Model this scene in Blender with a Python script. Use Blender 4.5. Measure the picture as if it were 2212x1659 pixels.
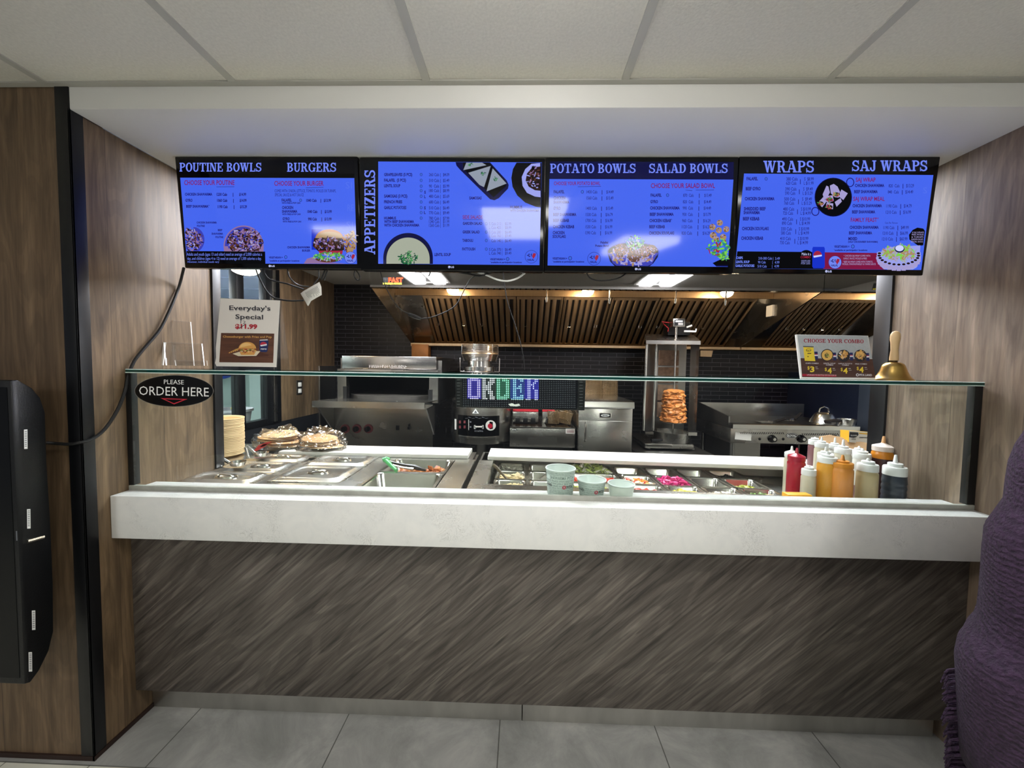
import bpy, bmesh, math, random
from mathutils import Vector, Matrix, Euler, noise as mnoise
for o in list(bpy.data.objects): bpy.data.objects.remove(o)
SC = bpy.context.scene
C = SC.collection
PI = math.pi
random.seed(7)

# ------------------------------------------------------------------ camera
FPX = 820.0; CX = 1106.0; CY = 829.5; EYE = 1.4
yaw, pitch, roll = (math.radians(a) for a in (-1.49, -2.73, 0.85))
FWD = Vector((math.sin(yaw)*math.cos(pitch), math.cos(yaw)*math.cos(pitch), math.sin(pitch)))
_r = Vector((math.cos(yaw), -math.sin(yaw), 0)); _u = _r.cross(FWD)
RGT = math.cos(roll)*_r + math.sin(roll)*_u
UPV = -math.sin(roll)*_r + math.cos(roll)*_u
cd = bpy.data.cameras.new('camera'); cam = bpy.data.objects.new('camera', cd); C.objects.link(cam)
cd.sensor_fit = 'HORIZONTAL'; cd.sensor_width = 36.0; cd.lens = FPX/2212*36.0; cd.clip_start = 0.02
cam.matrix_world = Matrix(((RGT.x, UPV.x, -FWD.x, 0), (RGT.y, UPV.y, -FWD.y, 0), (RGT.z, UPV.z, -FWD.z, EYE), (0, 0, 0, 1)))
SC.camera = cam

def ray(x, y):
    d = FWD + RGT*((x-CX)/FPX) - UPV*((y-CY)/FPX)
    return d/d.y
ORG = Vector((0, 0, EYE))
def at(x, y, Y): return ORG + ray(x, y)*Y                     # photo pixel -> point at depth Y
def atz(x, y, z): d = ray(x, y); return ORG + d*((z-EYE)/d.z)  # photo pixel -> point at height z
def atx(x, y, X): d = ray(x, y); return ORG + d*(X/d.x)

# ------------------------------------------------------------------ render look
SC.view_settings.view_transform = 'Standard'; SC.view_settings.look = 'None'
SC.view_settings.gamma = 1.0; SC.view_settings.use_curve_mapping = False
SC.view_settings.exposure = 0.0
W = bpy.data.worlds.new('world'); SC.world = W; W.use_nodes = True
W.node_tree.nodes['Background'].inputs[0].default_value = (0.80, 0.86, 1.0, 1)
W.node_tree.nodes['Background'].inputs[1].default_value = 0.14
L_CUST = 20.5     # customer ceiling panel and the two added fill panels
L_KIT = 82.0      # kitchen ceiling tubes
L_HOOD = 125.0     # warm hood bulbs
L_DOME = 90.0     # warm dome lamp on the left
L_ROOM = 40.0      # store room behind the window

# ------------------------------------------------------------------ materials
def lin(c): return tuple((v/12.92 if v <= 0.04045 else ((v+0.055)/1.055)**2.4) for v in c)
def col(h):
    if isinstance(h, str):
        h = h.lstrip('#'); h = tuple(int(h[i:i+2], 16)/255 for i in (0, 2, 4))
    return lin(h)+(1.0,)
MATS = {}
def mat(name, c='808080', rough=0.5, metal=0.0, emit=None, estr=0.0, trans=0.0, alpha=1.0, spec=0.5, bump=0.0, bscale=60.0, var=0.0, vscale=6.0, stretch=(1, 1, 1), coat=0.0, ior=1.45):
    if name in MATS: return MATS[name]
    m = bpy.data.materials.new(name); m.use_nodes = True; MATS[name] = m
    nt = m.node_tree; b = nt.nodes['Principled BSDF']
    b.inputs['Base Color'].default_value = col(c); b.inputs['Roughness'].default_value = rough
    b.inputs['Metallic'].default_value = metal; b.inputs['Alpha'].default_value = alpha
    b.inputs['Transmission Weight'].default_value = trans; b.inputs['IOR'].default_value = ior
    b.inputs['Specular IOR Level'].default_value = spec; b.inputs['Coat Weight'].default_value = coat
    if emit is not None:
        b.inputs['Emission Color'].default_value = col(emit); b.inputs['Emission Strength'].default_value = estr
    if bump or var:
        tc = nt.nodes.new('ShaderNodeTexCoord'); mp = nt.nodes.new('ShaderNodeMapping')
        mp.inputs['Scale'].default_value = stretch; nt.links.new(tc.outputs['Object'], mp.inputs[0])
    if var:
        n = nt.nodes.new('ShaderNodeTexNoise'); n.inputs['Scale'].default_value = vscale; n.inputs['Detail'].default_value = 6
        nt.links.new(mp.outputs[0], n.inputs['Vector'])
        r = nt.nodes.new('ShaderNodeValToRGB'); cc = col(c)
        r.color_ramp.elements[0].position = 0.3; r.color_ramp.elements[1].position = 0.7
        r.color_ramp.elements[0].color = tuple(max(0, v*(1-var)) for v in cc[:3])+(1,)
        r.color_ramp.elements[1].color = tuple(min(1, v*(1+var)) for v in cc[:3])+(1,)
        nt.links.new(n.outputs['Fac'], r.inputs[0]); nt.links.new(r.outputs[0], b.inputs['Base Color'])
    if bump:
        n2 = nt.nodes.new('ShaderNodeTexNoise'); n2.inputs['Scale'].default_value = bscale; n2.inputs['Detail'].default_value = 4
        nt.links.new(mp.outputs[0], n2.inputs['Vector'])
        bp = nt.nodes.new('ShaderNodeBump'); bp.inputs['Strength'].default_value = bump; bp.inputs['Distance'].default_value = 0.004
        nt.links.new(n2.outputs['Fac'], bp.inputs['Height']); nt.links.new(bp.outputs[0], b.inputs['Normal'])
    return m

class NT:                                                     # tiny node graph helper
    def __init__(s, name):
        s.m = bpy.data.materials.new(name); s.m.use_nodes = True; MATS[name] = s.m
        s.nt = s.m.node_tree; s.b = s.nt.nodes['Principled BSDF']
    def n(s, t, ins=None, **kw):
        x = s.nt.nodes.new(t)
        for k, v in kw.items(): setattr(x, k, v)
        for k, v in (ins or {}).items():
            if isinstance(v, bpy.types.NodeSocket): s.nt.links.new(v, x.inputs[k])
            else: x.inputs[k].default_value = v
        return x
    def ramp(s, fac, stops):
        r = s.n('ShaderNodeValToRGB', {0: fac}); e = r.color_ramp.elements
        while len(e) < len(stops): e.new(0.5)
        for i, (p, c) in enumerate(stops): e[i].position = p; e[i].color = col(c) if not isinstance(c, float) else (c, c, c, 1)
        return r.outputs[0]
    def mix(s, fac, a, b, mode='MIX'):
        x = s.n('ShaderNodeMix', data_type='RGBA', blend_type=mode)
        for k, v in ((0, fac), (6, a), (7, b)):
            if isinstance(v, bpy.types.NodeSocket): s.nt.links.new(v, x.inputs[k])
            else: x.inputs[k].default_value = v if k == 0 else (col(v) if isinstance(v, str) else v)
        return x.outputs[2]
    def math(s, op, a, b=0.0):
        x = s.n('ShaderNodeMath', {0: a, 1: b}, operation=op); return x.outputs[0]
    def out(s, sock, to='Base Color'): s.nt.links.new(sock, s.b.inputs[to])
    def bump(s, h, st=0.3, d=0.003):
        x = s.n('ShaderNodeBump', {'Strength': st, 'Distance': d, 'Height': h}); s.nt.links.new(x.outputs[0], s.b.inputs['Normal'])

def wood(name, dark, mid, light, along, across, plank=0.19, rough=0.55, rot=0.0, gscale=1.0, pvar=0.5, fx=1.3, vein=0.80, fl=0.80, ring=0.78):
    g = NT(name)
    tc = g.n('ShaderNodeTexCoord'); sx = g.n('ShaderNodeSeparateXYZ', {0: tc.outputs['Object']})
    ax = {'X': sx.outputs[0], 'Y': sx.outputs[1], 'Z': sx.outputs[2]}
    a, c = ax[along], ax[across]
    if rot:
        a2 = g.math('ADD', g.math('MULTIPLY', a, math.cos(rot)), g.math('MULTIPLY', c, math.sin(rot)))
        c2 = g.math('SUBTRACT', g.math('MULTIPLY', c, math.cos(rot)), g.math('MULTIPLY', a, math.sin(rot)))
        a, c = a2, c2
    pid = g.math('FLOOR', g.math('DIVIDE', c, plank))
    wn = g.n('ShaderNodeTexWhiteNoise', {'W': pid}, noise_dimensions='1D').outputs[0]
    off = g.math('MULTIPLY', wn, 7.3)
    v = g.n('ShaderNodeCombineXYZ', {0: g.math('ADD', g.math('MULTIPLY', a, 1.3*gscale), off), 1: g.math('MULTIPLY', c, 11.0*gscale*fx), 2: off}).outputs[0]
    n1 = g.n('ShaderNodeTexNoise', {'Vector': v, 'Scale': 1.0, 'Detail': 7.0, 'Roughness': 0.62, 'Distortion': 1.4}).outputs['Fac']
    v2 = g.n('ShaderNodeCombineXYZ', {0: g.math('MULTIPLY', a, 6.0*gscale), 1: g.math('MULTIPLY', c, 120.0*gscale), 2: off}).outputs[0]
    n2 = g.n('ShaderNodeTexNoise', {'Vector': v2, 'Scale': 1.0, 'Detail': 3.0}).outputs['Fac']
    v3 = g.n('ShaderNodeCombineXYZ', {0: g.math('MULTIPLY', a, 1.15), 1: g.math('MULTIPLY', c, 5.0), 2: off}).outputs[0]
    n3 = g.n('ShaderNodeTexNoise', {'Vector': v3, 'Scale': 1.0, 'Detail': 2.0}).outputs['Fac']
    rings = g.math('SINE', g.math('MULTIPLY', n3, 70.0))
    base = g.ramp(n1, [(0.30, dark), (0.50, mid), (0.72, light)])
    fine = g.ramp(n2, [(0.30, fl), (0.68, 1.08)])
    k = g.mix(1.0, base, fine, 'MULTIPLY')
    v4 = g.n('ShaderNodeCombineXYZ', {0: g.math('MULTIPLY', a, 2.6), 1: g.math('MULTIPLY', c, 52.0), 2: off}).outputs[0]
    n4 = g.n('ShaderNodeTexNoise', {'Vector': v4, 'Scale': 1.0, 'Detail': 5.0, 'Distortion': 2.2}).outputs['Fac']
    k = g.mix(1.0, k, g.ramp(n4, [(0.30, vein), (0.46, 1.0)]), 'MULTIPLY')
    rg = g.ramp(rings, [(0.0, ring), (0.45, 1.0)])
    k = g.mix(0.7, k, rg, 'MULTIPLY')
    pv = g.ramp(wn, [(0.0, 1.0-pvar*0.5), (1.0, 1.0+pvar*0.25)])
    k = g.mix(1.0, k, pv, 'MULTIPLY')
    fr = g.math('ABSOLUTE', g.math('SUBTRACT', g.math('FRACT', g.math('DIVIDE', c, plank)), 0.5))
    seam = g.math('GREATER_THAN', fr, 0.494)
    k = g.mix(g.math('MULTIPLY', seam, 0.45), k, '1c120c')
    g.out(k); g.b.inputs['Roughness'].default_value = rough
    g.bump(n2, 0.15, 0.001)
    return g.m
wood('wood_wall', '4e3d2b', '6b573f', '846c51', 'Z', 'Y')
wood('wood_wall_front', '4f3e2c', '6b563f', '826b52', 'Z', 'X', 0.30)
wood('wood_panel_dark', '463f39', '686059', '7f7870', 'X', 'Z', 0.62, 0.5, math.radians(42), 1.0, 0.15, 2.2, 0.45, 0.58, 0.68)
wood('wood_wall_right', '5c4c3e', '776655', '8f7e6d', 'Z', 'Y', 0.21)

def quartz(name):
    g = NT(name); tc = g.n('ShaderNodeTexCoord').outputs['Object']
    n = g.n('ShaderNodeTexNoise', {'Vector': tc, 'Scale': 15.0, 'Detail': 6.0, 'Distortion': 1.5})
    w = g.n('ShaderNodeVectorMath', {0: tc, 1: n.outputs['Color']}, operation='ADD').outputs[0]
    vo = g.n('ShaderNodeTexVoronoi', {'Vector': w, 'Scale': 12.0}, feature='DISTANCE_TO_EDGE').outputs[0]
    vein = g.ramp(vo, [(0.0, 1.0), (0.05, 0.0)])
    msk = g.n('ShaderNodeTexNoise', {'Vector': tc, 'Scale': 9.0, 'Detail': 3.0}).outputs['Fac']
    mk = g.ramp(msk, [(0.48, 0.0), (0.66, 0.6)])
    f = g.math('MULTIPLY', vein, mk)
    base = g.ramp(n.outputs['Fac'], [(0.3, 'e2e3e1'), (0.7, 'e9e9e6')])
    g.out(g.mix(f, base, '7c7c76')); g.b.inputs['Roughness'].default_value = 0.22
    return g.m
quartz('quartz')

def brick(name):
    g = NT(name); tc = g.n('ShaderNodeTexCoord').outputs['Object']
    s = g.n('ShaderNodeSeparateXYZ', {0: tc})
    v = g.n('ShaderNodeCombineXYZ', {0: s.outputs[0], 1: s.outputs[2], 2: 0.0}).outputs[0]
    b = g.n('ShaderNodeTexBrick', {'Vector': v, 'Color1': col('070609'), 'Color2': col('0e0c10'), 'Mortar': col('3a3a3e'), 'Scale': 1.0, 'Mortar Size': 0.0028, 'Brick Width': 0.188, 'Row Height': 0.0445, 'Bias': 0.0})
    g.out(b.outputs['Color']); g.b.inputs['Roughness'].default_value = 0.38; g.b.inputs['Specular IOR Level'].default_value = 0.3
    g.bump(g.math('SUBTRACT', 1.0, b.outputs['Fac']), 0.5, 0.003)
    return g.m
brick('black_brick')

def steel(name, c='b9b6b0', rough=0.28, ax=(2, 2, 90), var=0.12, rv=0.22):
    g = NT(name); tc = g.n('ShaderNodeTexCoord').outputs['Object']
    mp = g.n('ShaderNodeMapping', {0: tc, 'Scale': ax}).outputs[0]
    n = g.n('ShaderNodeTexNoise', {'Vector': mp, 'Scale': 3.0, 'Detail': 5.0}).outputs['Fac']
    sm = g.n('ShaderNodeTexNoise', {'Vector': tc, 'Scale': 5.0, 'Detail': 4.0}).outputs['Fac']
    cc = col(c)
    lo = tuple(v*(1-var) for v in cc[:3])+(1,); hi = tuple(min(1, v*(1+var)) for v in cc[:3])+(1,)
    g.out(g.mix(n, lo, hi)); g.b.inputs['Metallic'].default_value = 1.0
    rr = g.math('ADD', g.math('MULTIPLY', sm, rv), rough-rv/2); g.out(rr, 'Roughness')
    return g.m
steel('steel', 'd2d0cb', 0.27)
steel('steel_h', 'bdbab4', 0.25, (90, 2, 2))
steel('steel_dark', '8d8a86', 0.33)
steel('steel_warm', 'b09878', 0.42, (60, 2, 2), 0.25)
steel('steel_kick', 'c4c2bc', 0.42, (6, 2, 2), 0.25)
steel('steel_mirror', '908d88', 0.035, (60, 2, 2), 0.06, 0.03)
steel('steel_eq', 'aeaba6', 0.25, (2, 2, 90), 0.14)
steel('steel_eq_h', 'aeaba6', 0.24, (90, 2, 2), 0.14)
steel('steel_bright', 'd8d5cf', 0.20, (3, 3, 3))

def floor_mat():
    g = NT('floor_tile'); tc = g.n('ShaderNodeTexCoord').outputs['Object']
    s = g.n('ShaderNodeSeparateXYZ', {0: tc})
    n = g.n('ShaderNodeTexNoise', {'Vector': tc, 'Scale': 4.0, 'Detail': 9.0, 'Roughness': 0.68, 'Distortion': 0.6}).outputs['Fac']
    darkc = g.ramp(n, [(0.28, '7a7a78'), (0.5, '989895'), (0.75, 'b6b5b0')])
    lightc = g.ramp(n, [(0.28, 'd2d1c4'), (0.75, 'e6e5d8')])
    pd = g.math('ADD', g.math('MULTIPLY', s.outputs[0], 1.0), 0.46)
    gx = g.math('ABSOLUTE', g.math('SUBTRACT', g.math('FRACT', g.math('DIVIDE', g.math('ADD', s.outputs[0], 1.275), 0.605)), 0.5))
    jd = g.math('GREATER_THAN', gx, 0.4965)
    lx = g.math('ABSOLUTE', g.math('SUBTRACT', g.math('FRACT', g.math('DIVIDE', g.math('ADD', s.outputs[0], 0.27), 0.30)), 0.5))
    jl = g.math('GREATER_THAN', lx, 0.492)
    yl = g.math('LESS_THAN', s.outputs[1], 1.208)
    jrow = g.math('LESS_THAN', g.math('ABSOLUTE', g.math('SUBTRACT', s.outputs[1], 1.208)), 0.002)
    dk = g.mix(g.math('MULTIPLY', jd, 0.8), darkc, '34342f')
    lt = g.mix(g.math('MULTIPLY', jl, 0.7), lightc, '4c4b40')
    k = g.mix(yl, dk, lt); k = g.mix(g.math('MULTIPLY', jrow, 0.8), k, '3a3a34')
    g.out(k); g.b.inputs['Roughness'].default_value = 0.42
    g.bump(n, 0.08, 0.002)
floor_mat()

def thin_glass(name, tint, amount=1.0, rough=0.0, base=0.0):
    m = bpy.data.materials.new(name); m.use_nodes = True; MATS[name] = m; nt = m.node_tree
    nt.nodes.remove(nt.nodes['Principled BSDF']); out = nt.nodes['Material Output']
    t = nt.nodes.new('ShaderNodeBsdfTransparent'); t.inputs[0].default_value = tint+(1,)
    gl = nt.nodes.new('ShaderNodeBsdfGlossy'); gl.inputs['Roughness'].default_value = rough
    lw = nt.nodes.new('ShaderNodeLayerWeight'); lw.inputs[0].default_value = 0.5
    pw = nt.nodes.new('ShaderNodeMath'); pw.operation = 'POWER'; pw.inputs[1].default_value = 5.0
    mu = nt.nodes.new('ShaderNodeMath'); mu.operation = 'MULTIPLY_ADD'; mu.inputs[1].default_value = 0.7*amount; mu.inputs[2].default_value = 0.03*amount+base
    mx = nt.nodes.new('ShaderNodeMixShader')
    nt.links.new(lw.outputs['Facing'], pw.inputs[0]); nt.links.new(pw.outputs[0], mu.inputs[0]); nt.links.new(mu.outputs[0], mx.inputs[0])
    nt.links.new(t.outputs[0], mx.inputs[1]); nt.links.new(gl.outputs[0], mx.inputs[2]); nt.links.new(mx.outputs[0], out.inputs[0])
    return m
thin_glass('glass', (0.955, 0.985, 0.965), 0.9)
thin_glass('acrylic', (0.93, 0.94, 0.95), 1.0, 0.05, 0.03)
thin_glass('bag_film', (0.95, 0.95, 0.95), 2.2, 0.12, 0.10)

mat('plaster', 'd6d4cc', 0.85, bump=0.05, bscale=90)
mat('ceiling_tile', 'cbc8be', 0.9, bump=0.12, bscale=160, var=0.06, vscale=140)
mat('soffit_paint', 'd9d8d4', 0.45)
mat('tbar', 'aaa8a0', 0.6)
mat('black_trim', '08090c', 0.4)
mat('black_plastic', '0a0a0b', 0.35)
mat('black_gloss', '050506', 0.12)
mat('black_rubber', '0b0b0b', 0.6)
mat('dark_grey', '26272a', 0.4)
mat('mid_grey', '5a5c60', 0.5)
mat('white_plastic', 'e6e6e2', 0.35)
mat('white_paper', 'dcd8d0', 0.7)
mat('cutting_board', 'd9d6cf', 0.5, var=0.05, vscale=14)
mat('channel_metal', 'a3a49b', 0.4, 0.0, var=0.15, vscale=22)
mat('glass_edge', '0d4a42', 0.08, 0.0, trans=0.35, coat=0.5)
mat('painted_edge_glint', 'e2efe9', 0.2, 0.0)  # near-white colour stands in for the highlight on the glass edge
mat('mint_wall', 'c9d6cf', 0.8)
mat('pale_blue', 'b9bfe0', 0.8)
mat('light_tube', 'ffffff', 0.5, emit='f4f6ff', estr=L_KIT)
mat('light_panel', 'ffffff', 0.5, emit='f6f4f0', estr=L_CUST)
mat('room_panel', 'ffffff', 0.5, emit='eef1ff', estr=L_ROOM)
mat('hood_bulb', 'ffffff', 0.5, emit='ffe0b4', estr=L_HOOD)
mat('dome_bulb', 'ffffff', 0.5, emit='ffe2ba', estr=L_DOME)
mat('red', 'b3202c', 0.4); mat('brass', 'cdaa62', 0.28, 1.0); mat('pale_wood', 'd3b283', 0.5, var=0.1, vscale=20, stretch=(1, 1, .2))

# ------------------------------------------------------------------ mesh builder
class MB:
    def __init__(s): s.bm = bmesh.new()
    def _faces(s, fs, mi, sm=False):
        for f in fs: f.material_index = mi; f.smooth = sm
    def box(s, x0, y0, z0, x1, y1, z1, b=0.0, mi=0, seg=2):
        t = bmesh.new(); vs = [t.verts.new(p) for p in ((x0, y0, z0), (x1, y0, z0), (x1, y1, z0), (x0, y1, z0), (x0, y0, z1), (x1, y0, z1), (x1, y1, z1), (x0, y1, z1))]
        for q in ((0, 3, 2, 1), (4, 5, 6, 7), (0, 1, 5, 4), (1, 2, 6, 5), (2, 3, 7, 6), (3, 0, 4, 7)): t.faces.new([vs[i] for i in q])
        bmesh.ops.recalc_face_normals(t, faces=t.faces)
        if b: bmesh.ops.bevel(t, geom=list(t.edges), offset=b, segments=seg, profile=0.5, affect='EDGES')
        s.add(t, mi); return s
    def add(s, t, mi=0, M=None, keep=False):
        vm = {}
        for v in t.verts: vm[v] = s.bm.verts.new(M @ v.co if M else v.co)
        for f in t.faces:
            try:
                nf = s.bm.faces.new([vm[v] for v in f.verts]); nf.material_index = f.material_index if keep else mi; nf.smooth = f.smooth
            except ValueError: pass
        t.free(); return s
    def hexa(s, p, mi=0, b=0.0):                              # p: 4 front + 4 back corners
        t = bmesh.new(); vs = [t.verts.new(q) for q in p]
        for q in ((0, 1, 2, 3), (7, 6, 5, 4), (0, 4, 5, 1), (1, 5, 6, 2), (2, 6, 7, 3), (3, 7, 4, 0)): t.faces.new([vs[i] for i in q])
        bmesh.ops.recalc_face_normals(t, faces=t.faces)
        if b: bmesh.ops.bevel(t, geom=list(t.edges), offset=b, segments=2, profile=0.5, affect='EDGES')
        return s.add(t, mi)
    def poly(s, pts, mi=0):
        try: f = s.bm.faces.new([s.bm.verts.new(p) for p in pts]); f.material_index = mi
        except ValueError: pass
        return s
    def prism(s, pts, vec, mi=0, b=0.0):
        t = bmesh.new(); vec = Vector(vec); A = [t.verts.new(p) for p in pts]; B = [t.verts.new(Vector(p)+vec) for p in pts]; n = len(pts)
        t.faces.new(A); t.faces.new(B[::-1])
        for i in range(n): t.faces.new([A[i], A[(i+1) % n], B[(i+1) % n], B[i]])
        bmesh.ops.recalc_face_normals(t, faces=t.faces)
        if b: bmesh.ops.bevel(t, geom=list(t.edges), offset=b, segments=2, profile=0.5, affect='EDGES')
        return s.add(t, mi)
    def tube(s, pts, r, n=8, mi=0, closed=False, caps=True):
        pts = [Vector(p) for p in pts]; N = len(pts); rr = r if isinstance(r, (list, tuple)) else [r]*N
        rings = []; prev = None
        for i, p in enumerate(pts):
            if closed: t = pts[(i+1) % N]-pts[i-1]
            else: t = pts[min(i+1, N-1)]-pts[max(i-1, 0)]
            t.normalize()
            if prev is None:
                a = Vector((0, 0, 1)) if abs(t.z) < 0.9 else Vector((1, 0, 0)); u = t.cross(a).normalized()
            else:
                u = prev-t*prev.dot(t)
                u = u.normalized() if u.length > 1e-6 else t.orthogonal().normalized()
            prev = u; v = t.cross(u)
            rings.append([s.bm.verts.new(p+(u*math.cos(2*PI*k/n)+v*math.sin(2*PI*k/n))*rr[i]) for k in range(n)])
        for i in range(N if closed else N-1):
            A, B = rings[i], rings[(i+1) % N]
            for k in range(n):
                f = s.bm.faces.new([A[k], A[(k+1) % n], B[(k+1) % n], B[k]]); f.material_index = mi; f.smooth = True
        if caps and not closed:
            for R_ in (rings[0][::-1], rings[-1]):
                f = s.bm.faces.new(R_); f.material_index = mi
        return s
    def lathe(s, prof, c=(0, 0, 0), n=28, mi=0, M=None, mis=None):
        c = Vector(c); rings = []
        for r, z in prof:
            if r < 1e-6:
                p = Vector((0, 0, z)); rings.append([s.bm.verts.new((M @ p if M else p)+c)])
            else:
                ring = []
                for k in range(n):
                    p = Vector((r*math.cos(2*PI*k/n), r*math.sin(2*PI*k/n), z)); ring.append(s.bm.verts.new((M @ p if M else p)+c))
                rings.append(ring)
        for i in range(len(rings)-1):
            A, B = rings[i], rings[i+1]; m_ = mis[i] if mis else mi
            for k in range(n):
                if len(A) == 1 and len(B) == 1: continue
                if len(A) == 1: q = [A[0], B[(k+1) % n], B[k]]
                elif len(B) == 1: q = [A[k], A[(k+1) % n], B[0]]
                else: q = [A[k], A[(k+1) % n], B[(k+1) % n], B[k]]
                f = s.bm.faces.new(q); f.material_index = m_; f.smooth = True
        return s
    def cyl(s, p0, p1, r, n=20, mi=0, r1=None):
        p0 = Vector(p0); d = Vector(p1)-p0; q = d.to_track_quat('Z', 'Y').to_matrix(); L = d.length; r1 = r if r1 is None else r1
        return s.lathe([(0, 0), (r, 0), (r1, L), (0, L)], p0, n, mi, q)
    def sph(s, c, rx, ry=None, rz=None, n=16, m=10, mi=0, a0=-90, a1=90):
        ry = ry or rx; rz = rz or rx; M = Matrix.Diagonal((rx, ry, rz))
        return s.lathe([(math.cos(math.radians(a0+(a1-a0)*i/m)) if 0 < i < m or abs(abs(a0+(a1-a0)*i/m)-90) > 1 else 0, math.sin(math.radians(a0+(a1-a0)*i/m))) for i in range(m+1)], c, n, mi, M)
    def roundrect(s, x0, y0, x1, y1, r, k=4):
        P = []
        for cx, cy, a in ((x1-r, y1-r, 0), (x0+r, y1-r, 90), (x0+r, y0+r, 180), (x1-r, y0+r, 270)):
            for i in range(k+1): t = math.radians(a+90*i/k); P.append((cx+r*math.cos(t), cy+r*math.sin(t)))
        return P
    def loft(s, rings, mi=0, cap0=False, cap1=False, smooth=True):
        R_ = [[s.bm.verts.new(p) for p in r] for r in rings]; n = len(R_[0])
        for A, B in zip(R_, R_[1:]):
            for k in range(n):
                f = s.bm.faces.new([A[k], A[(k+1) % n], B[(k+1) % n], B[k]]); f.material_index = mi; f.smooth = smooth
        if cap0: f = s.bm.faces.new(R_[0][::-1]); f.material_index = mi
        if cap1: f = s.bm.faces.new(R_[-1]); f.material_index = mi
        return s

def finish(name, mb, mats, origin=(0, 0, 0), smooth=None, recalc=True):
    if recalc: bmesh.ops.recalc_face_normals(mb.bm, faces=mb.bm.faces)
    me = bpy.data.meshes.new(name)
    if origin is not None and tuple(origin) != (0, 0, 0): bmesh.ops.translate(mb.bm, verts=mb.bm.verts, vec=-Vector(origin))
    mb.bm.to_mesh(me); mb.bm.free()
    for m in (mats if isinstance(mats, (list, tuple)) else [mats]): me.materials.append(MATS[m] if isinstance(m, str) else m)
    if smooth:
        for p in me.polygons: p.use_smooth = True
        me.set_sharp_from_angle(angle=math.radians(smooth))
    else:
        me.set_sharp_from_angle(angle=math.radians(40))
    return me
def obj(name, mb, mats, parent=None, smooth=None, origin=None, recalc=True, label=None):
    """world-space builder -> one mesh object; with a parent the mesh is stored relative to the parent's base"""
    if parent is not None: base = WLOC[parent.name]
    else: base = Vector(origin) if origin is not None else Vector((0, 0, 0))
    o = bpy.data.objects.new(name, finish(name, mb, mats, base, smooth, recalc)); C.objects.link(o)
    if parent is not None: o.parent = parent; o.location = (0, 0, 0)
    else: o.location = base
    WLOC[o.name] = base.copy()
    if label: o['label'] = label
    return o
WLOC = {}
def tag(o, label, cat, group=None, kind=None):
    if label: o['label'] = label
    if cat: o['category'] = cat
    if group: o['group'] = group
    if kind: o['kind'] = kind
    return o
def thing(name, label, cat, loc=(0, 0, 0), group=None):
    o = bpy.data.objects.new(name, None); C.objects.link(o); o.location = loc; o.empty_display_size = 0.05
    WLOC[o.name] = Vector(loc); return tag(o, label, cat, group)
def struct(name, mb, mats, smooth=None):
    return tag(obj(name, mb, mats, smooth=smooth), None, None, None, 'structure')
def copy_tree(o, loc=None, parent=None):
    c = o.copy(); C.objects.link(c)
    if parent: c.parent = parent
    if loc is not None: c.location = loc
    for ch in list(o.children): copy_tree(ch, None, c)
    return c

# ------------------------------------------------------------------ lettering and flat pictures
_TC = {}
def glyphs(text, bold=0.0):
    k = (text, bold)
    if k in _TC: return _TC[k]
    cu = bpy.data.curves.new('t', 'FONT'); cu.body = text; cu.size = 1.0; cu.resolution_u = 2; cu.offset = bold
    ob = bpy.data.objects.new('t', cu); me = ob.to_mesh()
    V = [(v.co.x, v.co.y) for v in me.vertices]; F = [tuple(p.vertices) for p in me.polygons]
    ob.to_mesh_clear(); bpy.data.objects.remove(ob); bpy.data.curves.remove(cu)
    if V:
        x0 = min(v[0] for v in V); x1 = max(v[0] for v in V)
        V = [((x-x0)/(x1-x0), y/0.727) for x, y in V]           # width 0..1, cap height 1
    else: x0, x1 = 0, 1
    _TC[k] = (V, F, (x1-x0)/0.727); return _TC[k]

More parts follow.
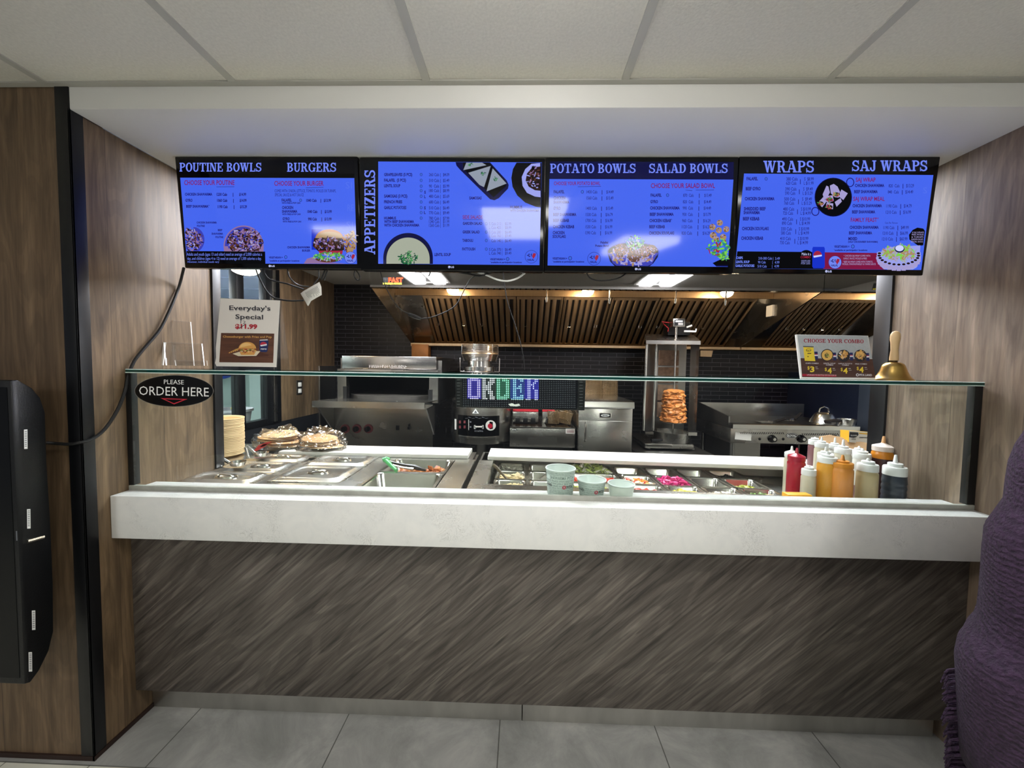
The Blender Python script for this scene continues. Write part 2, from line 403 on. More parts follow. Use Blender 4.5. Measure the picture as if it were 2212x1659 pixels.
def _R(a, b, c, d): return [(a, b), (c, b), (c, d), (a, d)]
def _A(cx, cy, rx, ry, a0, a1, tx, ty, n=12):
    o = [(cx+rx*math.cos(math.radians(a0+(a1-a0)*i/n)), cy+ry*math.sin(math.radians(a0+(a1-a0)*i/n))) for i in range(n+1)]
    q = [(cx+(rx-tx)*math.cos(math.radians(a0+(a1-a0)*i/n)), cy+(ry-ty)*math.sin(math.radians(a0+(a1-a0)*i/n))) for i in range(n+1)]
    return [[o[i], o[i+1], q[i+1], q[i]] for i in range(n)]
def _st(x, t=.2): return [_R(x, 0, x+t, 1), _R(x-.08, 0, x+t+.08, .11), _R(x-.08, .89, x+t+.08, 1)]
SLAB = {
 'P': (.76, _st(.08)+_A(.38, .72, .36, .28, -90, 90, .2, .11)+[_R(.2, .89, .4, 1), _R(.2, .44, .4, .55)]),
 'R': (.88, _st(.08)+_A(.38, .73, .34, .27, -90, 90, .2, .11)+[_R(.2, .89, .4, 1), _R(.2, .46, .4, .57), [(.36, .5), (.58, .5), (.82, 0), (.6, 0)], _R(.56, 0, .9, .11)]),
 'B': (.80, _st(.08)+_A(.38, .75, .31, .25, -90, 90, .2, .11)+_A(.38, .27, .37, .27, -90, 90, .2, .11)+[_R(.2, .89, .4, 1), _R(.2, .45, .4, .55), _R(.2, 0, .4, .11)]),
 'O': (.86, _A(.43, .5, .42, .52, 0, 360, .21, .11, 24)),
 'U': (.84, [_R(.08, .3, .28, 1), _R(0, .89, .36, 1), _R(.6, .3, .72, 1), _R(.52, .89, .82, 1)]+_A(.4, .3, .32, .32, 180, 360, .17, .12)),
 'T': (.82, [_R(.31, 0, .51, 1), _R(.2, 0, .62, .11), _R(0, .89, .82, 1), _R(0, .7, .1, 1), _R(.72, .7, .82, 1)]),
 'I': (.40, _st(.1)),
 'N': (.92, [_R(.08, 0, .18, 1), _R(.68, 0, .78, 1), [(.08, 1), (.32, 1), (.78, 0), (.56, 0)], _R(0, 0, .28, .11), _R(0, .89, .22, 1), _R(.58, .89, .9, 1)]),
 'E': (.78, _st(.08)+[_R(.2, .89, .7, 1), _R(.2, 0, .72, .11), _R(.2, .45, .5, .56), _R(.6, .7, .7, 1), _R(.63, 0, .73, .3), _R(.43, .36, .52, .66)]),
 'L': (.74, _st(.08)+[_R(.2, 0, .7, .11), _R(.6, 0, .7, .34)]),
 'W': (1.2, [[(.02, 1), (.25, 1), (.44, 0), (.28, 0)], [(.3, 0), (.42, 0), (.6, 1), (.5, 1)], [(.46, 1), (.68, 1), (.88, 0), (.7, 0)], [(.74, 0), (.86, 0), (1.1, 1), (.98, 1)], _R(-.04, .89, .32, 1), _R(.4, .89, .76, 1), _R(.9, .89, 1.18, 1)]),
 'S': (.76, _A(.36, .73, .33, .28, 20, 270, .18, .12)+_A(.36, .27, .37, .28, -155, 90, .18, .12)+[_R(.6, .64, .69, 1), _R(0, 0, .09, .36)]),
 'G': (.92, _A(.43, .5, .43, .52, 40, 330, .21, .11, 20)+[_R(.54, .36, .9, .46), _R(.64, .02, .82, .44), _R(.73, .66, .81, 1)]),
 'A': (.96, [[(.36, 1), (.56, 1), (.9, 0), (.66, 0)], [(.36, 1), (.46, 1), (.2, 0), (.08, 0)], _R(.2, .27, .68, .37), _R(-.02, 0, .3, .11), _R(.56, 0, .98, .11), _R(.28, .9, .5, 1)]),
 'D': (.84, _st(.08)+_A(.36, .5, .44, .5, -90, 90, .21, .11)+[_R(.2, .89, .4, 1), _R(.2, 0, .4, .11)]),
 'J': (.66, [_R(.34, .25, .54, 1), _R(.24, .89, .64, 1)]+_A(.27, .25, .27, .27, 180, 360, .18, .12)+[_R(0, .2, .16, .34)]),
 'Z': (.80, [_R(.02, .89, .72, 1), _R(.02, 0, .76, .11), [(.44, .9), (.72, .9), (.3, .1), (.02, .1)], _R(.02, .7, .11, 1), _R(.66, 0, .76, .3)]),
 'C': (.86, _A(.43, .5, .43, .52, 40, 320, .21, .11, 20)+[_R(.73, .66, .81, 1)]),
 'H': (.94, _st(.08)+_st(.6)+[_R(.2, .45, .7, .56)]),
 'M': (1.14, [_R(.08, 0, .18, 1), _R(.84, 0, 1.04, 1), [(.06, 1), (.3, 1), (.62, .12), (.48, 0)], [(.48, 0), (.6, .1), (.94, 1), (.84, 1)], _R(0, 0, .28, .11), _R(.76, 0, 1.12, .11), _R(0, .89, .2, 1), _R(.9, .89, 1.12, 1)]),
 'Y': (.9, [[(0, 1), (.24, 1), (.53, .46), (.32, .42)], [(.86, 1), (.74, 1), (.42, .46), (.52, .42)], _R(.33, 0, .53, .48), _R(.2, 0, .66, .11), _R(-.04, .89, .34, 1), _R(.6, .89, .94, 1)]),
 ' ': (.34, [])}
def slab_polys(text):
    x = 0; P = []
    for ch in text:
        w, ps = SLAB[ch]
        for p in ps: P.append([(x+a, b) for a, b in p])
        x += w+.05
    return P, x-.05

class Pic:
    """flat picture: coloured patches laid on a surface; mp(u, v, lift) gives the point"""
    def __init__(s, mp, step=0.00025): s.mp = mp; s.mb = MB(); s.mats = []; s.step = step; s.k = 0
    def mi(s, m):
        if m not in s.mats: s.mats.append(m)
        return s.mats.index(m)
    def poly(s, pts, m, lv):
        s.mb.poly([s.mp(u, v, lv*s.step) for u, v in pts], s.mi(m))
    def rect(s, a, b, c, d, m, lv): s.poly([(a, b), (c, b), (c, d), (a, d)], m, lv)
    def ell(s, cx, cy, rx, ry, m, lv, a0=0, a1=360, n=28):
        s.poly([(cx+rx*math.cos(math.radians(a0+(a1-a0)*i/n)), cy+ry*math.sin(math.radians(a0+(a1-a0)*i/n))) for i in range(n if a1-a0 == 360 else n+1)], m, lv)
    def ring(s, cx, cy, rx, ry, t, m, lv, a0=0, a1=360, n=28):
        for q in _A(cx, cy, rx, ry, a0, a1, t, t, n): s.poly(q, m, lv)
    def text(s, x0, y, x1, cap, t, m, lv=3, bold=0.0, dy=0.0, up=False):
        V, F, w = glyphs(t, bold)
        if x1 is None: x1 = x0+w*cap
        mi = s.mi(m); L = lv*s.step
        vs = [s.mb.bm.verts.new(s.mp(x0+(x1-x0)*a, y+dy*a-cap*b, L)) for a, b in V]
        for f in F:
            try: q = s.mb.bm.faces.new([vs[i] for i in f]); q.material_index = mi
            except ValueError: pass
    def slab(s, x0, y, x1, cap, t, m, lv=3, dy=0.0, vert=False):
        P, w = slab_polys(t)
        for p in P:
            if vert: s.poly([(y-cap+cap*(1-b), x0+(x1-x0)*a/w) for a, b in p] if False else [(y-cap*b, x0+(x1-x0)*a/w) for a, b in p], m, lv)
            else: s.poly([(x0+(x1-x0)*a/w, y+dy*a/w-cap*b) for a, b in p], m, lv)
    def food(s, cx, cy, rx, ry, mats, n, sz, lv, seed=1, clip=None, el=2.0):
        R = random.Random(seed)
        for i in range(n):
            a = R.uniform(0, 2*PI); r = math.sqrt(R.random()); x = cx+rx*r*math.cos(a); y = cy+ry*r*math.sin(a)
            t = R.uniform(0, PI); w = sz*R.uniform(.4, 1.2)*el; h = sz*R.uniform(.3, .7)
            if clip and not clip(x, y): continue
            pts = [(x+w*c*math.cos(t)-h*d*math.sin(t), y+w*c*math.sin(t)+h*d*math.cos(t)) for c, d in ((-.5, -.2), (-.1, -.5), (.5, -.3), (.4, .4), (-.3, .5))]
            s.poly(pts, R.choice(mats), lv+0.15*(i % 7))
    def obj(s, name, parent=None, label=None, origin=None): return obj(name, s.mb, s.mats, parent, origin=origin, recalc=False, label=label)

EB = 1.0   # screen brightness
def em(name, c, rough=0.07, k=1.0):
    n = 'lit_'+name
    return n if n in MATS else (mat(n, '000000', rough, emit=c, estr=EB*k, spec=0.35), n)[1]
em('blue', '4566ee'); em('blue_hi', '5f80f6'); em('ink', '1b1470'); em('head', '7186f2'); em('wine', '7a1a68'); em('black', '020204')
em('navy', '07083f'); em('lilac', '9aa0ea'); em('redband', '7c1440'); em('canblue', '1430c8'); em('cream', 'a59cd0'); em('tan', 'a98a5e')
em('brown', '5a3424'); em('dkbrown', '24120e'); em('orange', 'b0703a'); em('green', '3f8f4e'); em('lime', '7ed047'); em('dkgreen', '0d4a35')
em('soup', 'a5ab9a'); em('pastry', '8f98a8'); em('red', 'a02440'); em('white', 'cdd3ff'); em('teal', '1d7fa0'); em('violet', '3a3fb4'); em('pink', '8f6f9e'); em('faint', '5472ef')

# ------------------------------------------------------------------ setting
m = MB(); m.box(-4.6, -2.8, -0.05, 4.2, 5.8, 0.0); struct('floor', m, 'floor_tile')
m = MB(); m.box(-3.4, -2.8, 2.278, 3.4, 1.23, 2.34); struct('ceiling', m, 'ceiling_tile')
m = MB()
for i in range(-5, 6): x = -0.31+0.61*i-0.0; m.box(x-0.012, -2.8, 2.274, x+0.012, 1.225, 2.2779)
for y in (0.005, -1.215, -2.435): m.box(-3.4, y-0.012, 2.2745, 3.4, y+0.012, 2.2778)
m.box(-3.2, 1.205, 2.2735, 3.2, 1.2245, 2.2777); struct('trim_1', m, 'tbar')
m = MB(); m.box(-1.4735, 1.225, 2.205, 3.2, 1.80, 2.40, 0.004); struct('wall_bulkhead', m, 'soffit_paint')
m = MB(); m.box(-2.2, 1.80, 2.275, 3.5, 4.25, 2.34); struct('ceiling_kitchen', m, mat('kitchen_ceiling', '8f8d86', .9))
m = MB(); m.box(-3.4, 1.2275, 0, -1.50, 1.347, 2.278); struct('wall_left_front', m, 'wood_wall_front')
m = MB(); m.box(-1.50, 1.2275, 0, -1.475, 1.775, 2.205); struct('wall_left', m, 'wood_wall')
m = MB(); m.box(-2.2, 1.64, 0, -1.50, 1.775, 2.275); struct('wall_left_return', m, 'plaster')
m = MB(); m.box(-1.516, 1.2215, 0.018, -1.470, 1.2275, 2.278, 0.001); m.box(-1.475, 1.2215, 0.018, -1.470, 1.262, 2.205, 0.001); struct('trim_2', m, 'black_trim')
m = MB(); m.box(-1.55, 1.772, 0, -1.466, 1.822, 2.205, 0.002); struct('trim_3', m, 'black_trim')
m = MB(); m.box(1.618, 1.15, 0, 1.70, 1.722, 2.205); struct('wall_right', m, 'wood_wall_right')
m = MB(); m.box(1.70, 1.60, 0, 3.5, 1.722, 2.275); struct('wall_right_return', m, 'plaster')
m = MB(); m.box(1.608, 1.718, 0, 1.70, 1.795, 2.275, 0.002); struct('trim_4', m, 'black_trim')
m = MB(); m.box(-3.4, 1.2215, 0, -1.468, 1.2275, 0.016); m.box(-1.475, 1.2215, 0, -1.469, 1.44, 0.016); struct('baseboard_left', m, mat('baseboard', '2a1a14', 0.6))
# kitchen shell
m = MB(); m.box(-2.15, 4.2, 0, 3.5, 4.3, 2.275); struct('wall_back', m, 'black_brick')
m = MB(); m.box(3.4, 1.72, 0, 3.5, 4.2, 2.275); struct('wall_kitchen_right', m, 'plaster')
m = MB(); m.box(-2.16, 1.775, 0, -2.10, 4.2, 0.885, 0); struct('wall_kitchen_left', m, mat('wainscot', '1f2023', 0.25))
m = MB(); m.box(-2.16, 3.24, 0.885, -2.10, 4.2, 2.275); struct('wall_kitchen_left_panel', m, 'wood_wall')
m = MB(); m.box(-2.104, 3.86, 0.0, -2.085, 4.198, 1.37, 0.002); struct('trim_5', m, 'steel_dark')
# window beside the plates: black frame with two panes, store room behind it
m = MB()
for y0, y1 in ((1.80, 2.44), (2.745, 2.815), (3.06, 3.24)): m.box(-2.15, y0, 0.885, -2.09, y1, 2.275, 0.003)
m.box(-2.15, 2.44, 0.885, -2.09, 3.06, 0.935, 0.003); m.box(-2.15, 2.44, 1.30, -2.09, 3.06, 1.395, 0.003); m.box(-2.15, 2.44, 2.22, -2.09, 3.06, 2.275)
win = struct('window_1', m, 'black_trim')
m = MB()
for y0, y1 in ((2.44, 2.745), (2.815, 3.06)):
    for z0, z1 in ((0.935, 1.30), (1.395, 2.22)): m.box(-2.124, y0, z0, -2.118, y1, z1)
obj('pane', m, 'glass', win)
m = MB(); m.box(-2.088, 3.13, 0.9, -2.075, 3.165, 2.27, 0.001); struct('trim_6', m, 'steel')
m = MB(); m.box(-4.2, 1.9, 0, -4.1, 5.7, 2.275); m.box(-4.1, 5.6, 0, -2.16, 5.7, 2.275); m.box(-4.1, 1.85, 0, -2.17, 1.95, 2.275); m.box(-2.17, 4.31, 0, -2.15, 5.6, 2.275); struct('wall_store_room', m, 'mint_wall')
m = MB(); m.box(-4.2, 1.85, 2.275, -2.16, 5.7, 2.32)
for y in (3.3, 3.9, 4.5, 5.1): m.box(-4.1, y, 2.270, -2.16, y+0.02, 2.276)
struct('ceiling_store_room', m, 'pale_blue')
# outlet, on the wood panel
o = thing('wall_outlet', 'white duplex outlet on the brown panel left of the pita oven', 'outlet', (-2.1, 3.52, 1.165))
m = MB(); m.box(-2.1, 3.475, 1.10, -2.094, 3.565, 1.235, 0.002); obj('cover_plate', m, 'steel_dark', o)
m = MB(); m.box(-2.094, 3.495, 1.115, -2.090, 3.545, 1.155, 0.002); m.box(-2.094, 3.495, 1.175, -2.090, 3.545, 1.215, 0.002); obj('socket_face', m, 'white_plastic', o)

# ------------------------------------------------------------------ ceiling lights
def troffer(name, label, x, y, w, l, z, tubes=False):
    t = thing(name, label, 'light', (x, y, z), None)
    m = MB(); f = 0.02
    for a, b, c, d in ((-w/2, -l/2, w/2, -l/2+f), (-w/2, l/2-f, w/2, l/2), (-w/2, -l/2+f, -w/2+f, l/2-f), (w/2-f, -l/2+f, w/2, l/2-f)):
        m.box(x+a, y+b, z-0.012, x+c, y+d, z)
    obj('frame', m, 'white_plastic', t)
    if tubes:
        m = MB(); m.box(x-w/2+f, y-l/2+f, z-0.004, x+w/2-f, y+l/2-f, z); obj('reflector', m, 'black_plastic', t)
        for s in (-1, 1):
            m = MB(); m.box(x+s*0.105-0.06, y-l/2+0.04, z-0.03, x+s*0.105+0.06, y+l/2-0.04, z-0.004, 0.004); obj('tube', m, 'light_tube', t)
    else:
        m = MB(); m.box(x-w/2+f, y-l/2+f, z-0.075, x+w/2-f, y+l/2-f, z, 0.01); obj('diffuser', m, 'light_panel', t)  # depth with glowing sides added to brighten the ceiling around it
troffer('ceiling_light', 'square ceiling light panel just above the viewer', 0.0, 0.36, 0.56, 0.60, 2.274)
troffer('ceiling_light', 'added fill light panel on the ceiling, behind the viewer to the left', -2.13, -1.95, 0.56, 1.15, 2.274)  # unseen panel, added as fill light
troffer('ceiling_light', 'added fill light panel on the ceiling, behind the viewer to the right', 1.22, -1.3, 0.56, 1.15, 2.274)  # second unseen panel, also added for fill
troffer('tube_light', 'twin tube kitchen ceiling light on the left', -0.98, 2.46, 0.42, 1.0, 2.274, True)
troffer('tube_light', 'twin tube kitchen ceiling light on the right', 1.36, 2.46, 0.42, 1.0, 2.274, True)
t = thing('ceiling_light', 'store room ceiling light panel behind the left window', 'light', (-3.4, 2.55, 2.27))
m = MB(); m.box(-3.7, 2.0, 2.262, -3.1, 3.1, 2.269); obj('diffuser', m, 'room_panel', t)
m = MB(); m.box(-3.72, 1.98, 2.2692, -3.08, 3.12, 2.2745); obj('frame', m, 'white_plastic', t)

# ------------------------------------------------------------------ service counter
ct = thing('service_counter', 'long service counter with thick white marbled slab and dark diagonal wood front', 'counter', (0.07, 1.55, 0))
m = MB(); m.box(-1.474, 1.305, 0.756, 1.616, 1.478, 0.912, 0.0025); obj('countertop', m, 'quartz', ct)
m = MB(); m.box(-1.474, 1.372, 0.125, 1.616, 1.43, 0.756, 0.001); obj('front_panel', m, 'wood_panel_dark', ct)
for a, b in ((-1.474, 0.02), (0.024, 1.60)):
    m = MB(); m.box(a, 1.4365, 0.0, b, 1.45, 0.125); obj('toe_kick', m, 'steel_kick', ct)
# sneeze guard
sg = thing('sneeze_guard', 'glass sneeze guard with flat glass top shelf standing on the white counter', 'glass guard', (0.07, 1.378, 0.912))
m = MB(); m.box(-1.452, 1.3695, 0.916, 1.588, 1.3785, 1.354, 0, 0)
for f in m.bm.faces:
    c = f.calc_center_median(); f.material_index = 0 if abs(c.y-1.3695) < 1e-4 or abs(c.y-1.3785) < 1e-4 or abs(c.z-1.135) < .05 else 1
obj('front_pane', m, ['glass', 'glass_edge'], sg)
m = MB(); m.box(-1.458, 1.358, 1.355, 1.604, 1.66, 1.367)
for f in m.bm.faces: f.material_index = 0 if abs(f.calc_center_median().z-1.361) > 0.004 else 1
obj('top_shelf', m, ['glass', 'glass_edge'], sg)
m = MB(); m.prism([(-1.458, 1.3579, 1.3655), (-1.458, 1.3565, 1.3662), (-1.458, 1.3595, 1.3682), (-1.458, 1.3625, 1.3671)], (3.062, 0, 0)); m.prism([(-1.458, 1.3579, 1.3565), (-1.458, 1.3565, 1.3555), (-1.458, 1.3575, 1.3535), (-1.458, 1.3605, 1.3549)], (3.062, 0, 0)); obj('painted_arris_glint', m, 'painted_edge_glint', sg)  # pale strips paint the highlight lines along the shelf edge
m = MB(); m.box(-1.470, 1.367, 0.912, 1.612, 1.381, 0.930, 0.001); obj('base_channel', m, 'channel_metal', sg)
for a, b in ((1.5885, 1.616), (-1.474, -1.4525)):
    m = MB(); m.box(a, 1.371, 0.9305, b, 1.395, 1.3545, 0.001); obj('end_gasket', m, 'black_rubber', sg)
# oval sticker on the pane
P = Pic(lambda u, v, l: at(u, v, 1.3692-l))
cx, cy = 376, 844.5
mat('sticker_black', '050505', 0.3); mat('sticker_white', 'f0f0ee', 0.4); mat('sticker_red', 'c03040', 0.4); mat('sticker_grey', '77736e', 0.4)
P.ell(cx, cy, 85.5, 34.3, 'sticker_grey', 0, n=48); P.ell(cx, cy, 84.3, 33.3, 'sticker_black', 1, n=48)
P.text(354, 829.5, 397, 10, 'PLEASE', 'sticker_white', 3, 0.0, 1.0)
P.text(300.5, 853, 451, 20, 'ORDER HERE', 'sticker_white', 3, 0.0, 3.5)
a = [(347, 860), (405, 862), (376, 873.5)]; b_ = [(355.5, 862.2), (396, 863.6), (375.8, 871.2)]
for i in range(3): P.poly([a[i], a[(i+1) % 3], b_[(i+1) % 3], b_[i]], 'sticker_red', 3)
P.obj('order_sticker', sg, 'black oval sticker reading PLEASE ORDER HERE')

# ------------------------------------------------------------------ menu screens
def screen_map(c, Yt, Yb):
    TL, TR, BR, BL = at(*c[0], Yt), at(*c[1], Yt), at(*c[2], Yb), at(*c[3], Yb)
    n = (TR-TL).cross(BL-TL).normalized()
    if n.y > 0: n = -n
    return TL, TR, BR, BL, n
def tv(label, corners, tilt):
    Yt, Yb = 1.50, 1.50+tilt
    TL, TR, BR, BL, n = screen_map(corners, Yt, Yb)
    zt = (TL.z+TR.z)/2
    t = thing('television', label, 'television', ((TL.x+TR.x)/2, 1.53, BL.z), 'row of menu screens under the ceiling')
    back = -n*0.045
    m = MB(); m.hexa([TL, TR, BR, BL, TL+back, TR+back, BR+back, BL+back], 0, 0.004)
    c0 = (TL+TR+BR+BL)/4; e = (TR-TL)*0.28; f_ = (BL-TL)*0.28
    q = [c0-e-f_, c0+e-f_, c0+e+f_, c0-e+f_]; m.hexa([p+back for p in q]+[p+back*1.8 for p in q], 0, 0.004)
    obj('casing', m, 'black_gloss', t)
    m = MB(); cc = c0+back*1.8
    m.box(cc.x-0.04, cc.y-0.01, cc.z-0.05, cc.x+0.04, cc.y+0.03, 2.205); obj('mount', m, 'black_plastic', t)
    p0 = TL-n*0
    def mp(u, v, l):
        d = ray(u, v); k = (TL-ORG).dot(n)/d.dot(n); return ORG+d*k+n*(l+0.0006)
    return t, mp
def zoomed(mp, ox, oy, s): return lambda u, v, l: mp(ox+u/s, oy+v/s, l)
def rows(P, rs, m='lit_ink', bold=0.034):
    for r in rs: P.text(r[0], r[1], r[2], r[3], r[4], r[5] if len(r) > 5 else m, 3, r[6] if len(r) > 6 else bold, r[7] if len(r) > 7 else 0.0)
def veg(P, x, y, r=15):
    P.ring(x, y, r, r*1.15, r*.28, 'lit_ink', 3, n=14); P.text(x-r*.45, y+r*.6, x+r*.45, r*1.2, 'V', 'lit_teal', 3, .02)
def logo(P, x, y):
    P.ell(x, y, 13, 13, 'lit_white', 3, n=14); P.text(x+19, y+10, x+54, 20, 'LG', 'lit_white', 3, .03); P.ring(x, y, 8, 8, 3, 'lit_black', 4, 0, 270, 8)
def halal(P, x, y, r, fill):
    if fill: P.ell(x, y, r, r, 'lit_head', 2.2, n=30)
    P.ring(x, y, r, r, r*.05, 'lit_ink', 3, n=30)
    P.text(x-r*.6, y+r*.62, x+r*.45, r*.32, 'HALAL', 'lit_ink', 3, .03)
    P.poly([(x+r*.1, y-r*.1), (x+r*.3, y-r*.55), (x+r*.7, y-r*.5), (x+r*.62, y-r*.1), (x+r*.3, y+r*.35)], 'lit_red', 3)
    for dx, dy, w in ((-.5, -.2, .4), (-.35, -.38, .25), (-.3, -.05, .3), (-.05, -.3, .1)): P.ell(x+dx*r, y+dy*r, w*r*.5, r*.08, 'lit_ink', 3, n=8)
    P.rect(x-r*.02, y-r*.5, x+r*.06, y, 'lit_ink', 3)
def under(P, x0, y0, x1, y1, t=4, m='lit_ink'): P.poly([(x0, y0), (x1, y1), (x1-6, y1+t), (x0+8, y0+t)], m, 3)
MEAT = ['lit_dkbrown', 'lit_brown', 'lit_cream', 'lit_violet', 'lit_dkbrown', 'lit_pink', 'lit_brown', 'lit_dkbrown', 'lit_pink']
def pepsi(P, x, y, w, h, sk=0.0):
    P.poly([(x+w*.06, y), (x+w*.94, y), (x+w, y+h*.08), (x+w, y+h*.92), (x+w*.92, y+h), (x+w*.08, y+h), (x, y+h*.92), (x, y+h*.08)], 'lit_canblue', 2)
    P.ell(x+w*.42, y+h*.4, w*.34, h*.21, 'lit_white', 3, n=20); P.ell(x+w*.42, y+h*.4, w*.34, h*.21, 'lit_red', 3.4, 175, 350, 14); P.ell(x+w*.42, y+h*.4, w*.34, h*.21, 'lit_canblue', 3.5, 10, 150, 12)

# --- screen 1
t, mp = tv('menu screen headed POUTINE BOWLS and BURGERS', ((377, 338), (772, 337.5), (781, 582), (399, 579)), 0.05)
P = Pic(zoomed(mp, 360, 320, 5.144))
P.poly([(152, 329), (2086, 333), (2116, 1288), (228, 1280)], 'lit_blue', 0)
P.poly([(140, 130), (2080, 130), (2086, 331), (152, 327)], 'lit_black', 0)
P.slab(146, 262, 1058, 98, 'POUTINE BOWLS', 'lit_head', dy=0); P.slab(1340, 264, 1888, 100, 'BURGERS', 'lit_head')
rows(P, [(198, 410, 756, 54, 'CHOOSE YOUR POUTINE', 'lit_wine', .02), (1198, 418, 1746, 54, 'CHOOSE YOUR BURGER', 'lit_wine', .02),
 (206, 528, 510, 30, 'CHICKEN SHAWARMA'), (558, 530, 674, 32, '1230 Cals'), (738, 530, 744, 32, '|'), (808, 530, 886, 32, '$14.99'),
 (212, 596, 290, 32, 'GYRO'), (564, 597, 676, 32, '1060 Cals'), (742, 597, 748, 32, '|'), (814, 597, 890, 32, '$14.99'),
 (220, 662, 478, 30, 'BEEF SHAWARMA*'), (570, 667, 680, 32, '1190 Cals'), (748, 667, 754, 32, '|'), (818, 667, 894, 32, '$15.29'),
 (336, 838, 560, 22, 'CHICKEN SHAWARMA'), (340, 876, 426, 22, 'POUTINE'), (572, 922, 620, 22, 'BEEF'), (502, 962, 630, 22, 'SHAWARMA'), (546, 1000, 632, 22, 'POUTINE'),
 (1202, 492, 1884, 34, 'COMES WITH: ONION, LETTUCE, TOMATO, PICKLES OR TURNIPS,', 'lit_ink', .0), (1204, 536, 1524, 34, 'SPECIAL SAUCE & HOT SAUCE', 'lit_ink', .0),
 (1280, 594, 1392, 32, 'FALAFEL'), (1282, 619, 1486, 18, 'WITH FRIES & POP CAN'), (1554, 597, 1668, 32, '1040 Cals'), (1712, 597, 1718, 32, '|'), (1748, 597, 1828, 32, '$13.99'),
 (1284, 676, 1408, 32, 'CHICKEN'), (1284, 718, 1454, 30, 'SHAWARMA'), (1286, 744, 1490, 18, 'WITH FRIES & POP CAN'), (1566, 721, 1676, 32, '1040 Cals'), (1718, 721, 1724, 32, '|'), (1758, 721, 1836, 32, '$13.99'),
 (1290, 800, 1368, 30, 'GYRO'), (1292, 826, 1496, 18, 'WITH FRIES & POP CAN'), (1572, 804, 1670, 32, '990 Cals'), (1722, 804, 1728, 32, '|'), (1756, 804, 1834, 32, '$13.99'),
 (1342, 1114, 1598, 24, 'CHICKEN SHAWARMA'), (1508, 1150, 1598, 24, 'BURGER'), (1138, 1226, 1292, 22, 'VEGETARIAN ='), (1140, 1260, 1476, 18, '*available at participating locations')])
under(P, 552, 430, 758, 428); under(P, 1545, 440, 1746, 436)
veg(P, 1490, 580); veg(P, 1326, 1212, 17)
for a, b, s in ((1990, 450, 'SI'), (2010, 700, 'RE'), (2000, 890, 'SI')): P.text(a, b, a+70, 78, s, 'lit_faint', 1, -.01)
P.ell(300, 1020, 122, 142, 'lit_violet', 1.2, -90, 90, 20); P.food(222, 1020, 190, 128, MEAT, 330, 26, 1.5, 3, lambda x, y: x > 214+(y-890)*.07 and y < 1144, 1.8)
P.ell(856, 1090, 222, 230, 'lit_pink', 1, 180, 360, 30); P.poly([(634, 1090), (1078, 1090), (1078, 1150), (640, 1150)], 'lit_pink', 1)
P.ell(856, 1090, 208, 216, 'lit_violet', 1.2, 180, 360, 30); P.food(874, 1040, 192, 140, MEAT, 480, 28, 1.5, 4, lambda x, y: y < 1144, 1.8)
P.poly([(222, 1144), (1096, 1150), (1100, 1286), (228, 1284)], 'lit_black', 2.8)
rows(P, [(226, 1196, 1062, 36, 'Adults and youth (ages 13 and older) need an average of 2,000 calories a', 'lit_head', .0, 0), (232, 1242, 1056, 34, 'day, and children (ages 4 to 12) need an average of 1,500 calories a day.', 'lit_head', .0, 0), (236, 1274, 586, 22, 'However, individual needs vary', 'lit_head', .0)])
P.rect(1612, 902, 1720, 1130, 'lit_canblue', 1)
P.food(2040, 1040, 75, 110, ['lit_tan', 'lit_brown', 'lit_tan', 'lit_orange'], 70, 30, 1.1, 5, lambda x, y: x < 2104, 3)
P.ell(1810, 1010, 158, 108, 'lit_orange', 1.6, 180, 360, 24); P.ell(1810, 1000, 150, 70, 'lit_tan', 1.8, 180, 360, 20)
P.poly([(1640, 1000), (1960, 1000), (1975, 1130), (1900, 1160), (1690, 1150), (1625, 1090)], 'lit_dkbrown', 1.9); P.food(1800, 1065, 165, 70, MEAT, 170, 30, 2.0, 6, None, 1.6)
P.poly([(1690, 1140), (1960, 1140), (1950, 1180), (1700, 1180)], 'lit_red', 2); P.food(1800, 1205, 170, 46, ['lit_green', 'lit_lime', 'lit_cream', 'lit_green'], 110, 26, 2.3, 7, None, 1.6)
P.ell(1800, 1225, 150, 45, 'lit_brown', 2.2, 0, 180, 18)
P.poly([(1525, 1284), (1560, 1230), (1640, 1205), (1700, 1260), (2000, 1284)], 'lit_pink', 1.4)
halal(P, 2046, 1218, 68, True); logo(P, 1148, 1310)
P.obj('screen', t)

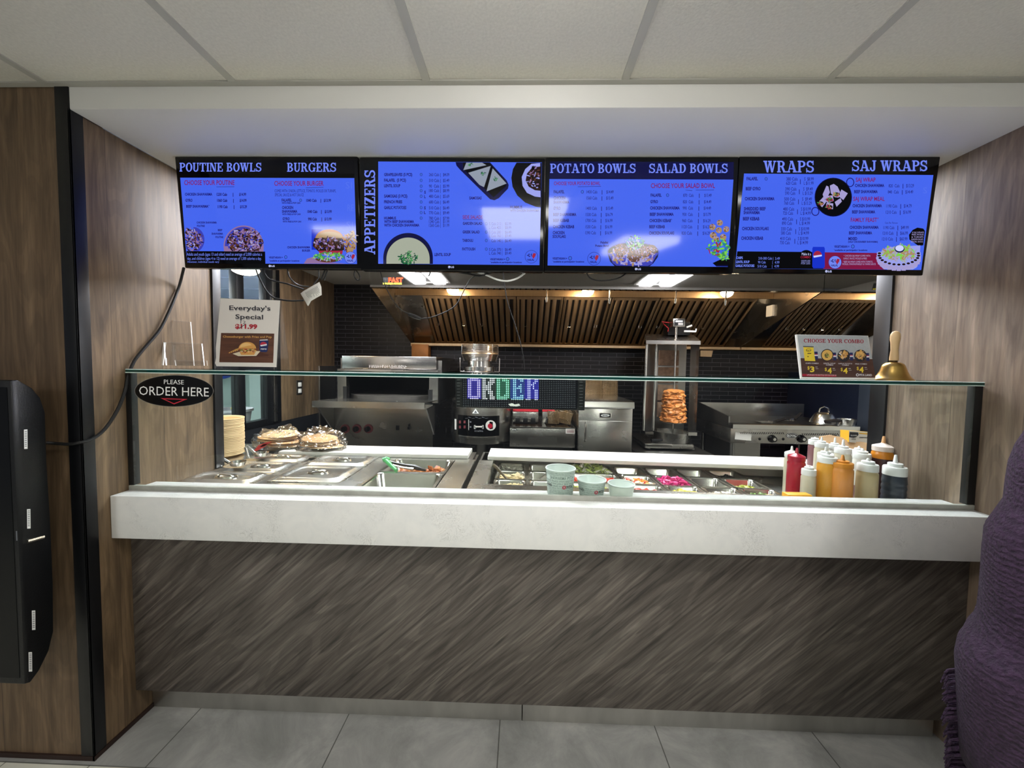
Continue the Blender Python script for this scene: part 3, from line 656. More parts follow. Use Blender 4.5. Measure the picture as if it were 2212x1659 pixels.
# --- screen 2
t, mp = tv('menu screen headed APPETIZERS running up its left side', ((776.5, 340), (1177.5, 342), (1173.5, 587), (778.5, 583)), 0.023)
P = Pic(zoomed(mp, 770, 320, 5.267))
P.poly([(248, 153), (2108, 163), (2082, 1332), (248, 1316)], 'lit_blue', 0)
P.slab(1208, 214, 248, 122, 'APPETIZERS', 'lit_head', vert=True)
pr = [(316, 318, 636, 34, 'GRAPELEAVES (5 PCS)'), (316, 382, 564, 34, 'FALAFEL  (5 PCS)'), (316, 445, 500, 34, 'LENTIL SOUP'), (316, 563, 580, 34, 'SAMOSAS (3 PCS)'), (316, 628, 522, 34, 'FRENCH FRIES'), (316, 694, 568, 34, 'GARLIC POTATOES'),
 (316, 812, 452, 32, 'HUMMUS'), (316, 852, 656, 32, 'WITH BEEF SHAWARMA'), (316, 893, 716, 32, 'WITH CHICKEN SHAWARMA'), (1284, 584, 1424, 32, 'SAMOSAS'), (1748, 688, 1886, 32, 'HUMMUS'), (1748, 724, 2078, 26, 'WITH CHICKEN SHAWARMA'),
 (888, 1228, 1074, 34, 'LENTIL SOUP'), (1208, 804, 1436, 40, 'SIDE SALADS', 'lit_wine', .02), (1210, 872, 1432, 32, 'GARDEN SALAD'), (1208, 970, 1402, 32, 'GREEK SALAD'), (1206, 1066, 1326, 32, 'TABOULI'), (1204, 1164, 1352, 32, 'FATTOUSH'),
 (1520, 1276, 1690, 22, 'VEGETARIAN ='), (1520, 1308, 1880, 18, '*available at participating locations'), (772, 518, 790, 32, 'S'), (772, 568, 788, 32, 'L'), (770, 696, 790, 32, 'S'), (770, 748, 788, 32, 'L')]
for y, a, b in ((320, '260 Cals |', '$4.09'), (386, '310 Cals |', '$5.49'), (450, '90  Cals |', '$5.99'), (501, '180 Cals |', '$8.99'), (566, '480 Cals |', '$5.69'), (631, '680 Cals |', '$6.49'), (698, '510 Cals |', '$6.49'), (754, '770 Cals |', '$9.49'), (816, '780 Cals |', '$7.99'), (854, '1240 Cals |', '$11.99'), (896, '1260 Cals |', '$11.99')):
    pr += [(826, y, 958, 36, a, 'lit_ink', .004), (986, y, 1056, 36, b, 'lit_ink', .004)]
for y, a, b in ((876, 'S Cals 210 |', '$5.99'), (920, 'L Cals 420 |', '$8.99'), (972, 'S Cals 280 |', '$6.49'), (1014, 'L Cals 760 |', '$9.49'), (1070, 'Cals 140 |', '$6.49'), (1170, 'S Cals 370 |', '$6.49'), (1212, 'L Cals 740 |', '$9.49')):
    pr += [(1510 if a[0] != 'C' else 1534, y, 1660, 34, a, 'lit_ink', .004), (1690, y, 1762, 34, b, 'lit_ink', .004)]
rows(P, pr); under(P, 1208, 814, 1436, 814)
for y in (302, 368, 434, 485, 549, 614, 678, 734, 797): veg(P, 737, y, 15)
for y in (860, 956, 1052, 1150): veg(P, 1478, y, 15)
veg(P, 1720, 1262, 18)
P.ell(588, 1250, 282, 284, 'lit_navy', 1, 180, 360, 36); P.rect(306, 1250, 870, 1318, 'lit_navy', 1)
P.ell(588, 1256, 250, 240, 'lit_black', 1.5, 180, 360, 36); P.rect(338, 1256, 838, 1318, 'lit_black', 1.5); P.ell(588, 1264, 246, 246, 'lit_soup', 2, 180, 360, 36); P.rect(342, 1264, 834, 1316, 'lit_soup', 2)
P.food(590, 1250, 104, 74, ['lit_dkgreen', 'lit_green', 'lit_dkgreen'], 80, 24, 2.3, 9, lambda x, y: y < 1314, 1.8)
P.poly([(1128, 160), (1520, 163), (1710, 370), (1732, 420), (1724, 462), (1620, 570), (1570, 594), (1520, 582), (1180, 248), (1138, 200)], 'lit_navy', 1)
P.poly([(1210, 165), (1510, 168), (1690, 372), (1706, 430), (1560, 560), (1500, 500), (1215, 240)], 'lit_black', 1.5)
for q in ([(1250, 166), (1430, 166), (1478, 196), (1216, 252)], [(1272, 282), (1528, 204), (1452, 446), (1400, 420)], [(1550, 232), (1708, 404), (1480, 494)]):
    P.poly(q, 'lit_pastry', 2)
for x, y in ((1300, 188), (1440, 292), (1580, 352)): P.food(x, y, 26, 22, ['lit_dkgreen', 'lit_green'], 14, 14, 2.4, int(x))
P.poly([(1822, 166), (2106, 168), (2096, 676), (2040, 668), (1920, 620), (1830, 540), (1776, 440), (1762, 340), (1780, 240)], 'lit_black', 1)
P.poly([(2090, 170), (1990, 180), (1920, 240), (1880, 330), (1890, 430), (1940, 510), (2030, 552), (2094, 560)], 'lit_lilac', 1.5)
P.poly([(2092, 210), (2000, 220), (1940, 290), (1925, 370), (1960, 440), (2030, 480), (2094, 486)], 'lit_dkbrown', 2); P.food(2040, 340, 95, 130, ['lit_black', 'lit_pink', 'lit_brown', 'lit_lilac', 'lit_black'], 90, 26, 2.2, 10, lambda x, y: x < 2090, 1.8)
halal(P, 1990, 1236, 74, False); logo(P, 1056, 1353)
P.obj('screen', t)

# --- screen 3
t, mp = tv('menu screen headed POTATO BOWLS and SALAD BOWLS', ((1178.7, 340.3), (1596.5, 338.5), (1583, 591), (1175, 587)), 0.037)
P = Pic(zoomed(mp, 1170, 320, 5.144))
P.poly([(92, 150), (2134, 156), (2130, 352), (86, 346)], 'lit_navy', 0); P.poly([(86, 344), (2130, 350), (2068, 1320), (66, 1304)], 'lit_blue', 0.2)
P.slab(94, 278, 1046, 104, 'POTATO BOWLS', 'lit_head'); P.slab(1192, 278, 2068, 104, 'SALAD BOWLS', 'lit_head')
pr = [(136, 412, 650, 40, 'CHOOSE YOUR POTATO BOWL', 'lit_wine', .02), (1212, 444, 1924, 54, 'CHOOSE YOUR SALAD BOWL', 'lit_wine', .02), (654, 1060, 738, 24, 'Falafel'), (596, 1096, 744, 24, 'Potato Bowl'), (120, 1238, 282, 24, 'VEGETARIAN ='), (120, 1270, 472, 18, '*available at participating locations')]
for y, n_, cx_, c_, p_ in ((502, 'FALAFEL', 500, '1430 Cals', '$14.49'), (570, 'CHICKEN', 498, '1560 Cals', '$15.49'), (684, 'GYRO', 494, '1400 Cals', '$15.49'), (754, 'BEEF SHAWARMA', 490, '1530 Cals', '$16.79'), (820, 'BEEF KEBAB', 488, '1700 Cals', '$16.99'), (890, 'CHICKEN KEBAB', 486, '1530 Cals', '$16.99'), (956, 'CHICKEN', 484, '1390 Cals', '$16.99')):
    w = {'FALAFEL': 118, 'CHICKEN': 130, 'GYRO': 80, 'BEEF SHAWARMA': 256, 'BEEF KEBAB': 176, 'CHICKEN KEBAB': 236}[n_]; x = 134-(y-502)*.022
    pr += [(x, y, x+w, 34, n_), (cx_, y+2, cx_+118, 36, c_, 'lit_ink', .004), (cx_+168, y+2, cx_+174, 36, '|'), (cx_+220, y+2, cx_+298, 36, p_, 'lit_ink', .004)]
pr += [(132, 616, 306, 34, 'SHAWARMA'), (122, 998, 266, 34, 'SOUVLAKI')]
for y, n_, w, c_, p_ in ((540, 'FALAFEL', 122, '870  Cals', '$13.49'), (612, 'GYRO', 84, '820  Cals', '$14.49'), (682, 'CHICKEN SHAWARMA', 328, '990  Cals', '$14.49'), (752, 'BEEF SHAWARMA', 264, '950  Cals', '$15.79'), (822, 'CHICKEN KEBAB*', 250, '960  Cals', '$16.29'), (890, 'BEEF KEBAB', 172, '1120 Cals', '$16.29'), (960, 'CHICKEN SOUVLAKI', 278, '820 Cals', '$16.29')):
    x = 1210-(y-540)*.042
    pr += [(x, y, x+w, 34, n_), (x+362, y+2, x+476, 36, c_, 'lit_ink', .004), (x+538, y+2, x+544, 36, '|'), (x+596, y+2, x+676, 36, p_, 'lit_ink', .004)]
rows(P, pr); under(P, 398, 428, 662, 424); under(P, 1595, 466, 1675, 472); under(P, 1708, 466, 1916, 464)
veg(P, 452, 487, 16); veg(P, 1398, 524, 16); veg(P, 316, 1224, 20)
halal(P, 582, 1230, 74, False)
P.poly([(726, 1150), (1304, 1150), (1290, 1210), (1240, 1280), (1200, 1312), (810, 1310), (760, 1260)], 'lit_navy', 1); P.ell(1015, 1150, 289, 110, 'lit_violet', 1.2, n=36); P.ell(1015, 1152, 278, 100, 'lit_black', 1.4, n=36)
P.poly([(740, 1165), (1290, 1165), (1225, 1290), (1180, 1308), (830, 1306), (790, 1280)], 'lit_violet', 1.5)
P.food(1015, 1180, 250, 118, ['lit_cream', 'lit_pink', 'lit_lilac', 'lit_cream', 'lit_tan'], 190, 36, 1.8, 11, lambda x, y: y < 1304, 1.6)
for x, y, r in ((880, 1130, 72), (1030, 1195, 78), (1150, 1150, 66), (1220, 1130, 60), (870, 1180, 40)): P.ell(x, y, r, r*.95, 'lit_brown', 3, n=18); P.food(x, y, r, r*.9, ['lit_brown', 'lit_pink', 'lit_dkbrown', 'lit_orange', 'lit_cream'], 46, 20, 3.2, int(x), None, 1.6)
P.food(1035, 1052, 105, 86, ['lit_green', 'lit_dkgreen', 'lit_teal', 'lit_lime', 'lit_cream'], 120, 22, 4.2, 12, lambda x, y: y > 960+abs(x-1035)*.7, 1.7)
for x, y, r in ((1978, 830, 34), (1896, 878, 36), (2050, 902, 34), (1968, 912, 34), (1905, 970, 38), (2015, 990, 36), (1940, 1010, 32)): P.ell(x, y, r, r*.98, 'lit_tan', 2, n=16); P.food(x, y, r*.8, r*.8, ['lit_cream', 'lit_tan', 'lit_brown', 'lit_pink'], 14, 16, 2.2, x, None, 1.5)
P.food(1960, 1110, 115, 110, ['lit_lime', 'lit_lime', 'lit_green', 'lit_teal', 'lit_red'], 74, 40, 2, 14, lambda x, y: x < 2074, 1.5)
P.poly([(1898, 1278), (1980, 1240), (2072, 1236), (2070, 1300), (1930, 1300)], 'lit_black', 2.6); P.poly([(1898, 1278), (2072, 1250), (2068, 1318), (1940, 1316)], 'lit_navy', 2.4)
P.food(2030, 1215, 40, 30, ['lit_lime', 'lit_green'], 18, 26, 3.2, 15, lambda x, y: x < 2074)
logo(P, 1048, 1344)
P.obj('screen', t)

# --- screen 4
t, mp = tv('menu screen headed WRAPS and SAJ WRAPS', ((1597.7, 335.8), (2032.3, 337.7), (1994, 595.5), (1582.5, 590)), 0.083)
P = Pic(zoomed(mp, 1580, 320, 4.809))
P.poly([(130, 264), (2096, 280), (1970, 1266), (36, 1250)], 'lit_blue', 0)
P.slab(334, 254, 858, 122, 'WRAPS', 'lit_head'); P.slab(1250, 240, 2034, 112, 'SAJ WRAPS', 'lit_head')
pr = []
for y, n_, w, a, b, c_, d_ in ((334, 'FALAFEL', 116, '380 Cals', '620 Cals', 'S  $8.99', 'L $11.99'), (438, 'BEEF GYRO', 154, '390 Cals', '590 Cals', 'S  $9.49', 'L $13.29'), (542, 'CHICKEN SHAWARMA', 308, '500 Cals', '760 Cals', 'S  $9.49', 'L $13.29'), (646, 'SHREDDED BEEF', 226, '480 Cals', '720 Cals', 'S $10.99', 'L $14.99'), (750, 'BEEF KEBAB', 170, '490 Cals', '890 Cals', 'S $10.99', 'L $14.99'), (852, 'CHICKEN SOUVLAKI', 276, '330 Cals', '580 Cals', 'S $10.99', 'L $14.99'), (952, 'CHICKEN KEBAB', 228, '410 Cals', '730 Cals', 'S $10.99', 'L $14.99')):
    x = 156-(y-334)*.092
    pr += [(x, y, x+w, 34, n_), (x+412-(y-334)*.012, y+4, x+528-(y-334)*.02, 36, a, 'lit_ink', .004), (x+410-(y-334)*.012, y+47, x+516-(y-334)*.02, 36, b, 'lit_ink', .004), (x+554, y+28, x+560, 38, '|'), (x+598-(y-334)*.015, y+4, x+696, 36, c_, 'lit_ink', .004), (x+594-(y-334)*.015, y+47, x+694, 36, d_, 'lit_ink', .004)]
pr += [(124, 686, 294, 34, 'SHAWARMA'), (1288, 350, 1494, 44, 'SAJ WRAP', 'lit_wine', .02), (1262, 548, 1588, 44, 'SAJ WRAP MEAL', 'lit_wine', .02), (1236, 766, 1528, 44, 'FAMILY FEAST*', 'lit_wine', .02),
 (1592, 786, 1722, 20, 'Cals Per Person', 'lit_ink', 0), (1210, 982, 1518, 18, '(HALF CHICKEN/BEEF SHAWARMA)'), (1064, 1034, 1222, 24, 'VEGETARIAN ='), (1060, 1068, 1408, 18, '*available at participating locations')]
for y, x, n_, w, c_, p_ in ((404, 1280, 'CHICKEN SHAWARMA', 304, '820  Cals', '$13.29'), (468, 1272, 'BEEF SHAWARMA', 244, '840  Cals', '$14.49'), (614, 1256, 'CHICKEN SHAWARMA', 304, '1190 Cals', '$14.79'), (678, 1250, 'BEEF SHAWARMA', 240, '1210 Cals', '$16.99'), (838, 1226, 'CHICKEN SHAWARMA', 300, '1190 Cals', '$49.99'), (896, 1218, 'BEEF SHAWARMA', 240, '1210 Cals', '$66.99'), (956, 1212, 'MIXED', 92, '1210 Cals', '$60.99')):
    pr += [(x, y, x+w, 32, n_), (x+350, y+4, x+462, 34, c_, 'lit_ink', .004), (x+496, y+4, x+502, 36, '|'), (x+532, y+4, x+612, 36, p_, 'lit_ink', .004)]
rows(P, pr)
veg(P, 358, 320, 15); veg(P, 1258, 1022, 18); P.text(1990, 470, 2030, 66, 'S', 'lit_faint', 1, -.01)
P.ring(1232, 356, 42, 48, 9, 'lit_ink', 1.2); P.ring(870, 658, 42, 46, 9, 'lit_ink', 1.2)
P.ell(1056, 510, 194, 202, 'lit_navy', 1.4, n=40); P.ell(1056, 510, 186, 194, 'lit_black', 1.8, n=40)
for q in ([(946, 480), (985, 390), (1005, 400), (1020, 460), (1000, 500), (960, 540)], [(1020, 390), (1060, 372), (1100, 400), (1132, 470), (1110, 515), (1070, 510), (1030, 470)], [(1140, 430), (1206, 470), (1160, 540), (1110, 500)], [(976, 500), (1050, 490), (1060, 545), (1000, 575), (975, 545)], [(895, 570), (950, 510), (985, 555), (940, 615)], [(985, 570), (1055, 575), (1052, 635), (978, 620)], [(1070, 560), (1130, 520), (1145, 555), (1090, 610)]):
    P.poly(q, 'lit_cream', 2.4)
for x, y in ((1088, 482), (1016, 535), (920, 575), (1012, 612)): P.ell(x, y, 36, 22, 'lit_dkbrown', 3, n=14); P.food(x, y, 32, 20, ['lit_red', 'lit_green', 'lit_tan', 'lit_brown'], 16, 18, 3.2, x)
P.poly([(60, 1072), (960, 1080), (956, 1256), (36, 1250)], 'lit_black', 1); P.poly([(960, 1082), (1540, 1090), (1600, 1262), (950, 1256)], 'lit_redband', 1)
P.ell(776, 1150, 82, 92, 'lit_black', 1.5, n=28)
rows(P, [(48, 1152, 116, 26, 'CHIPS', 'lit_head'), (278, 1158, 432, 28, '210-300 Cals |', 'lit_head', 0), (452, 1160, 500, 28, '3.49', 'lit_head', 0), (46, 1194, 186, 26, 'LENTIL SOUP', 'lit_head'), (274, 1198, 426, 28, '90 Cals         |', 'lit_head', 0), (448, 1200, 496, 28, '4.99', 'lit_head', 0), (42, 1234, 236, 26, 'GARLIC POTATOES', 'lit_head'), (270, 1240, 422, 28, '510 Cals       |', 'lit_head', 0), (444, 1240, 492, 28, '4.99', 'lit_head', 0),
 (728, 1114, 824, 30, 'Make it a', 'lit_white', .0), (716, 1144, 820, 24, 'COMBO', 'lit_red', .02), (1164, 1128, 1438, 20, '* CHICKEN SAJ WRAP COMES WITH', 'lit_cream', 0), (1160, 1156, 1404, 20, 'GARLIC SAUCE, PICKLES & FRIES', 'lit_cream', 0), (1156, 1190, 1466, 20, '* BEEF SAJ WRAP COMES WITH TOMATO,', 'lit_cream', 0), (1150, 1214, 1496, 20, 'PICKLES, ONIONS/PARSLEY & TAHINI SAUCE', 'lit_cream', 0)])
for y, s in ((1174, 'CHOOSE A SIDE'), (1190, 'AND A POP'), (1206, 'FOR LESS')): P.text(722, y, 816, 12, s, 'lit_lilac', 3, 0)
P.poly([(1846, 950), (1842, 900), (1880, 850), (1930, 826), (1990, 836), (2008, 860), (1990, 1010), (1940, 1015)], 'lit_black', 1.5)
for y, s in ((884, '4 SAJ WRAPS'), (906, 'FRIES, PICKLES'), (932, '& TURNIPS'), (956, 'GARDEN SALAD'), (980, 'SPECIAL SAUCE')): P.text(1872-(y-884)*.1, y, 1996-(y-884)*.12, 17, s, 'lit_cream', 3, 0)
P.poly([(1498, 1140), (1540, 1080), (1640, 1030), (1960, 1010), (1950, 1180), (1920, 1240), (1880, 1262), (1580, 1258), (1520, 1200)], 'lit_lilac', 2)
P.food(1740, 1090, 160, 70, ['lit_tan', 'lit_lime', 'lit_cream', 'lit_tan', 'lit_soup'], 150, 34, 2.4, 17, lambda x, y: x < 1960, 2.6)
R_ = random.Random(5)
for i in range(15):
    a = math.radians(-10+i*200/14); x = 1735+205*math.cos(a); y = 1110+100*math.sin(a)
    if x > 1945: continue
    P.poly([(x-26, y), (x+26, y), (x+22, y+66), (x-22, y+66)], 'lit_cream', 3.2+i*.05); P.ell(x, y, 27, 18, 'lit_lilac', 4.2, n=12); P.ell(x, y, 18, 11, 'lit_dkbrown', 4.4, n=10)
P.ell(1742, 1046, 52, 40, 'lit_navy', 4.5, n=20); P.ell(1742, 1040, 44, 32, 'lit_white', 4.8, n=20)
pepsi(P, 838, 1026, 130, 222); halal(P, 1074, 1186, 68, True); logo(P, 984, 1280)
P.obj('screen', t)

# ------------------------------------------------------------------ hot food table
HT = 0.88
ht = thing('steam_table', 'stainless hot food table with lidded and open pans behind the glass', 'steam table', (-0.86, 1.85, 0))
m = MB()
for a, b, c, d in ((-1.474, 1.4805, -0.69, 1.775), (-1.474, 1.775, -0.69, 2.07), (-0.356, 1.4805, -0.25, 2.07), (-0.69, 1.4805, -0.356, 1.512), (-0.69, 2.045, -0.356, 2.07)):
    m.box(a, b, HT-0.012, c, d, HT)
obj('table_top', m, 'steel', ht)
m = MB(); m.box(-0.265, 1.4805, 0.08, -0.25, 2.24, HT-0.0125); m.box(-1.474, 2.05, 0.08, -0.266, 2.07, HT-0.0125); m.box(-1.474, 1.4805, 0.08, -0.266, 1.49, HT-0.0125); m.box(-1.474, 1.4905, 0.08, -0.266, 2.049, 0.1); obj('body', m, 'steel_dark', ht)
for i, (x, y) in enumerate(((-1.44, 1.5), (-0.28, 1.5), (-1.44, 2.03), (-0.28, 2.03))):
    m = MB(); m.cyl((x, y, 0), (x, y, 0.08), 0.02, 10); obj('leg', m, 'steel_dark', ht)
m = MB(); m.box(-1.86, 1.83, HT-0.02, -1.475, 2.35, HT, 0.002); m.box(-1.84, 1.85, 0, -1.80, 1.89, HT-0.02); m.box(-1.84, 2.29, 0, -1.80, 2.33, HT-0.02); m.box(-1.53, 1.85, 0, -1.49, 1.89, HT-0.02); m.box(-1.53, 2.29, 0, -1.49, 2.33, HT-0.02)
tag(obj('side_table', m, 'steel', origin=(-1.66, 2.1, 0)), 'small steel side table under the paper plates, left of the hot food table', 'table')
m = MB(); m.box(-1.36, 2.075, HT, -0.292, 2.262, 0.902, 0.003)
tag(obj('cutting_board', m, 'cutting_board', origin=(-0.82, 2.16, HT)), 'long white cutting board behind the hot food pans, under the pita bags', 'cutting board')
m = MB(); m.box(-1.36, 2.071, 0.08, -0.266, 2.25, HT-0.0005); tag(obj('board_shelf', m, 'steel_dark', origin=(-0.82, 2.16, 0.08)), 'steel shelf unit carrying the white cutting board behind the hot pans', 'shelf')

def pan_mesh(x0, y0, x1, y1, z, d, rim=0.012, r=0.03, t=0.02):
    m = MB(); RR = m.roundrect
    def ring(off, zz, rr): return [(x, y, zz) for x, y in RR(x0+off, y0+off, x1-off, y1-off, rr)]
    m.loft([ring(rim+0.001, z-0.003, r), ring(0, z-0.003, 0.012), ring(0, z+0.002, 0.012), ring(rim, z+0.002, r), ring(rim+0.004, z-0.004, r), ring(rim+t, z-d+0.01, r*.9), ring(rim+t+0.012, z-d, r*.7)], 0, False, True)
    return m
def lid(name, label, x0, y0, x1, y1, z, handle=0.5):
    t = thing(name, label, 'lid', ((x0+x1)/2, (y0+y1)/2, z), 'steel lids on the hot food table')
    m = MB(); RR = m.roundrect
    def ring(off, zz, rr): return [(x, y, zz) for x, y in RR(x0+off, y0+off, x1-off, y1-off, rr)]
    m.loft([ring(0, z, 0.012), ring(0, z+0.003, 0.012), ring(0.012, z+0.004, 0.022), ring(0.02, z+0.013, 0.03), ring(0.032, z+0.015, 0.03), ring(0.042, z+0.008, 0.03), ring(0.05, z+0.006, 0.03)], 0, False, True)
    obj('cover', m, 'steel', t)
    cx, cy = x0+(x1-x0)*handle, (y0+y1)/2
    m = MB(); m.lathe([(0.0, 0.0075), (0.024, 0.0085), (0.030, 0.0115), (0.036, 0.0135), (0.04, 0.0065)], (cx, cy, z), 20, 0, Matrix.Diagonal((1.25, 0.8, 1)))
    obj('handle_dish', m, 'steel_bright', t)
    m = MB(); m.tube([(cx-0.036, cy, z+0.008), (cx-0.025, cy, z+0.017), (cx+0.025, cy, z+0.017), (cx+0.036, cy, z+0.008)], 0.004, 8); obj('handle', m, 'steel_bright', t)
    return t
Z0 = HT+0.001
lid('pan_lid', 'small steel lid nearest the glass in the far left pan row', -1.47, 1.545, -1.145, 1.715, Z0, 0.5)
lid('pan_lid', 'small steel lid in the middle of the far left pan row, beside a ladle', -1.47, 1.722, -1.14, 1.905, Z0, 0.58)
lid('pan_lid', 'small steel lid at the back of the far left pan row, before the pita bags', -1.46, 1.912, -1.14, 2.068, Z0, 0.55)
lid('pan_lid', 'larger steel lid nearest the glass in the middle of the hot table', -1.105, 1.60, -0.785, 1.855, Z0)
lid('pan_lid', 'larger steel lid at the back of the hot table, left of the chicken pan', -1.105, 1.862, -0.785, 2.068, Z0)
t = pan_mesh(-0.686, 1.515, -0.36, 1.778, HT+0.001, 0.10); tag(obj('food_pan', t, 'steel_bright', origin=(-0.52, 1.65, HT-0.1), smooth=50), 'empty deep steel pan at the front right of the hot table', 'pan', 'open pans in the hot table')
t = pan_mesh(-0.686, 1.782, -0.36, 2.043, HT+0.001, 0.065); tag(obj('food_pan', t, 'steel_bright', origin=(-0.52, 1.91, HT-0.065), smooth=50), 'steel pan of orange cooked chicken at the back right of the hot table', 'pan', 'open pans in the hot table')

mat('chicken', '9c5320', 0.45, bump=0.6, bscale=90, var=0.45, vscale=40); mat('chicken_light', 'b97c40', 0.45, bump=0.5, bscale=90, var=0.3, vscale=40)
def chunks(name, label, cat, x0, y0, x1, y1, z, n, r, mats, seed, heap=0.02, kind='stuff', sq=(1, 1, .7), jag=0.35):
    R = random.Random(seed); m = MB(); k = len(mats)
    for i in range(n):
        x = R.uniform(x0, x1); y = R.uniform(y0, y1); u = 1-abs((x-(x0+x1)/2)/((x1-x0)/2+1e-6)); w = 1-abs((y-(y0+y1)/2)/((y1-y0)/2+1e-6))
        zz = z+R.random()*heap*(0.3+0.7*min(u, w)*1.6)
        t = bmesh.new(); bmesh.ops.create_icosphere(t, subdivisions=1, radius=1)
        s = r*R.uniform(.6, 1.25)
        for v in t.verts: v.co *= 1+R.uniform(-jag, jag)
        M = Matrix.Translation((x, y, zz)) @ Euler((R.uniform(-.6, .6), R.uniform(-.6, .6), R.uniform(0, 6))).to_matrix().to_4x4() @ Matrix.Diagonal((s*sq[0], s*sq[1], s*sq[2], 1))
        for f in t.faces: f.smooth = True
        m.add(t, i % k, M)
    return tag(obj(name, m, mats, origin=((x0+x1)/2, (y0+y1)/2, z)), label, cat, None, kind)
chunks('chicken_pieces', 'orange brown chicken pieces heaped in the back hot pan', 'chicken', -0.64, 1.83, -0.40, 2.0, 0.83, 150, 0.017, ['chicken', 'chicken', 'chicken_light'], 3, 0.03)

# ladles, tongs, spoon
def ladle(label, pts, bowl):
    t = thing('ladle', label, 'ladle', tuple(bowl), 'ladles on the hot table')
    m = MB(); m.tube(pts, 0.0085, 8); m.sph(pts[0], 0.009); obj('handle', m, 'steel_bright', t)
    m = MB(); m.lathe([(0.0, -0.012), (0.028, -0.006), (0.036, 0.012), (0.034, 0.012), (0.026, -0.003), (0, -0.009)], Vector(bowl)+Vector((0, 0, 0.024)), 18); obj('bowl', m, 'steel_bright', t)
ladle('steel ladle lying on the lids nearest the paper plates, handle raised', [at(478, 1009, 1.80), at(466, 990, 1.83), at(464, 985, 1.86), at(470, 984, 1.86), at(497, 1001, 1.86), at(514, 1013, 1.87)], atz(514, 1013, HT+0.01))
ladle('steel ladle beside the pita bag, handle bent up over the paper plates', [at(536, 987, 2.0), at(530, 967, 2.0), at(533, 963, 2.01), at(546, 975, 2.02), at(562, 990, 2.02)], atz(564, 992, HT+0.01))
t = thing('tongs', 'green and black tongs lying across the chicken pan', 'tongs', tuple(atz(845, 1000, HT+0.02)))
mat('green_grip', '4fa862', 0.4); mat('black_nylon', '16110f', 0.4)
m = MB(); m.tube([at(834, 995, 1.87), at(842, 1003, 1.84), at(856, 1016, 1.80)], [0.012, 0.011, 0.008], 10); obj('grip', m, 'green_grip', t)
m = MB(); m.tube([at(832, 996, 1.87), at(846, 999, 1.87), at(866, 1004, 1.87)], [0.011, 0.008, 0.006], 10); obj('grip', m, 'steel_dark', t)
m = MB(); m.tube([at(826.5, 994, 1.88), at(834, 991, 1.89), at(841, 994, 1.89)], 0.012, 10); obj('spring_end', m, 'green_grip', t)
m = MB(); m.tube([at(846, 999, 1.868), at(875, 1005, 1.86), at(895, 1009, 1.85), at(920, 1016, 1.84)], [0.006, 0.007, 0.013, 0.006], 8); obj('jaw', m, 'black_nylon', t)
m = MB(); m.tube([at(846, 1004, 1.84), at(868, 1010, 1.835), at(893, 1014, 1.83)], [0.004, 0.004, 0.008], 8); obj('jaw', m, 'steel_bright', t)
t = thing('clip', 'black plastic utensil end lying between the lids', 'utensil', tuple(atz(690, 992, HT+0.02)))
m = MB(); m.tube([at(669, 992, 2.0), at(680, 991.5, 1.99), at(700, 996, 1.97)], [0.007, 0.011, 0.006], 8); obj('grip', m, 'black_nylon', t)
m = MB(); m.tube([at(634, 1011, 1.86), at(640, 1015, 1.85), at(646, 1018, 1.84)], [0.006, 0.007, 0.006], 8); tag(obj('serving_spoon', m, 'black_nylon', origin=tuple(atz(640, 1015, HT+0.02))), 'short black handle poking from under the middle lid', 'utensil')

# ------------------------------------------------------------------ paper plates
mat('kraft', 'b59160', 0.75, var=0.08, vscale=30); mat('kraft_rim', 'cbb084', 0.75)
px_, py_ = -1.652, 2.03
plates = []
for i in range(23):
    z = HT+0.001+i*0.0087
    if i == 0:
        m = MB(); m.lathe([(0, 0.004), (0.075, 0.004), (0.092, 0.0155), (0.1065, 0.0205), (0.1085, 0.0195), (0.1085, 0.0135), (0.094, 0.010), (0.08, 0.0), (0, 0.0)], (px_, py_, z), 40, mis=[0, 0, 1, 1, 1, 0, 0, 0])
        p0 = tag(obj('paper_plate', m, ['kraft', 'kraft_rim'], origin=(px_, py_, z)), 'brown paper plate in the tall stack beside the black wall post', 'plate', 'stack of brown paper plates')
    else:
        c = p0.copy(); C.objects.link(c); c.location = (px_+random.uniform(-.0015, .0015), py_+random.uniform(-.0015, .0015), z)
        if i == 22: c['label'] = 'topmost brown paper plate of the tall stack beside the black wall post'
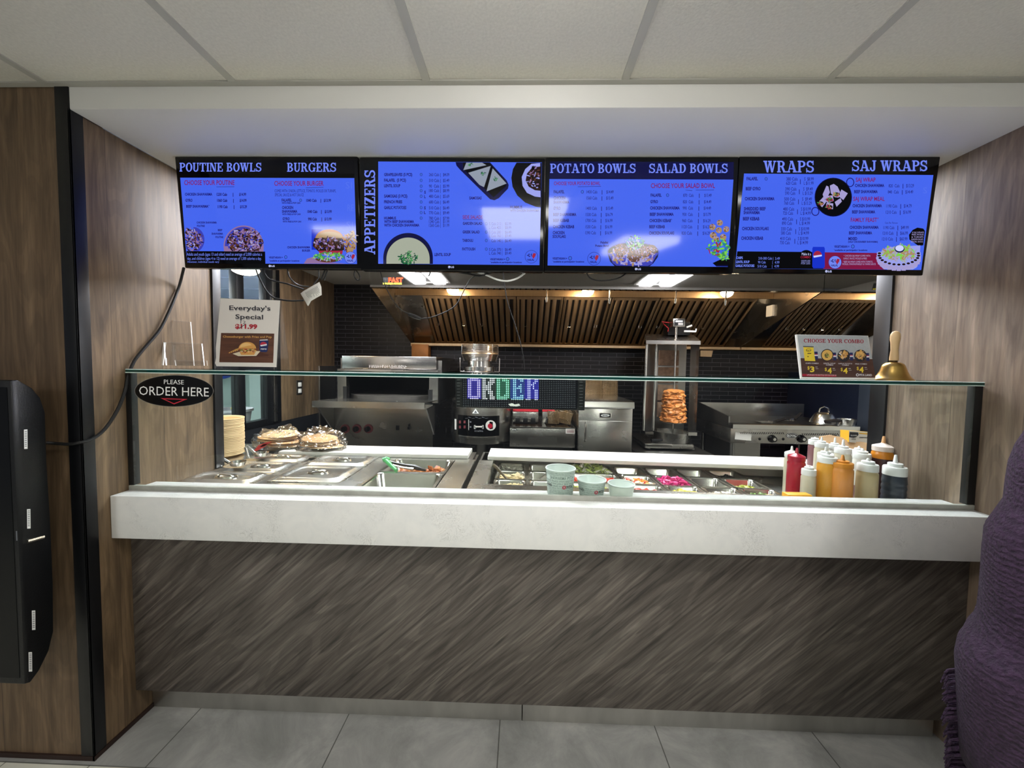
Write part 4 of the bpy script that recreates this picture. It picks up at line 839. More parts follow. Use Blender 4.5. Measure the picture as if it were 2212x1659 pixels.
# ------------------------------------------------------------------ pita bags
mat('pita', 'c9a070', 0.7, var=0.22, vscale=22, bump=0.2, bscale=40); mat('pita_pale', 'd6b88c', 0.7, var=0.16, vscale=18); mat('bag_red', 'c23a36', 0.4); mat('toast', '5a3320', 0.7)
def pita_bag(name, label, cx, cy, z, rx, ry, h, n, seed, tint):
    R = random.Random(seed)
    t = bmesh.new(); bmesh.ops.create_icosphere(t, subdivisions=5, radius=1)
    for v in t.verts:
        p = v.co.copy(); q = p*2.1+Vector((seed, 0, 0)); d = mnoise.noise(q)*.20+abs(mnoise.noise(p*5+Vector((0, seed, 0))))*.20-.10+abs(mnoise.noise(p*12+Vector((0, seed, 3))))*.05
        k = 1+d; x, y, zz = p.x*rx*k, p.y*ry*k, p.z
        zz = (max(zz, -0.25)+0.25)/1.25*h*(1+d*1.4)
        v.co = (cx+x, cy+y, z+max(0.0, zz))
    for f in t.faces: f.smooth = False
    m = MB(); m.add(t); bag = obj(name, m, 'bag_film', origin=(cx, cy, z)); tag(bag, label, 'bag', 'plastic bags of pita bread')
    zz = z+0.006
    for i in range(n):
        r = min(rx, ry*1.05)*R.uniform(.80, .9); ox = R.uniform(-1, 1)*(rx-r)*.6; tl = R.uniform(-.04, .04)
        m = MB(); M = Euler((tl, R.uniform(-.08, .08), R.random()*6)).to_matrix() @ Matrix.Diagonal((1, .9, 1))
        m.lathe([(0, 0), (r*.8, 0), (r, 0.006), (r*.85, 0.012), (r*.4, 0.014), (0, 0.013)], (cx+ox, cy+R.uniform(-.005, .005), zz), 28, 0, M)
        tag(obj('pita_bread', m, 'pita' if i % 2 else 'pita_pale', origin=(cx+ox, cy, zz)), tint, 'bread', 'pita breads in the bag '+('nearer the plates' if seed == 1 else 'on the right'))
        zz += 0.0155
    return bag
pita_bag('bread_bag', 'clear plastic bag of pita breads with red print, beside the paper plates', -1.42, 2.20, 0.9025, 0.156, 0.12, 0.115, 5, 1, 'flat pita bread inside the clear bag nearer the paper plates')
pita_bag('bread_bag', 'clear plastic bag of pita breads at the right, in front of the pita oven', -1.165, 2.175, 0.9025, 0.145, 0.115, 0.115, 4, 2, 'flat pita bread inside the right hand clear bag')
m = MB()
for q in ([(548, 974), (558, 962), (575, 955.5), (586, 954), (570, 966), (555, 974)], [(560, 966), (568, 960), (578, 958), (572, 965)]):
    m.prism([at(u, v, 2.055) for u, v in q], (0, 0.002, 0))
tag(obj('bag_seal', m, 'bag_red', origin=tuple(at(565, 966, 2.055))), 'red printed label on the left pita bag', 'label')

# ------------------------------------------------------------------ cold prep table
CT = 0.88; PZ_ = 0.832
def skew(o):                                              # the cold table stands slightly turned to the counter
    for v in o.data.vertices: v.co.y += -0.052*(v.co.x+o.location.x+(o.parent.location.x if o.parent else 0)+0.15)
    return o
cta = thing('prep_table', 'refrigerated stainless prep table with rows of topping pans behind the glass', 'prep table', (0.7, 1.8, 0))
m = MB()
X0, X1, Y0, Y1 = -0.15, 1.225, 1.645, 2.06; YR = Y0-0.052*(X1+0.15)
for a, b, c, d in ((-0.226, 1.4805, X0, 2.06), (X1, 1.4805, 1.612, 1.52), (1.59, 1.52, 1.612, 2.06)): m.box(a, b, CT-0.003, c, d, CT)
m.prism([(X0, 1.4805, CT-.003), (X1, 1.4805, CT-.003), (X1, YR, CT-.003), (X0, Y0, CT-.003)], (0, 0, .003)); m.prism([(X0, Y0-.006, CT-.06), (X1, YR-.006, CT-.06), (X1, YR, CT-.06), (X0, Y0, CT-.06)], (0, 0, .0565)); m.box(X0-0.012, Y0-0.012, CT-0.06, X0, Y1+0.14, CT-.0031); obj('rim', m, 'steel', cta)
m = MB(); m.box(X0, 2.205, CT-0.07, 1.59, 2.212, CT); m.box(X0, 2.06, CT-0.004, 1.59, 2.205, CT) if False else None; skew(obj('back_rail', m, 'steel_dark', cta))
m = MB(); m.box(-0.226, 1.4805, 0.1, -0.215, 2.27, CT-0.0035); m.box(1.6, 1.4805, 0.1, 1.612, 2.27, CT-0.0035); m.box(-0.215, 1.4805, 0.1, 1.6, 1.49, CT-0.0035); m.box(-0.215, 2.26, 0.1, 1.6, 2.27, CT-0.0035); m.box(-0.215, 1.4905, 0.60, 1.6, 2.26, 0.61); obj('body', m, 'steel_dark', cta)
for x, y in ((-0.2, 1.5), (1.58, 1.5), (-0.2, 2.24), (1.58, 2.24)):
    m = MB(); m.cyl((x, y, 0), (x, y, 0.1), 0.02, 10); obj('leg', m, 'steel_dark', cta)
m = MB(); m.box(X1+0.003, 1.525, 0.795, 1.588, 2.20, 0.800); obj('bottle_shelf', m, 'steel', cta)
for x in (0.035, 0.207, 0.511, 0.683, 0.855, 1.027, 1.200):
    m = MB(); m.box(x-0.005, Y0, PZ_-0.012, x+0.005, 2.205, PZ_-0.004); skew(obj('divider_bar', m, 'steel', cta))
m = MB(); m.box(-0.18, 2.205+0.008, CT-0.075, 1.6, 2.2595, CT-0.0005); skew(obj('board_support', m, 'steel_dark', cta))
m = MB(); m.box(-0.182, 2.060, CT+0.001, 1.60, 2.268, 0.902, 0.003); tag(skew(obj('cutting_board', m, 'cutting_board', origin=(0.7, 2.16, CT))), 'long white cutting board along the back of the cold topping pans', 'cutting board')

cols = [(-0.130, 0.030), (0.040, 0.202), (0.212, 0.506), (0.516, 0.678), (0.688, 0.850), (0.860, 1.022), (1.032, 1.195)]
rws = [(2.040, 2.198), (1.877, 2.035), (1.712, 1.872)]
for n_, cc, v in (('lettuce', 'bfd07a', .25), ('turnip', 'c92474', .2), ('pickle', '9aa03c', .3), ('tomato', 'c8402a', .25), ('pepper', 'd9902a', .3), ('onion', 'ded8c8', .12), ('olive', '1a1416', .2), ('hummus', 'cdb98a', .1), ('parsley', '5f7d3a', .3), ('cheese', 'e2a52c', .05), ('feta', 'e8e4d8', .08), ('mush', '8a7458', .3), ('yellowpep', 'd8c440', .2)):
    mat(n_, cc, 0.45, var=v, vscale=50)
fill = {(0, 0): ('feta', 'white creamy salad', .012), (0, 1): ('hummus', 'pale beige hummus', .014), (0, 2): ('hummus', 'pale beige dip', .010),
 (2, 0): ('lettuce', 'shredded pale green lettuce', .016), (2, 1): ('tomato', 'diced red tomatoes', .013), (2, 2): ('pickle', 'green sliced cucumbers', .014),
 (3, 1): ('pepper', 'orange and red hot peppers', .014), (3, 2): ('tomato', 'orange red chopped peppers', .012), (4, 1): ('turnip', 'bright pink pickled turnip strips', .014), (4, 2): ('yellowpep', 'yellow green pickled peppers', .013),
 (5, 1): ('mush', 'a few mushrooms', .010), (5, 2): ('onion', 'pale onions', .012), (6, 0): ('olive', 'black sliced olives', .011), (6, 1): ('pickle', 'green jalapeno slices', .011), (6, 2): ('parsley', 'green pickles', .012)}
where = ('far left', 'second from the left', 'wide third', 'fourth from the left', 'fifth from the left', 'sixth from the left', 'last on the right')
rown = ('back row', 'middle row', 'front row')
for i, (x0, x1) in enumerate(cols):
    for j, (y0, y1) in enumerate(rws):
        if i == 2 and j == 1: pass
        nm = fill.get((i, j))
        lab = ('topping pan of %s, %s column, %s' % (nm[1], where[i], rown[j])) if nm else ('empty looking topping pan, %s column, %s' % (where[i], rown[j]))
        tag(skew(obj('topping_pan', pan_mesh(x0, y0, x1, y1, PZ_, 0.095, 0.008, 0.018, 0.008), 'steel_bright', origin=((x0+x1)/2, (y0+y1)/2, PZ_-0.095), smooth=50)), lab, 'pan', 'topping pans in the cold table')
        if not nm: continue
        ms, ds, r = nm; a = 0.024
        zt = PZ_-0.020; heap = 0.016; n = 60; sq = (1, 1, .6); extra = [ms]
        if ms == 'lettuce': zt = PZ_-0.012; heap = 0.05; n = 170; sq = (1.6, .5, .35); extra = ['lettuce', 'lettuce', 'feta']
        if ms == 'turnip': zt = PZ_-0.016; heap = 0.04; n = 80; sq = (1.7, .45, .45)
        if ms == 'hummus': n = 30; sq = (1.5, 1.3, .5)
        if (i, j) == (5, 1): n = 5; zt = PZ_-0.055
        if (i, j) == (3, 1): extra = ['pepper', 'pepper', 'tomato', 'onion']
        if (i, j) == (6, 1): zt = PZ_-0.03; n = 40
        if ms == 'olive': zt = PZ_-0.03
        m = MB(); m.box(x0+a, y0+a, PZ_-0.088, x1-a, y1-a, zt-0.004, 0.004)
        if (i, j) == (5, 1): m.bm.free(); m = MB()
        o = chunks(ms+'_topping' if ms not in ('mush', 'yellowpep') else {'mush': 'mushroom', 'yellowpep': 'pepper'}[ms]+'_topping', ds[0].upper()+ds[1:]+' heaped in the %s pan, %s column' % (rown[j], where[i]), 'food', x0+a, y0+a, x1-a, y1-a, zt, n, r, extra, i*3+j, heap, 'stuff', sq); skew(o)
        m.bm.free()
# right-most narrow pans beside the bottles
# cheese slab and egg half
m = MB(); m.box(1.072, 1.525, CT+0.0005, 1.168, 1.563, CT+0.022, 0.003); tag(obj('cheese_block', m, 'cheese', origin=(1.12, 1.54, CT)), 'yellow block of sliced cheese on the front rim of the cold table', 'cheese')
m = MB(); m.sph((1.12, 1.70, PZ_-0.006), 0.036, 0.03, 0.016); tag(obj('bread_roll', m, 'pita_pale', origin=(1.12, 1.70, PZ_-0.02)), 'small pale round bread on the green pickles at the front right', 'bread')
t = thing('serving_spoon', 'brown handled spoon standing in the beige hummus pan', 'spoon', tuple(at(1093, 1033, 1.90)))
m = MB(); m.tube([at(1065, 1004, 1.93), at(1073, 1010, 1.925), at(1084, 1023, 1.915), at(1094, 1034, 1.905)], [0.009, 0.009, 0.007, 0.005], 8); obj('handle', m, mat('olive_handle', '5f5238', 0.5), t)
m = MB(); m.sph(at(1096, 1036, 1.90), 0.02, 0.014, 0.006); obj('bowl', m, 'steel_bright', t)
for (a, b, Y, lab) in (((1083, 1004), (1098, 1014), 2.08, 'thin steel spoon handle in the white creamy pan'), ((1165, 1034), (1181, 1022), 1.95, 'thin steel spoon handle in the pan left of the tall cup')):
    m = MB(); m.tube([at(*a, Y), at(*b, Y-0.01)], 0.004, 8); m.sph(at(*b, Y-0.01), 0.014, 0.01, 0.005); tag(obj('serving_spoon', m, 'steel_bright', origin=tuple(at(*b, Y))), lab, 'spoon')

# ------------------------------------------------------------------ paper cups
mat('cup_paper', 'c3cfc9', 0.5); mat('cup_inside', 'd6ddda', 0.5); mat('cup_print', '6d7d78', 0.5); mat('cup_ink', '1a1a1c', 0.5); mat('cup_red', 'b02a44', 0.5); mat('cup_white', 'd3dad2', 0.5)
WORDS = ['SHAWARMA', 'FALAFEL', 'GYRO', 'FRESH', 'POUTINE', 'KEBAB', 'HUMMUS', 'SALADS', 'WRAPS', 'SOUVLAKI', 'TAHINI', 'PITA', 'GARLIC', 'BEEF', 'CHICKEN']
def cup(label, cx, cy, pxr, ytop, ybot_r, printed, seed, Yc=1.437):
    top = at(cx, cy, Yc); s = Yc/FPX; R1 = pxr*s; R0 = ybot_r*s; zb = 0.912; H = top.z-zb
    t = thing('paper_cup', label, 'cup', (top.x, Yc, zb), 'paper sample cups on the counter')
    c = (top.x, Yc, zb); m = MB()
    m.lathe([(0, 0.004), (R0*.96, 0.004), (R0, 0.0), (R1*.965, H-0.004), (R1*.955, H-0.002), (R0*.94, 0.006), (0, 0.006)], c, 48, mis=[0, 0, 0, 1, 1, 1])
    obj('cup_wall', m, ['cup_paper' if printed else 'cup_white', 'cup_inside'], t)
    m = MB(); m.tube([(c[0]+R1*.97*math.cos(2*PI*k/48), c[1]+R1*.97*math.sin(2*PI*k/48), zb+H-0.003) for k in range(48)], 0.0024, 8, closed=True); obj('rolled_rim', m, 'cup_inside', t)
    if printed:
        R = random.Random(seed)
        def mp(u, v, l):                                      # u: arc length in m from the front, v: height from top (0..H)
            f = 1-v/H; r = R0+(R1*.965-R0)*f+0.0006+l; a = -PI/2+u/((R0+R1)/2)
            return Vector((c[0]+r*math.cos(a), c[1]+r*math.sin(a), zb+H*f))
        P = Pic(mp, 0.00015); span = 1.75*R1; y = 0.009
        first = True
        while y < H-0.006:
            h = R.choice((0.004, 0.0055, 0.007)); x = -span
            if seed == 1 and 0.016 < y < 0.026: h = 0.0125
            while x < span:
                w = R.choice(WORDS); wl = len(w)*h*.62
                if h > .012 and x < -0.035 < x+wl+0.03: w, x, wl = 'SHAWARMA', -0.046, 0.062
                P.text(x, y+h, x+wl, h, w, 'cup_print', 1, .01)
                if R.random() < .5: P.rect(x, y+h+.0009, x+wl, y+h+.0015, 'cup_print', 1)
                x += wl+h*.35
            y += h+0.0024
        yy = H*.60; q = 0.0075
        P.poly([(0.001, yy-q*1.5), (0.055, yy-q*1.5), (0.055, yy+q*1.4), (0.001, yy+q*1.4)], 'cup_paper', 2); P.poly([(-0.075, yy-q*1.8), (-0.036, yy-q*1.8), (-0.036, yy+q), (-0.075, yy+q)], 'cup_paper', 2)
        P.ell(0.0095, yy, q, q, 'cup_red', 3, n=20); P.text(0.006, yy+.003, 0.0125, 0.007, 'X', 'cup_paper', 4, .03)
        P.text(0.0195, yy+.0045, 0.048, 0.0095, 'PITA', 'cup_ink', 3, .03, 0.0); P.text(-0.072, yy, -0.0385, 0.0095, 'LAND', 'cup_ink', 3, .02)
        P.obj('print', t)
cup('tall printed paper cup, the largest of the three on the counter', 1211, 1009, 32.8, 0, 27, True, 1)
cup('short printed paper cup in the middle of the three', 1278, 1033.4, 31.7, 0, 25.2, True, 2)
cup('plain white paper cup, the smallest on the right of the three', 1342, 1042.7, 29, 0, 24, False, 3)

# ------------------------------------------------------------------ squeeze bottles
mat('cap_white', 'dfe0de', 0.35)
def bottle(label, cx, wpx, ytip, ycap0, ycap1, Y, body, cap, kind='std', liquid=None, tip=None, zb=0.8005, fillz=0.0):
    """cx: centre px, wpx: width px, ytip/ycap0/ycap1: tip, cap top and cap bottom rows"""
    b = at(cx, ycap1, Y); s = Y/FPX; R = wpx*s/2/math.sqrt(1+(b.x/Y)**2)*1.03
    z1 = at(cx, ycap1, Y).z; z0c = at(cx, ycap0, Y).z; zt = at(cx, ytip, Y).z
    t = thing('squeeze_bottle', label, 'bottle', (b.x, Y, zb), 'squeeze bottles at the right end of the counter'); c = (b.x, Y, 0)
    mats = [body]+([liquid] if liquid else [])
    m = MB(); hb = z1-zb
    if kind == 'ring':
        pr = [(0, zb), (R*.97, zb), (R, zb+.006)]
        for k in range(5): zz = zb+hb*(.22+k*.14); pr += [(R, zz-.008), (R*.95, zz-.002), (R*.95, zz+.002), (R, zz+.008)]
        pr += [(R, z1-.03), (R*.97, z1-.012), (R*.93, z1)]
        m.lathe(pr, c, 32)
    else:
        lv = zb+hb*fillz if fillz else None
        pr = [(0, zb), (R*.95, zb), (R, zb+.006)]; mi = [0, 0]
        if lv: pr += [(R, lv), (R, lv+.0005)]; mi += [1, 0]
        pr += [(R, z1-.018), (R*.985, z1-.010), (R*.9, z1-.004), (R*.9, z1)]; mi += [0]*4
        m.lathe(pr, c, 32, mis=mi)
    obj('body', m, mats, t)
    m = MB(); ch = z0c-z1
    if kind == 'cone': pr = [(R*.9, z1), (R*.96, z1), (R*.96, z1+ch*.72), (R*.9, z1+ch*.8), (R*.3, z0c+ch*.12), (R*.14, z0c+ch*.3)]
    else: pr = [(R*.9, z1), (R*.97, z1), (R*.97, z1+ch*.62), (R*.92, z1+ch*.7), (R*.62, z1+ch*.72), (R*.60, z0c-.001), (R*.55, z0c), (R*.12, z0c)]
    m.lathe(pr, c, 32); obj('cap', m, cap, t)
    m = MB(); r0 = min(R*.2, .0095); zz = z0c-.001 if kind != 'cone' else z0c+ch*.1
    m.lathe([(r0*1.25, zz), (r0, zz+.004), (r0*.62, zt-.002), (r0*.4, zt), (0, zt)], c, 14); obj('nozzle', m, tip or cap, t)
for n_, cc in (('sauce_red', 'a3182c'), ('sauce_redcap', 'a0142e'), ('sauce_cream', 'd2ccb4'), ('sauce_white', 'd9d8d2'), ('sauce_maroon', '7a5358'), ('sauce_yellow', 'd99a34'), ('sauce_orange', 'd0893f'), ('sauce_orangecap', 'c9822c'), ('sauce_beige', 'b3a37c'), ('sauce_brown', '3a2026'), ('sauce_amber', 'c47a1c'), ('sauce_black', '2c333c'), ('sauce_pale', 'c9c3ae')):
    mat(n_, cc, 0.3, coat=0.15)
S_ = lambda x: 1660+x/6.703; V_ = lambda y: 930+y/6.703
def bt(label, x0, x1, yt, c0, c1, *a, **k): bottle(label, S_((x0+x1)/2), (x1-x0)/6.703, V_(yt), V_(c0), V_(c1), *a, **k)
bt('maroon sauce bottle with white cap, tallest at the back left of the bottles', 574, 762, 92, 108, 200, 2.02, 'sauce_maroon', 'cap_white')
bt('cream sauce bottle with white cap next to the maroon one at the back', 664, 868, 95, 148, 240, 1.92, 'sauce_cream', 'cap_white')
bt('white capped bottle with tall nozzle at the back, below the cardboard box', 858, 1056, 100, 180, 262, 2.00, 'sauce_white', 'cap_white')
bt('white squeeze bottle with white tip standing behind the red bottle', 228, 440, 225, 300, 385, 1.86, 'sauce_cream', 'cap_white', kind='cone')
bt('pale grey sauce bottle with tall white nozzle in the centre of the group', 948, 1204, 132, 222, 325, 1.83, 'sauce_pale', 'cap_white')
bt('white bottle mostly hidden behind the one with a purple lower half', 1192, 1420, 224, 255, 352, 1.86, 'sauce_white', 'cap_white')
bt('white capped bottle with a purple lower half, left of the big amber bottle', 1222, 1490, 262, 296, 404, 1.73, 'sauce_white', 'cap_white', fillz=.42, liquid='sauce_maroon')
bt('big round bottle of dark brown sauce with amber shoulder and orange tip', 1490, 1830, 82, 200, 292, 1.71, 'sauce_amber', mat('cap_pink', 'd8cac2', 0.35), kind='cone', fillz=.87, liquid='sauce_brown', tip=mat('tip_tan', 'c99766', 0.4))
bt('white squeeze bottle with long nozzle behind the yellow sauce', 704, 950, 236, 300, 388, 1.72, 'sauce_white', 'cap_white')
bt('red ketchup squeeze bottle with red cap', 272, 538, 254, 345, 432, 1.70, 'sauce_red', 'sauce_redcap', kind='cone')
bt('small beige squeeze bottle between the red and yellow ones', 470, 694, 502, 525, 640, 1.63, 'sauce_pale', 'cap_white')
bt('yellow mustard coloured sauce bottle with white cap', 702, 1004, 300, 345, 460, 1.62, 'sauce_yellow', 'cap_white')
bt('orange sauce bottle with orange cap', 900, 1236, 355, 432, 528, 1.585, 'sauce_orange', 'sauce_orangecap')
bt('olive beige sauce bottle with white cap, in front of the big amber bottle', 1272, 1596, 400, 440, 580, 1.575, 'sauce_beige', 'cap_white')
bt('black sauce bottle with ringed body and white cone cap at the far right', 1642, 2012, 352, 470, 640, 1.58, 'sauce_black', 'cap_white', kind='ring')
# gloves and cardboard box behind the bottles
mat('cardboard', 'b08d68', 0.8, var=0.08, vscale=15); mat('box_yellow', 'd9a52c', 0.6); mat('box_white', 'cfcac2', 0.6)
t = thing('cardboard_box', 'open brown cardboard box behind the squeeze bottles', 'box', (1.83, 2.05, 0.80))
A0 = at(1772, 950, 2.13); A1 = at(1886, 975, 2.0)
m = MB(); m.box(1.63, 1.98, 0.80, 1.90, 2.19, 0.84); obj('base', m, 'cardboard', t)
m = MB(); m.prism([at(1771, 944, 2.16), at(1795, 940, 2.18), at(1886, 960, 2.02), at(1886, 985, 2.02), at(1771, 975, 2.16)], (0.004, 0.012, 0)); obj('front_flap', m, 'cardboard', t)
m = MB(); m.box(1.625, 1.86, 0.78, 2.05, 2.30, 0.7995); m.box(1.63, 1.9, 0, 1.67, 1.94, 0.78); m.box(1.98, 1.9, 0, 2.02, 1.94, 0.78); m.box(1.63, 2.22, 0, 1.67, 2.26, 0.78); m.box(1.98, 2.22, 0, 2.02, 2.26, 0.78); tag(obj('side_table', m, 'steel_dark', origin=(1.83, 2.1, 0)), 'dark steel side table behind the right wall post, under the glove box', 'table')
t = thing('glove_box', 'yellow and white disposable glove box on top of the cardboard box', 'box', (1.80, 2.15, 0.94))
F = [at(1834, 930, 2.08), at(1890, 934.5, 2.05), at(1890, 961, 2.05), at(1834, 955, 2.08)]; L_ = [at(1815, 928, 2.16), at(1815, 951, 2.16)]
bk = Vector((0.0, 0.10, 0.0)); dv = L_[0]-F[0]
m = MB(); m.hexa([F[0], F[1], F[2], F[3], F[0]+dv, F[1]+dv, F[2]+dv, F[3]+dv], 0)
for f in m.bm.faces:
    n = f.normal; f.normal_update(); f.material_index = 0 if f.normal.y < -.75 else 1
obj('carton', m, ['box_white', 'box_yellow'], t)
zz = lambda x, y: (1660+x/6.703, 930+y/6.703)
def pmap(p, n_, l0=0.0008):
    return lambda u, v, l: (lambda d: ORG+d*((p-ORG).dot(n_)/d.dot(n_))+n_*(l+l0))(ray(*zz(u, v)))
nn = (F[1]-F[0]).cross(F[3]-F[0]).normalized(); nn = nn if nn.y < 0 else -nn
P = Pic(pmap(F[0], nn)); P.poly([(1176, 20), (1298, 28), (1302, 62), (1270, 96), (1230, 106), (1166, 96)], 'cup_ink', 1); P.text(1186, 78, 1280, 18, 'GLOVES', 'cap_white', 2, .02, 3); P.poly([(1310, 32), (1484, 44), (1484, 62), (1310, 48)], 'box_yellow', 1)
P.text(1316, 108, 1484, 18, 'DISPOSABLE', 'cup_ink', 2, .03, 6); P.text(1196, 128, 1262, 16, 'LARGE', 'cup_ink', 2, .03, 4); P.obj('front_print', t)

# ------------------------------------------------------------------ LED message sign under the glass shelf
YL = 1.43
t = thing('led_sign', 'black LED dot sign spelling ORDER, hanging under the glass shelf', 'led sign', tuple(at(1124, 885, YL)))
c = [(983, 811), (1265.5, 816.5), (1263, 887), (985, 880)]
m = MB(); q = [at(u, v, YL) for u, v in c]; m.hexa(q+[p+Vector((0, 0.035, 0)) for p in q], 0, 0.002); obj('housing', m, 'black_plastic', t)
mat('led_board', '0a0a10', 0.25)
def lmat(n, c_, e): return (mat('led_'+n, '101010', 0.4, emit=c_, estr=e), 'led_'+n)[1]
lmat('off', 'c8ccd4', 0.55); lmat('white', 'f4f6ff', 2.2); lmat('violet', 'd4c8ff', 2.2); lmat('green', 'a8ffd8', 1.9); lmat('cyan', 'b0f4ff', 2.0); lmat('blue', 'ccd4ff', 2.2)  # unlit dots emit too, so they look pale
lmat('gviolet', '2a10d0', .42); lmat('ggreen', '0c9468', .30); lmat('gcyan', '0a50c0', .42); lmat('gblue', '1510d0', .5); lmat('gwhite', '1c3a34', .25)  # dim emission for the painted halos behind the letters
def lm(u, v, l): return at(u, v, YL-0.0005-l)
P = Pic(lm, 0.0004); P.poly([(998, 814), (1249, 819), (1247, 884), (999, 877)], 'led_board', 0)
GL = {'O': ['.11111.', '1111111', '11...11', '11...11', '11...11', '11...11', '11...11', '11...11', '11...11', '11...11', '1111111', '.11111.'],
 'R': ['11..111', '11..111', '11.1111', '11.111.', '11111..', '11111..', '11111..', '11.111.', '11.111.', '11..11.', '11..111', '111.111'],
 'D': ['11.111.', '11.1111', '11...11', '11...11', '11...11', '11...11', '11...11', '11...11', '11...11', '11..111', '1111111', '111111.'],
 'E': ['.11.111', '.11..11', '.11....', '.11..1.', '.11.11.', '.11111.', '.11..1.', '.11..1.', '.11....', '.11..11', '.111111', '1111111'],
 'r': ['.11..11', '.11..11', '.11.11.', '.1111..', '.11.1..', '.11.1..', '.11..11', '.11..11', '.11..11', '.11..11', '.11..11', '111..11']}
lit = {}
for k, (g, cc, gc) in enumerate((('O', 'violet', 'gviolet'), ('R', 'white', 'gwhite'), ('D', 'green', 'ggreen'), ('E', 'cyan', 'gcyan'), ('r', 'blue', 'gblue'))):
    for r, line in enumerate(GL[g]):
        for x, ch in enumerate(line):
            if ch == '1': lit[(3+k*8+x, r)] = cc
    x0 = 999.5+(2.5+k*8)*3.88; x1 = x0+7.9*3.88
    P.poly([(x0, 815), (x1, 815.7), (x1, 862), (x0, 861)], 'led_'+gc, 0.5)  # glowing patch paints the letter's halo onto the board
for i in range(63):
    for j in range(16):
        x = 1001+i*3.88; y = 817+j*3.95+i*3.88*.0165; k = lit.get((i, j)); r = 1.32 if k else 0.62
        P.ell(x, y, r, r, 'led_'+(k or 'off'), 1.2, n=6)
for i in range(9):
    P.rect(987, 820+i*6.6, 993.5, 821.2+i*6.6, 'mid_grey', 1); P.rect(1251.5, 825+i*6.6, 1259, 826.2+i*6.6, 'mid_grey', 1)
P.poly([(1098, 873), (1106, 871), (1112, 873.5), (1121, 872), (1124, 876), (1116, 878), (1102, 877)], 'sticker_white', 3)
P.obj('dot_matrix', t)
for x in (1010, 1235):
    m = MB(); p = at(x, 813, YL+.012); m.box(p.x-.008, p.y-.006, p.z-.006, p.x+.008, p.y+.006, 1.3545); obj('hanger', m, 'black_plastic', t)

# ------------------------------------------------------------------ things on the glass shelf
SH = 1.3672
# brochure holder, two empty tiers
t = thing('brochure_holder', 'clear acrylic two tier brochure holder, empty, on the glass shelf', 'brochure holder', tuple(atz(395, 790, SH)))
Yh = 1.50
def slabq(pts, Y0, Y1, name, th=0.004, mt='acrylic', par=None, lit_edges=True):
    q = [at(u, v, Y0 if i > 1 else Y1) for i, (u, v) in enumerate(pts)]
    m = MB(); m.hexa(q+[p+Vector((0, th, 0)) for p in q])
    if lit_edges:
        for f in m.bm.faces:
            if f.calc_area() < 0.0012: f.material_index = 1
    return obj(name, m, [mt, 'acrylic_edge'], par)
mat('acrylic_edge', 'e8e4dc', 0.2)
slabq([(354.5, 690.5), (411, 695.5), (418.5, 790), (359, 789)], 1.53, 1.57, 'back_panel', par=t)
slabq([(353, 739), (435.5, 742.5), (440.5, 790), (358, 789)], 1.47, 1.52, 'upper_pocket', par=t)
slabq([(377, 778), (446, 779), (447, 790), (379, 790)], 1.44, 1.46, 'lower_pocket', par=t)
slabq([(352, 739), (357, 739.5), (352, 789), (349, 789)], 1.50, 1.53, 'side_support', par=t)
m = MB(); a = at(379, 789, 1.455); m.box(a.x-.03, 1.44, SH, a.x+.125, 1.56, SH+.003); obj('base', m, ['acrylic', 'acrylic_edge'], t)
# special sign
mat('sign_paper', 'd9d3cc', 0.5, var=0.02, vscale=5); mat('sign_ink', '2c2c34', 0.5); mat('sign_shadow', 'b5b0ac', 0.5); mat('sign_red', 'a81c2c', 0.5); mat('photo_wood', '5a3626', 0.45, var=0.3, vscale=9, stretch=(1, 1, 12)); mat('photo_orange', 'cf9a52', 0.5)
for n_, cc in (('bun', 'd59a50'), ('bun_light', 'e6bb78'), ('bacon', '9a3a24'), ('fries', 'd9ae5e'), ('bun_shadow', '8a5426'), ('can_navy', '1c2a5e'), ('can_white', 'd9d9de'), ('can_red', 'b4233a'), ('leaf', '6e8a3c'), ('paper_food', 'd9cbb0'), ('board', '4a2418')): mat(n_, cc, 0.45)
t = thing('special_sign', "slanted acrylic sign reading Everyday's Special, on the glass shelf", 'sign', tuple(atz(532, 795, SH)))
TL, TR, BR, BL = at(476, 643.5, 1.53), at(606, 648.5, 1.525), at(598, 794, 1.50), at(465, 790, 1.50)
BL.z = BR.z = SH+.001
n = (TR-TL).cross(BL-TL).normalized(); n = n if n.y < 0 else -n
m = MB(); m.hexa([TL, TR, BR, BL]+[p-n*.004 for p in (TL, TR, BR, BL)]); obj('holder', m, ['acrylic'], t)
m = MB(); m.prism([BL+Vector((-.016, .09, 0)), BR+Vector((-.004, .09, 0)), TR-n*.005, TL-n*.005], n*-.003); obj('back_support', m, 'acrylic', t)
pm = lambda u, v, l: (lambda d: ORG+d*((TL-ORG).dot(n)/d.dot(n))+n*(l+.0006))(ray(260+u/4.424, 580+v/4.424))
P = Pic(pm, 0.0002)
P.poly([(958, 284), (1528, 306), (1492, 942), (920, 934), (906, 905), (916, 850), (914, 760)], 'sign_paper', 0)
P.text(1046, 408, 1440, 40, "Everyday's", 'sign_shadow', 1, .01); P.text(1104, 492, 1366, 40, 'Special', 'sign_shadow', 1, .01)
P.text(1042, 396, 1436, 44, "Everyday's", 'sign_ink', 2, .02, 6); P.text(1100, 480, 1366, 44, 'Special', 'sign_ink', 2, .02, 6)
P.text(1098, 572, 1310, 42, '$11.99', 'sign_red', 2, .05, 4); P.text(1150, 526, 1200, 28, '12', 'sign_ink', 3, 0, 2); P.poly([(1130, 575), (1136, 578), (1200, 534), (1194, 530)], 'sign_ink', 3)
P.poly([(964, 616), (1472, 622), (1462, 902), (946, 896)], 'photo_wood', 1); P.text(982, 660, 1448, 20, 'Cheeseburger with Fries and Pop', 'photo_orange', 2, .02, 4)
